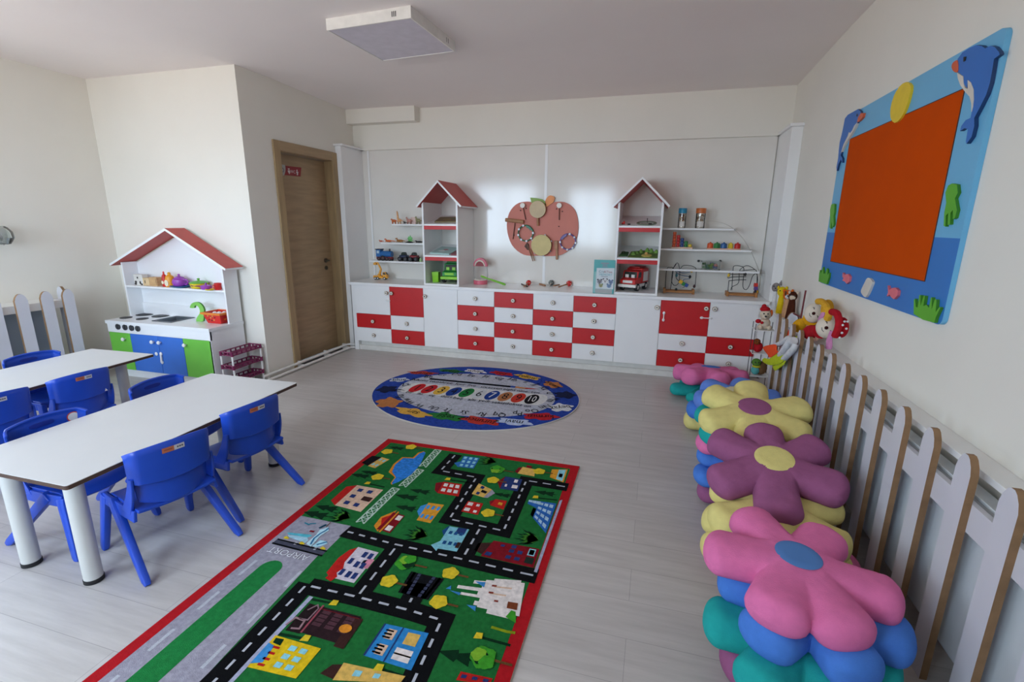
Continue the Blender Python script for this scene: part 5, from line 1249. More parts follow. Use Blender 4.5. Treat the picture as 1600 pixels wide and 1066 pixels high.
def drum(name, label, c, R_px, m, depth, handle=None):
    t = inst(name, label, c); p = ap(*c, AY-depth); r = (ap(c[0]+R_px, c[1], AY-depth)-p).length
    MB().cyl((p.x, AY-.003, p.z), (p.x, AY-depth, p.z), r, STICK, 44).build('shell', t, .002)
    MB().cyl((p.x, AY-depth, p.z), (p.x, AY-depth-.003, p.z), r*.985, m, 44).build('drumhead', t)
    if handle:
        q = ap(*handle, AY-.02); MB().tube([(p.x, AY-.02, p.z-r*.98), (q.x, AY-.02, q.z)], .013, STICK, 12).build('handle', t)
    return t, p, r
drum('hand_drum', 'pale round paddle drum with a short wooden handle, top of the apple board', (580, 265), 125, SKIN, .04, (588, 515))
t, p, r = drum('tambourine', 'large yellow skinned tambourine at the bottom of the apple board', (635, 808), 155, SKIN2, .05)
for a in (.4, 1.25, 2.7, 4.0, 4.9, 5.7):
    q = (p.x+r*1.02*math.cos(a), p.z+r*1.02*math.sin(a)); MB().cyl((q[0], AY-.034, q[1]), (q[0], AY-.03, q[1]), .008, STEELJ, 12).cyl((q[0], AY-.026, q[1]), (q[0], AY-.022, q[1]), .008, STEELJ, 12).build('jingle', t)
def jring(label, c, R_px, m, arc):
    t = inst('jingle_ring', label, c); p = ap(*c, AY-.02); r = (ap(c[0]+R_px, c[1], AY-.02)-p).length
    MB().tube([(p.x+r*math.cos(2*PI*k/32), p.y, p.z+r*math.sin(2*PI*k/32)) for k in range(32)], .0075, m, 8, closed=True).build('ring', t)
    a0, a1 = arc; n = 8; o_ = [(p.x+r*1.0*math.cos(a0+(a1-a0)*k/n), p.y-.009, p.z+r*1.0*math.sin(a0+(a1-a0)*k/n)) for k in range(n+1)]; i_ = [(p.x+r*.72*math.cos(a0+(a1-a0)*(k+.5)/n), p.y-.009, p.z+r*.72*math.sin(a0+(a1-a0)*(k+.5)/n)) for k in range(n-1, -1, -1)]
    MB().prism(o_+i_, (0, .018, 0), m).build('grip', t)
    for k in range(7):
        a = a1+.4+(2*PI-(a1-a0)-.8)*k/6; q = (p.x+r*1.02*math.cos(a), p.z+r*1.02*math.sin(a))
        MB().cyl((q[0], p.y-.01, q[1]), (q[0], p.y-.006, q[1]), .0115, STEELJ, 12).cyl((q[0], p.y+.004, q[1]), (q[0], p.y+.008, q[1]), .0115, STEELJ, 12).build('jingle', t)
jring('green jingle ring hanging on the left of the apple board', (400, 625), 112, mt('#1f6b4a', .4), (.45, 1.5))
jring('purple jingle ring hanging on the right edge of the apple board', (1040, 755), 115, mt('#63548f', .4), (1.75, 2.8))
t = inst('tone_block', 'wooden tube shaped tone block with a beater, left side of the apple board', (230, 440))
a, b = ap(95, 422, AY-.025), ap(372, 455, AY-.025); MB().cyl(tuple(a), tuple(b), .021, STICK, 20).build('tube', t, .002)
a, b = ap(240, 470, AY-.012), ap(208, 715, AY-.012); MB().tube([tuple(a), tuple(b)], .0045, PEG, 8).build('beater', t)
t = inst('jingle_stick', 'dark twin rhythm sticks at the lower left of the apple board', (450, 880))
for X0, Y0, X1, Y1 in ((425, 790, 510, 1050), (470, 860, 540, 1045)): a, b = ap(X0, Y0, AY-.012), ap(X1, Y1, AY-.012); MB().tube([tuple(a), tuple(b)], .005, WEDGE if X0 == 425 else STICK, 8).build('stick', t)
a, b, c = ap(380, 825, AY-.014), ap(415, 770, AY-.014), ap(455, 880, AY-.014); MB().prism([a, b, ap(445, 790, AY-.014), c, ap(425, 880, AY-.014)], (0, .012, 0), PEG).build('clapper', t)
t = inst('clapper', 'flat wooden clapper with a handle, lower right of the apple board', (860, 830))
MB().prism([ap(*q, AY-.022) for q in ((830, 740), (885, 740), (885, 870), (835, 870))], (0, .02, 0), STICK).build('plate', t, .002)
MB().prism([ap(*q, AY-.016) for q in ((855, 870), (888, 870), (888, 1020), (872, 1032), (855, 1020))], (0, .012, 0), STICK).build('handle', t, .002)

# ---------------------------------------------------------------- things on the worktop, middle
WT = TOP+.0005
def wp(u, v): return fl(u, v, WT)
PNK = mt('#d9687c', .35); TOOTH = mt('#ece4d4', .3)
p = wp(751, 441); cxx, cyy = py(751, 430, 5.27).x, 5.27; rr = .082
t = thing('dental_model', 'pink open jaw model with white teeth beside the left tower', 'jaw model', (cxx, cyy, WT))
def arch(z, r, n, k0=PI, k1=2*PI): return [(cxx+r*math.cos(k0+(k1-k0)*i/n), cyy+r*1.0*math.sin(k0+(k1-k0)*i/n), z) for i in range(n+1)]
o_, i_ = arch(WT, rr, 18), arch(WT, rr*.55, 18)[::-1]
MB().prism(o_+i_, (0, 0, .045), PNK).build('lower_jaw', t, .004)
ztop = py(751, 403, cyy).z
mb = MB(); n = 18; oo = []; ii = []
for i in range(n+1):
    a = PI*i/n; oo.append((cxx+rr*1.0*math.cos(a), cyy-.02, ztop-.095+.095*math.sin(a))); ii.append((cxx+rr*.68*math.cos(a), cyy-.02, ztop-.095+.062*math.sin(a)))
mb.prism(oo+ii[::-1], (0, .05, 0), PNK); mb.prism(ii, (0, .0, 0), PNK) if 0 else mb.add(ii+[(x, y+.04, z) for x, y, z in ii], [tuple(range(n+1)), tuple(range(n+1, 2*n+2))], mt('#8f3038', .5))
mb.build('upper_jaw', t, .003)
mb = MB()
for i in range(1, 14):
    a = PI*i/14; x, z = cxx+rr*.70*math.cos(a), ztop-.095+.064*math.sin(a); mb.sph((x, cyy-.026, z), (.008, .008, .010), TOOTH, 10, 6)
for i in range(13):
    a = PI+PI*i/12; mb.sph((cxx+rr*.8*math.cos(a), cyy+rr*.8*math.sin(a), WT+.048), (.0085, .0085, .011), TOOTH, 10, 6)
mb.build('teeth', t)
mb = MB()
for s in (-1, 1): mb.tube([(cxx+s*rr*.9, cyy-.0, WT+.04), (cxx+s*rr*1.0, cyy+.01, WT+.1), (cxx+s*rr*.95, cyy, ztop-.09)], .004, SILVER, 8)
mb.build('wire_hinge', t)
a, b = wp(790, 446), wp(752, 444); a = a+Vector((0, 0, .008)); b = py(751, 431.5, cyy-.11); 
t = thing('toothbrush', 'large green toothbrush leaning on the pink jaw model', 'toothbrush', tuple(a))
m_ = mt('#7cc23a', .4); dirv = (b-a)
MB().tube([a, a+dirv*.1, a+dirv*.5, a+dirv*.72, a+dirv*.9, b], [.009, .013, .011, .007, .012, .009], m_, 10).build('handle', t)
mb = MB()
for k in range(6): q = a+dirv*(.82+.03*k); mb.cyl(tuple(q), tuple(q+Vector((.004, .02, .012))), .005, TOOTH, 8)
mb.build('bristles', t)
def maraca(label, head, tail, m, r, hm=STICK):
    a, b = wp(*tail)+Vector((0, 0, .007)), wp(*head)+Vector((0, 0, r)); t = thing('maraca', label, 'maraca', (b.x, b.y, WT), group='maracas on the worktop')
    d = (b-a).normalized(); MB().sph(tuple(b), r, m, 20, 12).build('rattle', t)
    MB().tube([a, a.lerp(b, .4), b-d*r*.9], [.0075, .0065, .0085], hm, 10).build('handle', t)
    mb = MB()
    for k in range(5): q = b+Vector((.6*r*math.cos(k*2.1), -.78*r, .6*r*math.sin(k*2.1))).normalized()*r; mb.sph(tuple(q), .004, TOOTH, 8, 5)
    mb.build('dots', t)
maraca('red maraca under the left part of the apple board', (826, 446), (819, 449), REDP, .03)
maraca('grey maraca standing in the middle of the worktop', (861, 446), (858, 448), mt('#6d7370', .5), .03, mt('#bcb8b0', .4))
maraca('red maraca lying nearest the upright book', (889, 447.5), (873, 449.5), REDP, .032)
def stick(label, p, q, m, knobs=0, r=.0075):
    a, b = wp(*p)+Vector((0, 0, r)), wp(*q)+Vector((0, 0, r)); t = thing('rhythm_stick', label, 'stick', tuple(a), group='loose sticks on the worktop')
    MB().tube([a, b], r, m, 10).build('rod', t)
    if knobs:
        for c in (a, b): MB().sph(tuple(c+Vector((0, 0, .002))), r*1.25, m, 10, 7).build('knob', t)
stick('dark stick with knobbed ends before the left red maraca', (815, 445), (824, 448.5), PEG, 1, .006)
stick('thick pale stick lying between red and grey maracas', (843, 445), (852, 447.5), STICK, 0, .009)
stick('thin pale stick lying right of the grey maraca', (865, 447.5), (880, 445), STICK)
# upright book
p0, p1 = wp(927.5, 456.5), wp(958.5, 459.5); zt = py(943, 406, (p0.y+p1.y)/2).z
t = thing('memory_game_box', 'upright teal game box with animal faces leaning by the right tower', 'game box', ((p0.x+p1.x)/2, p0.y, WT))
y0 = min(p0.y, p1.y); TEALB = mt('#4fa9a8', .4)
MB().box((p0.x, y0, WT), (p1.x, y0+.04, zt), TEALB).build('box', t, .001)
def bk(X, Y): fx = (X-130)/(640-130); return Vector((p0.x+(p1.x-p0.x)*fx, y0-.0006, zt-(zt-WT)*(Y-185)/(1015-185)))
mb = MB(); e = Vector((0, -.0005, 0))
mb.poly([bk(*q) for q in ((200, 385), (635, 375), (625, 900), (190, 900))], mt('#cfd8da', .45))
mb.poly([bk(*q) for q in ((190, 905), (600, 905), (600, 1008), (185, 1008))], mt('#a9adab', .45))
mb.poly([bk(*q) for q in ((150, 480), (195, 470), (190, 1000), (140, 1000))], mt('#8fc4c0', .45))
mb.build('cover_panels', t)
mb = MB()
M_ = lambda X, Y: Matrix.Translation(bk(X, Y)+e*2) @ BACKM
mb.text('Cre', M_(320, 470), mt('#2f7f8c', .5), .034).text('ATIve', M_(480, 475), mt('#8a3a34', .5), .034).text('MEMORY', M_(425, 548), mt('#58a8b4', .5), .031)
for (X, Y, w, h) in ((395, 265, 95, 16), (395, 310, 55, 14), (400, 350, 70, 8), (400, 595, 80, 6)): mb.poly([bk(X-w, Y-h)+e, bk(X+w, Y-h)+e, bk(X+w, Y+h)+e, bk(X-w, Y+h)+e], mt('#8a8f9c', .5))
mb.build('lettering', t)
mb = MB()
def face(X, Y, r, c1, c2):
    for dx, dy, k, c, q in ((-.7, -.75, .4, c2, 1), (.7, -.75, .4, c2, 1), (0, 0, 1, c1, 2), (-.35, -.15, .2, INK, 3), (.35, -.15, .2, INK, 3), (0, .35, .25, c2, 3)):
        mb.poly([bk(X+r*dx+r*k*math.cos(2*PI*i/12), Y+r*dy*1.0+r*k*.9*math.sin(2*PI*i/12))+e*q for i in range(12)], c)
face(285, 720, 60, mt('#8f8f94', .5), mt('#3a3438', .5)); face(420, 700, 60, mt('#dcdcdc', .5), INK); face(560, 720, 55, mt('#7d92b4', .5), mt('#3a4a66', .5)); face(320, 820, 50, mt('#a8a878', .5), mt('#5c6644', .5)); face(520, 820, 55, mt('#7f9cbc', .5), mt('#48607c', .5))
mb.build('animal_pictures', t)

# ---------------------------------------------------------------- toy vehicles
TYRE = mt('#1c1c1e', .7); HUB = mt('#e9e6df', .4); CABG = mt('#23302b', .25)
def wheel(mb, c, r, w, hub=HUB, ax='x'):
    d = Vector((w/2, 0, 0)) if ax == 'x' else Vector((0, w/2, 0)); c = Vector(c)
    mb.cyl(tuple(c-d), tuple(c+d), r, TYRE, 20); mb.cyl(tuple(c-d*1.06), tuple(c+d*1.06), r*.55, hub, 16)
def big_truck(name, label, loc, rz, s, body, trim, dark, box, gname, grille):
    """bonnet lorry, front towards -y before turning; s = overall width"""
    t = thing(name, label, 'toy truck', loc, rz, None); h = s
    L = 1.9*s
    MB().box((-.46*s, -.85*s, .2*s), (.46*s, .95*s, .36*s), trim).build('chassis', t, .02*s, local=True)
    mb = MB(); mb.prism([(-.42*s, -.80*s, .36*s), (-.42*s, -.80*s, .60*s), (-.42*s, -.50*s, .66*s), (-.42*s, -.42*s, 1.02*s), (-.42*s, .0*s, 1.06*s), (-.42*s, .02*s, .36*s)], (.84*s, 0, 0), body)
    cab = mb.build('cab', t, .035*s, local=True)
    mb = MB(); mb.add([(-.36*s, -.512*s, .68*s), (.36*s, -.512*s, .68*s), (.34*s, -.44*s, .98*s), (-.34*s, -.44*s, .98*s)], [(0, 1, 2, 3)], dark)
    for q in (-1, 1): mb.add([(q*.424*s, -.46*s, .68*s), (q*.424*s, -.06*s, .68*s), (q*.424*s, -.06*s, .96*s), (q*.424*s, -.40*s, .96*s)], [(0, 1, 2, 3)], dark)
    for q in (-.17, .17): mb.box((q*s-.09*s, -.54*s, .68*s), (q*s+.09*s, -.50*s, .84*s), grille)
    mb.build('windows', cab, local=True)
    MB().box((-.27*s, -.83*s, .42*s), (.27*s, -.79*s, .56*s), grille).build('radiator_grille', t, .02*s, local=True)
    MB().box((-.49*s, -.92*s, .20*s), (.49*s, -.78*s, .36*s), trim).build('bumper', t, .03*s, local=True)
    MB().prism([(-.44*s, .05*s, .36*s), (-.44*s, .95*s, .36*s), (-.44*s, 1.0*s, .8*s), (-.44*s, .9*s, 1.14*s), (-.44*s, .05*s, 1.14*s)], (.88*s, 0, 0), box).build('load_box', t, .05*s, local=True)
    for x in (-.40, .40):
        for y in (-.52, .58): mb = MB(); wheel(mb, (x*s, y*s, .2*s), .2*s, .16*s); mb.build('wheel', t, .012*s, local=True)
    return t
TSG = mt('#1f8f3f', .4); TSL = mt('#8ed12f', .4)
p = wp(704, 439.5)
big_truck('toy_truck', 'big green toy lorry with lime bumper in the bottom of the left tower', (py(703, 430, 5.1).x, 5.225, TOP+.0205), R_(3), .205, TSG, TSL, CABG, TSG, None, TSL)
p = wp(681, 440.5)
MB_ = MB().lathe([(.044, 0), (.047, .004), (.055, .115), (.049, .115), (.042, .012), (0, .01)], TSL, (0, 0, 0), 4, M=T((py(680.5, 433, 5.1).x, 5.12, TOP+.0205), PI/4+.1)); o = MB_.build('toy_bin'); tag(o, 'lime green open toy bin beside the green lorry', 'toy bin')
p = wp(988, 458)
ft = big_truck('toy_truck', 'red and white toy fire engine in the bottom of the right tower', (p.x-.0, 5.215, TOP+.0205), R_(-20), .195, REDP, HUB, CABG, REDP, None, HUB)
MB().box((-.30*.195, .0, 1.15*.195), (.30*.195, .9*.195, 1.22*.195), mt('#a81c1c', .4)).build('ladder', ft, .004, local=True)
MB().box((.441*.195, .2*.195, .45*.195), (.447*.195, .85*.195, .95*.195), HUB).build('white_panel', ft, .004, local=True)
# yellow crane lorry
p = wp(592, 437); ORY = mt('#e7a01f', .4); s = .09
t = thing('toy_crane_truck', 'orange yellow toy crane lorry on the worktop below the left shelves', 'toy crane', (p.x+.015, p.y+.02, WT), R_(8)); t.scale = (.78, .78, .78)
MB().box((-.11, -.035, .022), (.115, .035, .045), ORY).build('chassis', t, .004, local=True)
cab = MB().prism([(.045, -.036, .045), (.045, -.036, .115), (.09, -.036, .115), (.115, -.036, .075), (.115, -.036, .045)], (0, .072, 0), ORY).build('cab', t, .004, local=True)
mb = MB(); mb.add([(.055, -.0368, .08), (.1, -.0368, .08), (.086, -.0368, .108), (.055, -.0368, .108)], [(0, 1, 2, 3)], BLACKM); mb.add([(.1145, -.03, .079), (.1145, .03, .079), (.0935, .03, .111), (.0935, -.03, .111)], [(0, 1, 2, 3)], BLACKM); mb.build('windows', cab, local=True)
MB().box((-.11, -.033, .045), (.03, .033, .062), ORY).cyl((-.02, 0, .06), (-.02, 0, .085), .028, ORY, 20).build('turntable', t, .003, local=True)
MB().tube([(-.015, 0, .08), (.01, 0, .16), (-.01, 0, .205), (-.045, 0, .27)], [.02, .016, .015, .012], ORY, 10).build('crane_arm', t, local=True)
MB().tube([(-.045, 0, .268), (-.062, 0, .276), (-.078, 0, .262)], .012, ORY, 8).box((-.1, -.024, .225), (-.055, .024, .262), ORY).build('bucket', t, .008, local=True)
for x in (-.075, -.035, .075):
    for y in (-.032, .032): mb = MB(); wheel(mb, (x, y, .022), .022, .016, ax='y'); mb.build('wheel', t, .002, local=True)
# shelf positions
LZ = [q.z+.0005 for q, _ in LSH]; RZ_ = [q.z+.0005 for q, _ in RSH]; SM = SF+.055
def lx(X, Y, y=SM): return py(570+X/11.84, 325+Y/11.84, y).x
# train and two off-road cars, lowest left shelf
z = LZ[2]; x0, x1 = lx(240, 950), lx(510, 950); xm = (x0+x1)/2; Lt = x1-x0
TRB = mt('#2a6aa8', .4); t = thing('toy_train', 'blue toy steam engine with red wheel arches on the lowest left shelf', 'toy train', (xm, SM, z))
MB().box((x0, SM-.03, z+.015), (x1, SM+.03, z+.045), mt('#8f2228', .45)).build('running_board', t, .004)
MB().cyl((x0+.03, SM, z+.078), (x1-.0, SM, z+.078), .036, TRB, 24).build('boiler', t, .003)
MB().box((x0, SM-.037, z+.045), (x0+.062, SM+.037, z+.128), TRB).box((x0-.008, SM-.042, z+.128), (x0+.068, SM+.042, z+.137), mt('#2c3238', .5)).build('cab', t, .004)
MB().cyl((x1-.03, SM, z+.11), (x1-.03, SM, z+.14), .011, mt('#2c3238', .5), 14).build('funnel', t, .001)
MB().box((x0+.014, SM-.0376, z+.085), (x0+.045, SM-.037, z+.118), mt('#b9cfd8', .3)).build('cab_window', t)
for f_, r in ((.17, .022), (.45, .030), (.72, .022), (.9, .018)):
    for y in (-.03, .03): mb = MB(); wheel(mb, (x0+Lt*f_, SM+y, z+r), r, .012, mt('#5a3a3a', .5), 'y'); mb.build('wheel', t)
def offroad(label, X0, X1, m):
    a, b = lx(X0, 960), lx(X1, 960); xm = (a+b)/2; w = (b-a)
    t = thing('toy_car', label, 'toy car', (xm, SM, z), group='off-road toy cars')
    MB().box((a+.012, SM-.035, z+.04), (b-.012, SM+.035, z+.072), m).build('body', t, .006)
    MB().prism([(a+.03, SM-.03, z+.072), (a+.045, SM-.03, z+.105), (b-.045, SM-.03, z+.105), (b-.03, SM-.03, z+.072)], (0, .06, 0), CABG).build('cabin', t, .005)
    for x in (a+.024, b-.024):
        for y in (-.036, .036): mb = MB(); wheel(mb, (x, SM+y, z+.027), .027, .026, mt('#4a4a50', .4), 'y'); mb.build('wheel', t, .003)
offroad('dark blue big wheeled toy car on the lowest left shelf', 645, 815, mt('#1f2a4a', .4)); offroad('dark red big wheeled toy car on the lowest left shelf', 835, 1005, mt('#7a1622', .4))
# simple animals
def beast(name, label, X, Y, L, H_, m, shelf_z, neck=.0, tail=.02, m2=None, cat='toy animal', grp='toy animals on the left shelves', legs=True):
    x = lx(X, Y); t = thing(name, label, cat, (x, SM, shelf_z), group=grp); mb = MB(); hb = H_*.55 if legs else H_*.4
    mb.sph((x, SM, shelf_z+hb+.0), (L*.5, L*.22, H_*.27), m, 16, 10)
    hx_ = x-L*.52; hz = shelf_z+hb+H_*.25+neck
    mb.tube([(x-L*.3, SM, shelf_z+hb+H_*.1), (hx_+L*.06, SM, hz)], [H_*.17, H_*.10+.002], m, 10); mb.sph((hx_, SM, hz), (L*.17, L*.12, H_*.14), m, 12, 8)
    mb.tube([(x+L*.45, SM, shelf_z+hb+H_*.05), (x+L*.5+tail*.6, SM, shelf_z+hb*.9), (x+L*.5+tail, SM, shelf_z+hb*.55+.002)], [H_*.08, .004, .002], m, 8)
    for e in (-1, 1): mb.sph((hx_+L*.08, SM+e*L*.07, hz+H_*.13), (L*.03, L*.03, H_*.06), m2 or m, 8, 6)
    mb.build('body', t)
    if legs:
        for a in (-.3, .3):
            for e in (-1, 1): MB().cone((x+a*L, SM+e*L*.12, shelf_z), (x+a*L, SM+e*L*.12, shelf_z+hb), L*.06, L*.085, m2 or m, 10).build('leg', t)
    else:
        mb = MB()
        for a in (-.28, .28):
            for e in (-1, 1): mb.tube([(x+a*L, SM+e*L*.1, shelf_z+H_*.35), (x+a*L-L*.05, SM+e*L*.26, shelf_z+.004)], L*.04, m, 8)
        mb.build('legs', t)
    return t
ORG = mt('#c8672f', .5, var=.15, scale=60); GIR = mt('#d9a06a', .5, var=.3, scale=70); PNKB = mt('#b98478', .5); BRN2 = mt('#a87038', .55, var=.2, scale=50); GRN2 = mt('#6fb86a', .5)
beast('toy_tiger', 'small orange striped toy animal at the left end of the top left shelf', 540, 270, .062, .062, ORG, LZ[0])
beast('toy_giraffe', 'small pale toy giraffe with a long neck on the top left shelf', 640, 270, .05, .075, GIR, LZ[0], neck=.075)
beast('toy_bear', 'tiny black toy animal beside the giraffe on the top left shelf', 738, 290, .026, .034, mt('#26241f', .6), LZ[0])
beast('toy_horse', 'small reddish brown toy animal near the middle of the top left shelf', 820, 265, .062, .07, PNKB, LZ[0], neck=.012)
x = lx(880, 260); o = MB().box((x-.03, SM+.02, LZ[0]), (x+.03, SM+.035, LZ[0]+.078), mt('#d6b9ae', .5)).build('picture_card', None, .001); tag(o, 'pale pink picture card standing at the back of the top left shelf', 'card')
beast('toy_zebra', 'greenish patterned toy animal beside the tower on the top left shelf', 990, 265, .06, .075, mt('#8f8a62', .55, var=.35, scale=60), LZ[0], neck=.015)
beast('toy_lizard', 'tiny red orange toy reptile at the left end of the middle left shelf', 300, 610, .045, .034, mt('#cf5a30', .5), LZ[1], legs=False)
beast('toy_crocodile', 'orange toy crocodile with open jaws on the middle left shelf', 440, 620, .085, .045, mt('#d96a2f', .5), LZ[1], tail=.05, legs=False, neck=.008)
beast('toy_dinosaur', 'brown toy dinosaur on the middle left shelf', 650, 620, .09, .055, BRN2, LZ[1], tail=.03, legs=False, neck=.01)
t = beast('toy_dragon', 'mint green toy dinosaur with a tall back crest on the middle left shelf', 838, 590, .05, .05, GRN2, LZ[1], neck=.012)
x = lx(838, 590); MB().prism([(x-.028, SM, LZ[1]+.035), (x-.022, SM, LZ[1]+.075), (x-.008, SM, LZ[1]+.07), (x+.002, SM, LZ[1]+.088), (x+.012, SM, LZ[1]+.068), (x+.028, SM, LZ[1]+.06), (x+.025, SM, LZ[1]+.035)], (0, .008, 0), GRN2).build('crest', t)
x = lx(850, 640); t = thing('toy_snake', 'black toy snake lying at the front of the middle left shelf', 'toy animal', (x, SM-.03, LZ[1]), group='toy animals on the left shelves')
MB().tube([(x-.05, SM-.035, LZ[1]+.006), (x-.02, SM-.028, LZ[1]+.009), (x+.02, SM-.038, LZ[1]+.009), (x+.05, SM-.03, LZ[1]+.007)], [.004, .009, .009, .004], BLACKM, 10).build('body', t)
beast('toy_panther', 'black toy animal lying against the tower on the middle left shelf', 1005, 632, .085, .034, BLACKM, LZ[1], legs=False)
x = lx(1050, 960); o = MB().lathe([(.016, 0), (.018, .02), (.012, .036), (.006, .045), (0, .047)], mt('#a9c98a', .5), (x-.012, SM, LZ[2]), 14).build('toy_tree'); tag(o, 'small pale green toy tree at the tower end of the lowest left shelf', 'toy tree')

# ---------------------------------------------------------------- books and sets lying on the sloping tower boards
YH = 4.985; SLOPE = math.atan2(RISE, YP-.004-YH)
def tilt(o, z):
    P = Matrix.Translation((0, YH, z)); o.matrix_basis = P @ Matrix.Rotation(SLOPE, 4, 'X') @ P.inverted() @ o.matrix_basis; return o
def flatbook(label, tower_x, zt, a, b, y0, y1, m, pages, marks, rot=0.):
    x0 = tower_x[0]+.02; w = tower_x[1]-tower_x[0]-.04; A, B = x0+w*a, x0+w*b
    t = thing('book', label, 'book', ((A+B)/2, (y0+y1)/2, zt), R_(rot), 'picture books in the left tower'); hx, hy = (B-A)/2, (y1-y0)/2
    MB().box((-hx, -hy, 0), (hx, hy, .016), m).build('cover', t, .001, local=True)
    mb = MB(); mb.box((-hx+.003, -hy+.002, .003), (hx-.001, hy-.003, .013), pages); mb.build('pages', t, local=True)
    mb = MB()
    for fx, fy, rx, ry, mm in marks: mb.poly([(hx*fx+rx*math.cos(2*PI*k/14), hy*fy+ry*math.sin(2*PI*k/14), .0166) for k in range(14)], mm)
    mb.build('cover_picture', t, local=True); tilt(t, zt)
PAGE = mt('#e7e2d6', .6)
flatbook('brown green picture book lying on the top shelf of the left tower', TLx, zl[1]+.0185, .2, .98, 5.06, 5.3, mt('#7a6a45', .5), PAGE, [(.3, .1, .04, .03, mt('#4f6b34', .5)), (-.2, -.2, .05, .03, mt('#9a8a50', .5)), (.7, .4, .03, .03, mt('#3e4f2c', .5))], 8)
flatbook('pale teal picture book lying on the middle shelf of the left tower', TLx, zl[0]+.0185, .12, .78, 5.02, 5.28, mt('#a8c4c0', .45), PAGE, [(.0, .1, .03, .025, mt('#b8626a', .5)), (-.2, -.3, .04, .03, mt('#dfe4e0', .5))], -8)
flatbook('maroon edged picture book at the right on the middle shelf of the left tower', TLx, zl[0]+.0185, .80, .99, 5.0, 5.2, mt('#8a4a50', .5), PAGE, [(.0, .2, .02, .03, mt('#c9a3a0', .5))], -4)
def tx(X, Y, y): return py(955+X/7.61, 330+Y/7.61, y).x
zt = zr[1]+.0185; yq = 5.09; xa, xb = tx(300, 165, yq), tx(540, 165, yq); xm = (xa+xb)/2
t = thing('toy_track', 'oval grey green toy train track on the top shelf of the right tower', 'toy track', (xm, yq, zt))
OL = mt('#77806c', .6)
rx_, ry_ = (xb-xa)/2, .085
mb = MB(); n = 40; oo = [(xm+rx_*math.cos(2*PI*k/n), yq+ry_*math.sin(2*PI*k/n)) for k in range(n)]; ii = [(xm+rx_*.8*math.cos(2*PI*k/n), yq+ry_*.72*math.sin(2*PI*k/n)) for k in range(n)]
vs = [(x, y, zt+h) for h in (0, .008) for x, y in oo]+[(x, y, zt+h) for h in (0, .008) for x, y in ii]; fs = []
for k in range(n):
    j = (k+1) % n; fs += [(k, j, n+j, n+k), (n+k, n+j, 3*n+j, 3*n+k), (3*n+k, 3*n+j, 2*n+j, 2*n+k), (2*n+k, 2*n+j, j, k)]
mb.add(vs, fs, OL); mb.build('track', t)
mb = MB(); mb.poly([(xm+rx_*.55*math.cos(2*PI*k/24), yq+ry_*.5*math.sin(2*PI*k/24), zt+.002) for k in range(24)], mt('#b9bdb0', .6)); mb.prism([(xm+rx_*.55*math.cos(2*PI*k/24), yq+ry_*.5*math.sin(2*PI*k/24), zt) for k in range(24)], (0, 0, .0018), mt('#b9bdb0', .6)); mb.build('island', t)
mb = MB(); mb.cyl((xm+.005, yq+.02, zt+.002), (xm+.005, yq+.02, zt+.04), .003, BLACKM, 8).sph((xm+.005, yq+.02, zt+.042), .005, BLACKM, 8, 6); mb.box((xm+.02, yq-ry_-.0, zt+.008), (xm+.05, yq-ry_+.016, zt+.02), BLACKM); mb.build('signal', t); tilt(t, zt)
x = tx(140, 180, 5.04); t = thing('toy_loco', 'tiny red toy engine at the left on the top shelf of the right tower', 'toy train', (x, 5.04, zt)); MB().box((x-.014, 5.03, zt+.004), (x+.016, 5.05, zt+.018), REDP).box((x+.002, 5.03, zt+.018), (x+.016, 5.05, zt+.032), REDP).build('body', t, .002); MB().cyl((x-.008, 5.027, zt+.005), (x-.008, 5.053, zt+.005), .005, TYRE, 10).cyl((x+.01, 5.027, zt+.005), (x+.01, 5.053, zt+.005), .005, TYRE, 10).build('wheels', t); tilt(t, zt)
x = tx(210, 185, 5.03); o = MB().box((x-.014, 5.02, zt), (x+.014, 5.036, zt+.010), BLACKM).build('toy_wagon', None, .002); tag(o, 'tiny flat black toy wagon left of the oval track', 'toy wagon'); tilt(o, zt)
zt = zr[0]+.0185; FELT = mt('#5d7434', .95, var=.2, scale=40, bump=.4, bscale=200)
xa, xb = tx(200, 560, 5.06), TRx[1]-.022; t = thing('play_landscape', 'green felt play landscape with a sandy island on the middle shelf of the right tower', 'play mat', ((xa+xb)/2, 5.15, zt))
MB().prism([(xa, 5.0, zt), (xb, 4.99, zt), (xb, 5.2, zt), (xa+.15, 5.25, zt), (xa+.02, 5.2, zt)], (0, 0, .006), FELT).build('felt', t)
x = tx(420, 540, 5.04); MB().lathe([(.052, 0), (.05, .006), (.03, .012), (0, .014)], mt('#b8a457', .9), (x, 5.055, zt+.006), 20).build('island', t)
mb = MB()
for k, (dx, dy) in enumerate(((-.1, .06), (-.06, .1), (.04, .12), (-.13, .02), (.09, .1), (.0, .14))):
    mb.cone((x+dx, 5.07+dy, zt+.006), (x+dx, 5.07+dy, zt+.03+.006*(k % 3)), .028, .008, mt('#6f9440', .9), 10)
mb.sph((x-.005, 5.055, zt+.028), (.016, .012, .014), mt('#c79a5a', .8), 10, 7)
mb.build('hills', t); tilt(t, zt)
xa = TRx[0]+.03; t = thing('play_mat', 'small dark green felt piece at the left on the middle shelf of the right tower', 'play mat', (xa+.05, 5.08, zt)); MB().prism([(xa, 5.02, zt), (xa+.085, 5.03, zt), (xa+.09, 5.16, zt), (xa+.03, 5.18, zt)], (0, 0, .012), mt('#34552c', .95)).build('felt', t, .002); MB().sph((xa+.04, 5.12, zt+.016), (.022, .03, .012), mt('#2c3a22', .9), 12, 8).build('mound', t); tilt(t, zt)

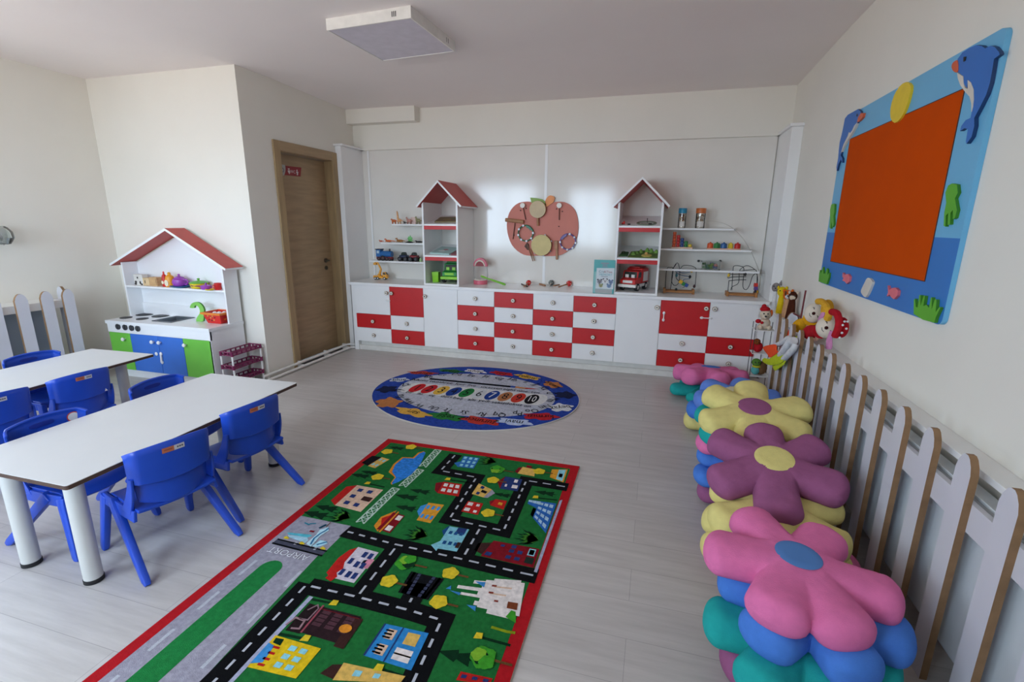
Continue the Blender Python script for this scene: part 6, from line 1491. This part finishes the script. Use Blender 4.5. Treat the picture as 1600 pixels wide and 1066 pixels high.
# ---------------------------------------------------------------- right wall shelves
def rx(X, Y, y=SM): return py(1030+X/9.41, 310+Y/9.41, y)
JARC = clear('#f4f1ec')
def jar(label, X0, X1, lid, fill, y=SM):
    a, b = rx(X0, 420, y).x, rx(X1, 420, y).x; xm = (a+b)/2; r = (b-a)/2; z = RZ_[0]; h = rx(600, 145, y).z-z
    t = thing('play_jar', label, 'jar', (xm, y, z), group='lidded jars on the top right shelf')
    MB().lathe([(r*.95, 0), (r, .004), (r, h*.74), (r*.97, h*.74), (r*.95, .006), (0, .005)], JARC, (xm, y, z), 28).build('jar', t)
    MB().lathe([(r*1.06, h*.745), (r*1.08, h*.76), (r*1.08, h*.98), (r*1.02, h), (0, h)], lid, (xm, y, z), 28).build('lid', t, .001)
    mb = MB(); rnd = random.Random(X0)
    for k in range(16): a_ = rnd.uniform(0, 2*PI); q = r*rnd.uniform(.2, .7); zz = z+.02+rnd.random()*h*.6; mb.box((-.009, -.006, -.014), (.009, .006, .014), fill[k % len(fill)], Matrix.Translation((xm+q*math.cos(a_), y+q*math.sin(a_), zz)) @ Matrix.Rotation(rnd.uniform(0, 3), 4, 'Y') @ Matrix.Rotation(rnd.uniform(0, 3), 4, 'Z'))
    mb.build('blocks', t)
    mb = MB(); n = 8
    for k in range(n):
        a0, a1 = -PI/2-.75+1.5*k/n, -PI/2-.75+1.5*(k+1)/n; f = lambda q, zz: (xm+r*1.012*math.cos(q), y+r*1.012*math.sin(q), z+zz)
        mb.add([f(a0, h*.08), f(a1, h*.08), f(a1, h*.34), f(a0, h*.34)], [(0, 1, 2, 3)], mt('#d6cfc6', .5))
    mb.build('paper_label', t)
jar('clear jar with a blue lid, coloured pieces inside, on the top right shelf', 270, 385, mt('#2288ab', .35), [mt('#a8602c', .5), mt('#3a2622', .5), mt('#c9a03a', .5), mt('#8a3030', .5)])
jar('clear jar with an orange lid and pale pieces on the top right shelf', 525, 665, mt('#c2662c', .35), [mt('#c9b39a', .5), mt('#8a6a50', .5), mt('#d8d2c8', .5)])
OR_, RD_, BL_, GR_, YE_ = mt('#d2531f', .4), mt('#c4201c', .4), mt('#1f3f7d', .4), mt('#1f7a34', .4), mt('#d9be2f', .4)
z = RZ_[1]; a, b = rx(170, 735).x, rx(490, 735).x
t = thing('stacking_toy', 'wooden stacking toy with five coloured bead columns of falling height on the middle right shelf', 'stacking toy', ((a+b)/2, SM, z))
MB().box((a, SM-.03, z), (b, SM+.03, z+.016), mt('#d9b9a0', .5)).build('base', t, .002)
for i, (m, n) in enumerate(((OR_, 5), (RD_, 4), (BL_, 3), (GR_, 2), (YE_, 1))):
    x = a+(b-a)*(.13+.185*i); mb = MB(); hh = .0295
    for k in range(n): mb.lathe([(.012, 0), (.017, .003), (.017, hh-.003), (.012, hh)], m, (x, SM, z+.016+hh*k), 16)
    mb.build('bead_column', t)
a, b = rx(695, 750).x, rx(1195, 765).x
t = thing('shape_sorter', 'wooden board with five coloured peg blocks in a row on the middle right shelf', 'shape sorter', ((a+b)/2, SM, z))
MB().box((a, SM-.035, z), (b, SM+.035, z+.012), mt('#d9ae94', .5)).build('base', t, .002)
for i, (m, w) in enumerate(((OR_, .09), (mt('#3f8a4a', .4), .10), (mt('#235f9a', .4), .095), (YE_, .075), (RD_, .09))):
    x = a+(b-a)*(.10+.2*i); mb = MB(); hw = (b-a)*w
    mb.lathe([(hw*.98, 0), (hw, .004), (hw, .038), (hw*.8, .048), (hw*.3, .05), (hw*.28, .058), (0, .06)], m, (x, SM, z+.012), (20, 4, 8, 6, 12)[i])
    mb.build('peg_block', t, .001)
z = RZ_[2]; bx = lambda X, Y=280: py(1030+X/9.41, 390+Y/9.41, SM)
a, b = bx(615).x, bx(885).x; h = bx(700, 165).z-z
t = thing('block_box', 'clear plastic box of coloured blocks on the lowest right shelf', 'box', ((a+b)/2, SM, z))
CLR = clear('#f1f4f4')
mb = MB(); e = .003
mb.box((a, SM-.05, z), (b, SM+.05, z+e), CLR).box((a, SM-.05, z+e), (b, SM-.05+e, z+h), CLR).box((a, SM+.05-e, z+e), (b, SM+.05, z+h), CLR).box((a, SM-.05+e, z+e), (a+e, SM+.05-e, z+h), CLR).box((b-e, SM-.05+e, z+e), (b, SM+.05-e, z+h), CLR); mb.build('box', t)
mb = MB(); rnd = random.Random(3)
for k in range(26):
    fx = rnd.random(); m = (GR_, mt('#2f8a70', .4), mt('#7fae3a', .4), BL_, mt('#c4503a', .4))[min(4, int(fx*4.2+rnd.uniform(0, .9)))]
    mb.box((-.014, -.012, -.010), (.014, .012, .010), m, T((a+.022+fx*(b-a-.044), SM+rnd.uniform(-.028, .028), z+.016+rnd.random()*h*.5), rnd.uniform(0, 3), rnd.uniform(-.4, .4)))
mb.build('blocks', t)
for X in (595, 925):
    p = bx(X, 185); o = MB().cyl((p.x, YP-.001, p.z), (p.x, YP-.035, p.z), .006, BLACKM, 10).cyl((p.x, YP-.03, p.z), (p.x, YP-.042, p.z), .012, BLACKM, 14).build('wall_peg'); tag(o, 'black wall peg over the lowest right shelf, %s the clear box' % ('left of' if X < 700 else 'right of'), 'peg')
# bead mazes
OAKB = mt('#a9713c', .5, var=.12, scale=14, stretch=(1, 5, 5)); WIRE = mt('#2a2a2c', .35, metal=.6); WIREB = mt('#2f5f8a', .4)
def mz(X, Y, y): return py(1030+X/9.41, 390+Y/9.41, y)
def maze(label, A, B, depth, paths, beads, yf):
    t = thing('bead_maze', label, 'bead maze', ((A+B)/2, yf+depth/2, WT), group='bead mazes on the worktop'); w = .018
    MB().box((A, yf, WT), (A+w*1.3, yf+depth, WT+.045), OAKB).build('base_block', t, .003); MB().box((B-w*1.3, yf, WT), (B, yf+depth, WT+.045), OAKB).build('base_block', t, .003)
    MB().box((A+w*1.3, yf+.01, WT+.008), (B-w*1.3, yf+.03, WT+.028), OAKB).box((A+w*1.3, yf+depth-.03, WT+.008), (B-w*1.3, yf+depth-.01, WT+.028), OAKB).build('base_rail', t, .002)
    for m, dy, pts in paths:
        n = len(pts); P = [mz(X, Y, yf+depth*(dy[0]+(dy[1]-dy[0])*i/(n-1))) for i, (X, Y) in enumerate(pts)]
        P[0].z = min(P[0].z, max(P[0].z, WT+.02))
        MB().tube(smooth(P, 5, False), .0032, m, 8).build('wire', t)
    for m, X, Y, dy, k, rot in beads:
        p = mz(X, Y, yf+depth*dy); mb = MB()
        if k == 'cube': mb.box((-.017, -.017, -.017), (.017, .017, .017), m, T(p, 0, 0, rot))
        else: mb.sph((0, 0, 0), (.013, .013, .018), m, 14, 9, M=Matrix.Translation(p))
        mb.build('bead', t, .002 if k == 'cube' else 0)
p, q = wp(1033+50/9.41, 458), None
A1 = fl(1036, 458, WT); B1 = fl(1087, 461, WT)
maze('bead maze with a yellow, green and blue bead row next to the right tower', A1.x, B1.x-.01, .13, [
    (WIRE, (.3, .5), [(88, 570), (110, 300), (160, 265), (205, 300), (165, 585)]),
    (WIRE, (.4, .6), [(190, 300), (265, 195), (300, 300), (290, 480), (230, 530), (185, 470), (200, 300), (250, 215)]),
    (WIRE, (.2, .8), [(250, 340), (250, 420), (300, 470), (345, 500), (400, 530), (345, 560)]),
    (WIRE, (.5, .5), [(300, 300), (350, 240), (430, 235), (520, 260), (545, 320), (525, 560)]),
    (WIREB, (.5, .9), [(255, 290), (350, 300), (480, 320), (350, 345), (240, 310), (300, 370), (450, 400)]),
    (WIREB, (.6, .6), [(345, 490), (365, 440), (450, 432)])],
    [(mt('#e0a81f', .4), 318, 474, .3, 'cube', .5), (GR_, 356, 505, .3, 'cube', .5), (mt('#274f9a', .4), 400, 524, .3, 'cube', .5), (BLACKM, 452, 402, .9, 's', 0), (mt('#3a1a16', .4), 516, 540, .5, 's', 0), (mt('#d6b02f', .4), 478, 316, .5, 's', 0), (mt('#4f9aa8', .4), 255, 380, .5, 's', 0), (BLACKM, 248, 592, .4, 's', 0)], A1.y-.0)
A2 = fl(1134.5, 463, WT); B2 = fl(1184.5, 466, WT)
maze('bead maze with a red and purple bead stack at the right end of the worktop', A2.x, B2.x, .12, [
    (WIRE, (.2, .2), [(1012, 610), (1025, 465), (1040, 460), (1150, 448), (1280, 446)]),
    (WIRE, (.5, .5), [(1068, 600), (1085, 300), (1110, 240), (1190, 245), (1245, 290), (1230, 540), (1280, 590), (1330, 520), (1375, 390), (1440, 370), (1450, 600)]),
    (WIRE, (.7, .4), [(1050, 600), (1070, 550), (1165, 490), (1180, 320), (1240, 255), (1310, 240), (1400, 290), (1440, 350), (1430, 560)]),
    (WIRE, (.3, .6), [(1280, 400), (1080, 405), (1010, 420), (1040, 345), (1250, 310), (1400, 295)]),
    (WIRE, (.3, .3), [(1040, 365), (1150, 362), (1270, 362)])],
    [(mt('#d0332a', .4), 1420, 520, .5, 'cube', 0), (mt('#5b3f86', .4), 1420, 570, .5, 'cube', 0), (BLACKM, 1265, 362, .3, 's', 0), (mt('#d6b02f', .4), 1022, 380, .3, 's', 0), (mt('#1a2238', .4), 1410, 620, .4, 's', 0), (mt('#d6a02f', .4), 1440, 625, .5, 's', 0)], A2.y-.0)

# ---------------------------------------------------------------- soft toys at the far end of the right fence
BASEZ = .7505
def plush(hexc): return mt(hexc, .95, var=.1, scale=40, bump=.4, bscale=300, spec=.1)
FGREY, FYEL, FORG, FBRN, FCRM, FRED, FWHT = plush('#8d8583'), plush('#e0c21f'), plush('#d96a24'), plush('#4a2518'), plush('#d9c7b0'), plush('#b5202a'), plush('#dcdcdc')
PY = 4.13
def puppet(name, label, u, v, body, head, bw, extra, x=1.045, r=.036):
    """glove puppet standing on the ledge: head centre seen at pixel u, v on the plane x"""
    h = px(u, v, x); t = thing(name, label, 'puppet', (x, h.y, BASEZ), group='animal puppets at the fence end')
    MB().lathe([(bw, 0), (bw*1.02, .02), (bw*.8, (h.z-BASEZ)*.6), (bw*.55, h.z-BASEZ-.01), (0, h.z-BASEZ)], body, (0, 0, 0), 18, M=Matrix.Translation((x, h.y, BASEZ)) @ Matrix.Diagonal((.6, 1, 1, 1))).build('body', t)
    hd = MB().sph(tuple(h), (r*.9, r, r*1.05), head, 16, 12).build('head', t)
    extra(t, h, r)
    return t
def eyes(t, h, r, dx=-.95, sp=.4, up=.2, m=BLACKM, k=.14):
    mb = MB(); f = (O0-h).normalized(); s_ = f.cross(Vector((0, 0, 1))).normalized()
    for e in (-1, 1): q = h+(f*.88+s_*e*sp+Vector((0, 0, up))).normalized()*r*.98; mb.sph(tuple(q), r*k, m, 8, 6)
    mb.build('eyes', t)
def ears(t, h, r, m, kind='round', sz=.45):
    f = (O0-h).normalized(); s_ = f.cross(Vector((0, 0, 1))).normalized()
    for e in (-1, 1):
        q = h+s_*e*r*.75+Vector((0, 0, r*.8))
        if kind == 'round': MB().sph(tuple(q), (r*sz*.6, r*sz, r*sz), m, 10, 8).build('ear', t)
        else: MB().cone(tuple(q-Vector((0, 0, r*.3))), tuple(q+Vector((0, 0, r*.9))+s_*e*r*.2), r*sz, .002, m, 10).build('ear', t)
def muzzle(t, h, r, m, nose, k=.5):
    f = (O0-h).normalized(); q = h+f*r*.75-Vector((0, 0, r*.35)); MB().sph(tuple(q), r*k, m, 12, 8).build('muzzle', t)
    q = q+f*r*k*.9+Vector((0, 0, r*.12)); MB().sph(tuple(q), r*.15, nose, 8, 6).build('nose', t)
def ex1(t, h, r): eyes(t, h, r); ears(t, h, r, FGREY, 'pointed', .4); muzzle(t, h, r, FGREY, BLACKM, .55)
puppet('donkey_puppet', 'grey puppet with pointed ears, leftmost of those above the fence end', 1212, 449, FWHT, FGREY, .04, ex1, 1.085, .042)
def ex2(t, h, r): eyes(t, h, r); ears(t, h, r, FYEL, 'round', .4)
puppet('chick_puppet', 'yellow puppet between the grey and the orange striped one', 1222, 456, FYEL, FYEL, .045, ex2, 1.085, .042)
def ex3(t, h, r):
    eyes(t, h, r); ears(t, h, r, FORG); muzzle(t, h, r, FWHT, BLACKM)
    mb = MB()
    for k in range(3): mb.tube([h+Vector((-r*.5, -r*.5, r*(.75-.3*k))), h+Vector((-r*.75, -r*.65, r*(.7-.3*k))), h+Vector((-r*.5, -r*.95, r*(.6-.3*k)))], .0035, BLACKM, 6)
    mb.build('stripes', t)
puppet('tiger_puppet', 'orange tiger puppet with a white muzzle and black stripes on the ledge', 1231, 461, plush('#c79a72'), FORG, .045, ex3, 1.085, .04)
def ex4(t, h, r): eyes(t, h, r); ears(t, h, r, FCRM, 'round', .4); f = (O0-h).normalized(); MB().sph(tuple(h+f*r*.3-Vector((0, 0, r*.15))), (r*.75, r*.75, r*.8), FCRM, 12, 9).build('face', t)
puppet('monkey_puppet', 'dark brown monkey puppet next to the tiger puppet', 1239, 463, FBRN, FBRN, .055, ex4, 1.075, .036)
a, b, c = px(1259, 454, 1.08), px(1251.5, 496, 1.08), px(1240, 490, 1.07)
DRED = mt('#6d1a22', .5)
o = MB().tube(smooth([a, b+Vector((0, 0, .006)), b, b.lerp(c, .15), c], 3, False), .006, DRED, 8).build('red_rod'); tag(o, 'dark red bent rod standing on the ledge between puppets and rag dolls', 'rod')
# wire stand with soft toys between the fence and the cabinets
SX, SYY = .925, 4.46
t = thing('toy_stand', 'black wire stand with small shelves between the fence end and the cabinets', 'stand', (SX, SYY, 0))
mb = MB()
for dx in (-.075, .075):
    for dy in (-.06, .06): mb.tube([(SX+dx, SYY+dy, 0), (SX+dx, SYY+dy, .70)], .0028, BLACKM, 6)
mb.build('wire_legs', t)
for z in (.24, .44, .64): MB().box((SX-.078, SYY-.063, z), (SX+.078, SYY+.063, z+.006), WHITEM).build('stand_shelf', t, .001)
def soft(name, label, z, parts, cat='soft toy'):
    t = thing(name, label, cat, (SX, SYY, z)); 
    for nm, m, q in parts:
        mb = MB()
        for c, r in q: mb.sph((SX+c[0], SYY+c[1], z+c[2]), r, m, 14, 10)
        mb.build(nm, t)
    return t
soft('plush_dog', 'cream plush dog with a red hat and red bow at the fence end', .6465, [
    ('body', FCRM, [((0, 0, .05), (.045, .04, .05)), ((-.035, -.02, .02), (.02, .03, .02)), ((.035, -.02, .02), (.02, .03, .02))]), ('head', FCRM, [((-.005, -.012, .125), (.045, .042, .045)), ((-.01, -.045, .115), (.022, .022, .02))]),
    ('nose', BLACKM, [((-.012, -.066, .12), (.009, .008, .008))]), ('eyes', BLACKM, [((-.024, -.048, .14), .006), ((.006, -.05, .14), .006)]), ('hat', FRED, [((-.01, 0, .17), (.04, .04, .025)), ((-.02, 0, .192), (.02, .02, .022))]),
    ('ear', plush('#d9662f'), [((.04, 0, .14), (.012, .025, .03))]), ('bow', FRED, [((-.055, -.02, .07), (.022, .012, .018)), ((-.03, -.042, .062), (.012, .01, .012))])])
soft('plush_ladybird', 'small dark red and brown soft toy on the middle shelf of the wire stand', .4465, [
    ('body', FRED, [((-.03, -.01, .045), (.04, .04, .045))]), ('head', plush('#8a4a24'), [((-.045, -.03, .095), (.028, .028, .026))]), ('eyes', BLACKM, [((-.056, -.054, .1), .005), ((-.036, -.056, .1), .005)])])
soft('plush_turtle', 'green and brown soft toy turtle behind the yellow cushion by the fence', .2465, [
    ('shell', plush('#7d5c3e'), [((.012, 0, .06), (.055, .05, .06))]), ('head', plush('#5f8a3a'), [((-.03, -.035, .115), (.038, .036, .034))]), ('eyes', BLACKM, [((-.045, -.068, .122), .006), ((-.02, -.07, .122), .006)]), ('belly', plush('#5fb0ae'), [((-.03, -.03, .045), (.035, .03, .04))]), ('collar', plush('#c9c03a'), [((-.025, -.035, .08), (.035, .03, .014))])])
# long legged bird hung over the pickets
GX = FX-.028
ORF, LIF = plush('#ff5a30'), plush('#c3d22f')
def gp(X, Y, x=GX): return px(1180+X/8.89, 500+Y/8.89, x)
t = thing('plush_bird', 'white plush bird with neon orange and lime feet draped over the picket fence', 'soft toy', tuple(gp(440, 420)))
mb = MB(); mb.tube(smooth([gp(300, 350), gp(400, 300, GX-.006), gp(470, 250, GX-.004), gp(540, 330, GX)], 3, False), [.016]*4+[.02]*6 if 0 else .018, FWHT, 12)
mb.tube(smooth([gp(360, 490), gp(420, 400, GX-.02), gp(490, 300, GX-.016), gp(540, 290, GX-.008)], 4, False), .026, FWHT, 14); mb.tube(smooth([gp(400, 545), gp(470, 470, GX-.01), gp(540, 390, GX-.004), gp(560, 340, GX)], 4, False), .021, FWHT, 14)
mb.build('body', t)
def pad(name, pts, m, th, x=GX):
    P = [gp(X, Y, x) for X, Y in pts]; c = sum(P, Vector())/len(P); n = (O0-c).normalized(); S = smooth(P, 4); mb = MB(); k = len(S)
    vs = [c+n*th]+[c.lerp(q, .6)+n*th*.8 for q in S]+[c.lerp(q, .9)+n*th*.4 for q in S]+[q for q in S]+[c.lerp(q, .9)-n*th*.3 for q in S]+[c-n*th*.5]
    fs = [(0, 1+i, 1+(i+1) % k) for i in range(k)]+[(4*k+1, 1+3*k+(i+1) % k, 1+3*k+i) for i in range(k)]
    for r_ in range(3): fs += [(1+r_*k+i, 1+(r_+1)*k+i, 1+(r_+1)*k+(i+1) % k, 1+r_*k+(i+1) % k) for i in range(k)]
    mb.add(vs, fs, m); return mb.build(name, t, ang=80)
pad('orange_foot', [(105, 385), (190, 350), (290, 345), (300, 420), (325, 440), (270, 490), (200, 525), (170, 480)], ORF, .035, GX-.02)['label'] = 'neon orange foot'
pad('lime_foot', [(95, 560), (130, 530), (170, 555), (260, 490), (350, 460), (395, 500), (390, 570), (320, 620), (210, 630), (130, 600)], LIF, .04, GX-.015)['label'] = 'lime foot'
pad('lime_foot', [(245, 640), (330, 620), (420, 560), (400, 620), (340, 670), (280, 705), (255, 680)], LIF, .025, GX-.005)
pad('orange_wing', [(395, 215), (440, 190), (465, 130), (470, 220), (455, 275), (420, 250)], ORF, .018, 1.0); pad('lime_wing', [(470, 300), (530, 235), (585, 230), (570, 320), (530, 350)], LIF, .022, 1.0)
# two rag dolls lying on the ledge against the wall
def dp(X, Y, x): return px(1240+X/10.66, 450+Y/10.66, x)
HAIR = plush('#d08bb5'); FACE = mt('#e2d6c4', .9, bump=.2, bscale=300)
def ragdoll(label, fc, fr, dress, hat, cap, body, hairs, dots, hx):
    x = hx; c = dp(*fc, x); t = thing('rag_doll', label, 'doll', (x, c.y, BASEZ), group='rag dolls on the ledge')
    r = fr/10.66/760*(c-O0).length*1.05
    bp_ = [dp(X, Y, x-.005) for X, Y in body]; mb = MB(); mb.tube(smooth(bp_, 4, False), [r*(.62+.12*math.sin(k*.9)) for k in range(4*(len(bp_)-1)+1)], dress, 14); mb.build('dress', t)
    MB().sph(tuple(c), (r*.8, r*1.02, r*.98), FACE, 20, 14).build('head', t)
    q = dp(*hat[0], x+.02); qr = hat[1]/10.66/760*(q-O0).length*1.1
    hb = MB().sph(tuple(q), (qr*.55, qr*.95, qr), cap, 20, 14).build('bonnet', t)
    rim = [dp(X, Y, x-.02) for X, Y in hat[2]]; MB().tube(smooth(rim, 4, False), r*.30, cap, 10).build('bonnet_brim', hb)
    mb = MB(); rnd = random.Random(5)
    for (X0, Y0, X1, Y1, n, w) in hairs:
        for k in range(n):
            f = k/max(1, n-1)-.5; a = dp(X0+w*.6*f, Y0, x-.028); b = dp(X1+w*f, Y1+rnd.uniform(-20, 25), x-.030); mb.tube([a, a.lerp(b, .5)+Vector((-.006, 0, 0)), b], .0042, HAIR, 6)
    mb.build('hair', t)
    f = (O0-c).normalized(); s_ = f.cross(Vector((0, 0, 1))).normalized(); u = s_.cross(f)
    def on(a, b, k=1.01): v = (f+s_*a+u*b).normalized(); return c+Vector((v.x*r*.8, v.y*r*1.02, v.z*r*.98))*k
    ang = 1.0                    # the face lies on its side
    def fpt(a, b): return on(a*math.cos(ang)-b*math.sin(ang), a*math.sin(ang)+b*math.cos(ang))
    for e in (-1, 1): MB().tube([fpt(e*.55-.16, .18), fpt(e*.55, .28), fpt(e*.55+.16, .18)], .0022, BLACKM, 6).build('stitched_eye', t)
    MB().tube([fpt(-.25, -.45), fpt(0, -.55), fpt(.25, -.45)], .0018, BLACKM, 6).build('stitched_mouth', t)
    MB().sph(tuple(fpt(0, -.05)), r*.16, plush('#3a1a18'), 10, 7).build('nose', t)
    mb = MB()
    for X, Y, k in dots: q2 = dp(X, Y, x+.0); d = (O0-q2).normalized(); mb.sph(tuple(q2+d*k), .0065, FWHT, 8, 6)
    if dots: mb.build('dots', hb)
    arm = [dp(X, Y, x-.02) for X, Y in ((body[1][0]+60, body[1][1]+40), (body[0][0]+120, body[0][1]+100), (body[0][0]+30, body[0][1]+90))]
    MB().tube(smooth(arm, 4, False), .011, mt('#d5a993', .9), 10).build('arm', t)
    return t
YDRESS = plush('#e8a91f')
ragdoll('rag doll in a yellow bonnet and yellow dress, the farther of the two', (330, 420), 135, YDRESS, ((560, 350), 120, [(410, 225), (480, 235), (560, 320), (590, 430), (560, 520)]), plush('#e0aa35'), [(80, 650), (180, 590), (280, 520)], [(500, 410, 440, 590, 9, 70)], [], 1.055)
ragdoll('rag doll in a red white dotted bonnet and dress, the nearer of the two', (540, 660), 145, FRED, ((800, 660), 130, [(640, 400), (720, 430), (760, 560), (740, 680), (690, 800)]), FRED, [(260, 760), (340, 720), (460, 720)], [(640, 720, 590, 1000, 12, 90)], [(820, 620, .06), (880, 680, .05), (805, 750, .055), (850, 560, .05), (700, 640, .045), (735, 520, .045), (680, 450, .045), (770, 830, .03), (900, 560, .03)], 1.045)

# ---------------------------------------------------------------- glass wall lamp at the left edge
p = px(1, 368, XL+.08)
t = thing('wall_lamp', 'clear glass wall lamp cut by the left photo edge', 'lamp', (XL, p.y, p.z))
MB().cyl((XL, p.y, p.z-.02), (XL+.03, p.y, p.z-.02), .04, SILVER, 24).build('wall_plate', t, .002)
GL = clear('#eef3f3', .3)
MB().lathe([(.02, -.075), (.045, -.07), (.075, -.02), (.07, .03), (.045, .065), (.03, .075), (.027, .072), (.042, .062), (.066, .028), (.071, -.02), (.042, -.066), (.02, -.071)], GL, (XL+.095, p.y, p.z), 28).build('glass_shade', t)
MB().tube([(XL+.03, p.y, p.z-.02), (XL+.06, p.y, p.z-.065), (XL+.095, p.y, p.z-.072)], .008, SILVER, 10).build('arm', t)
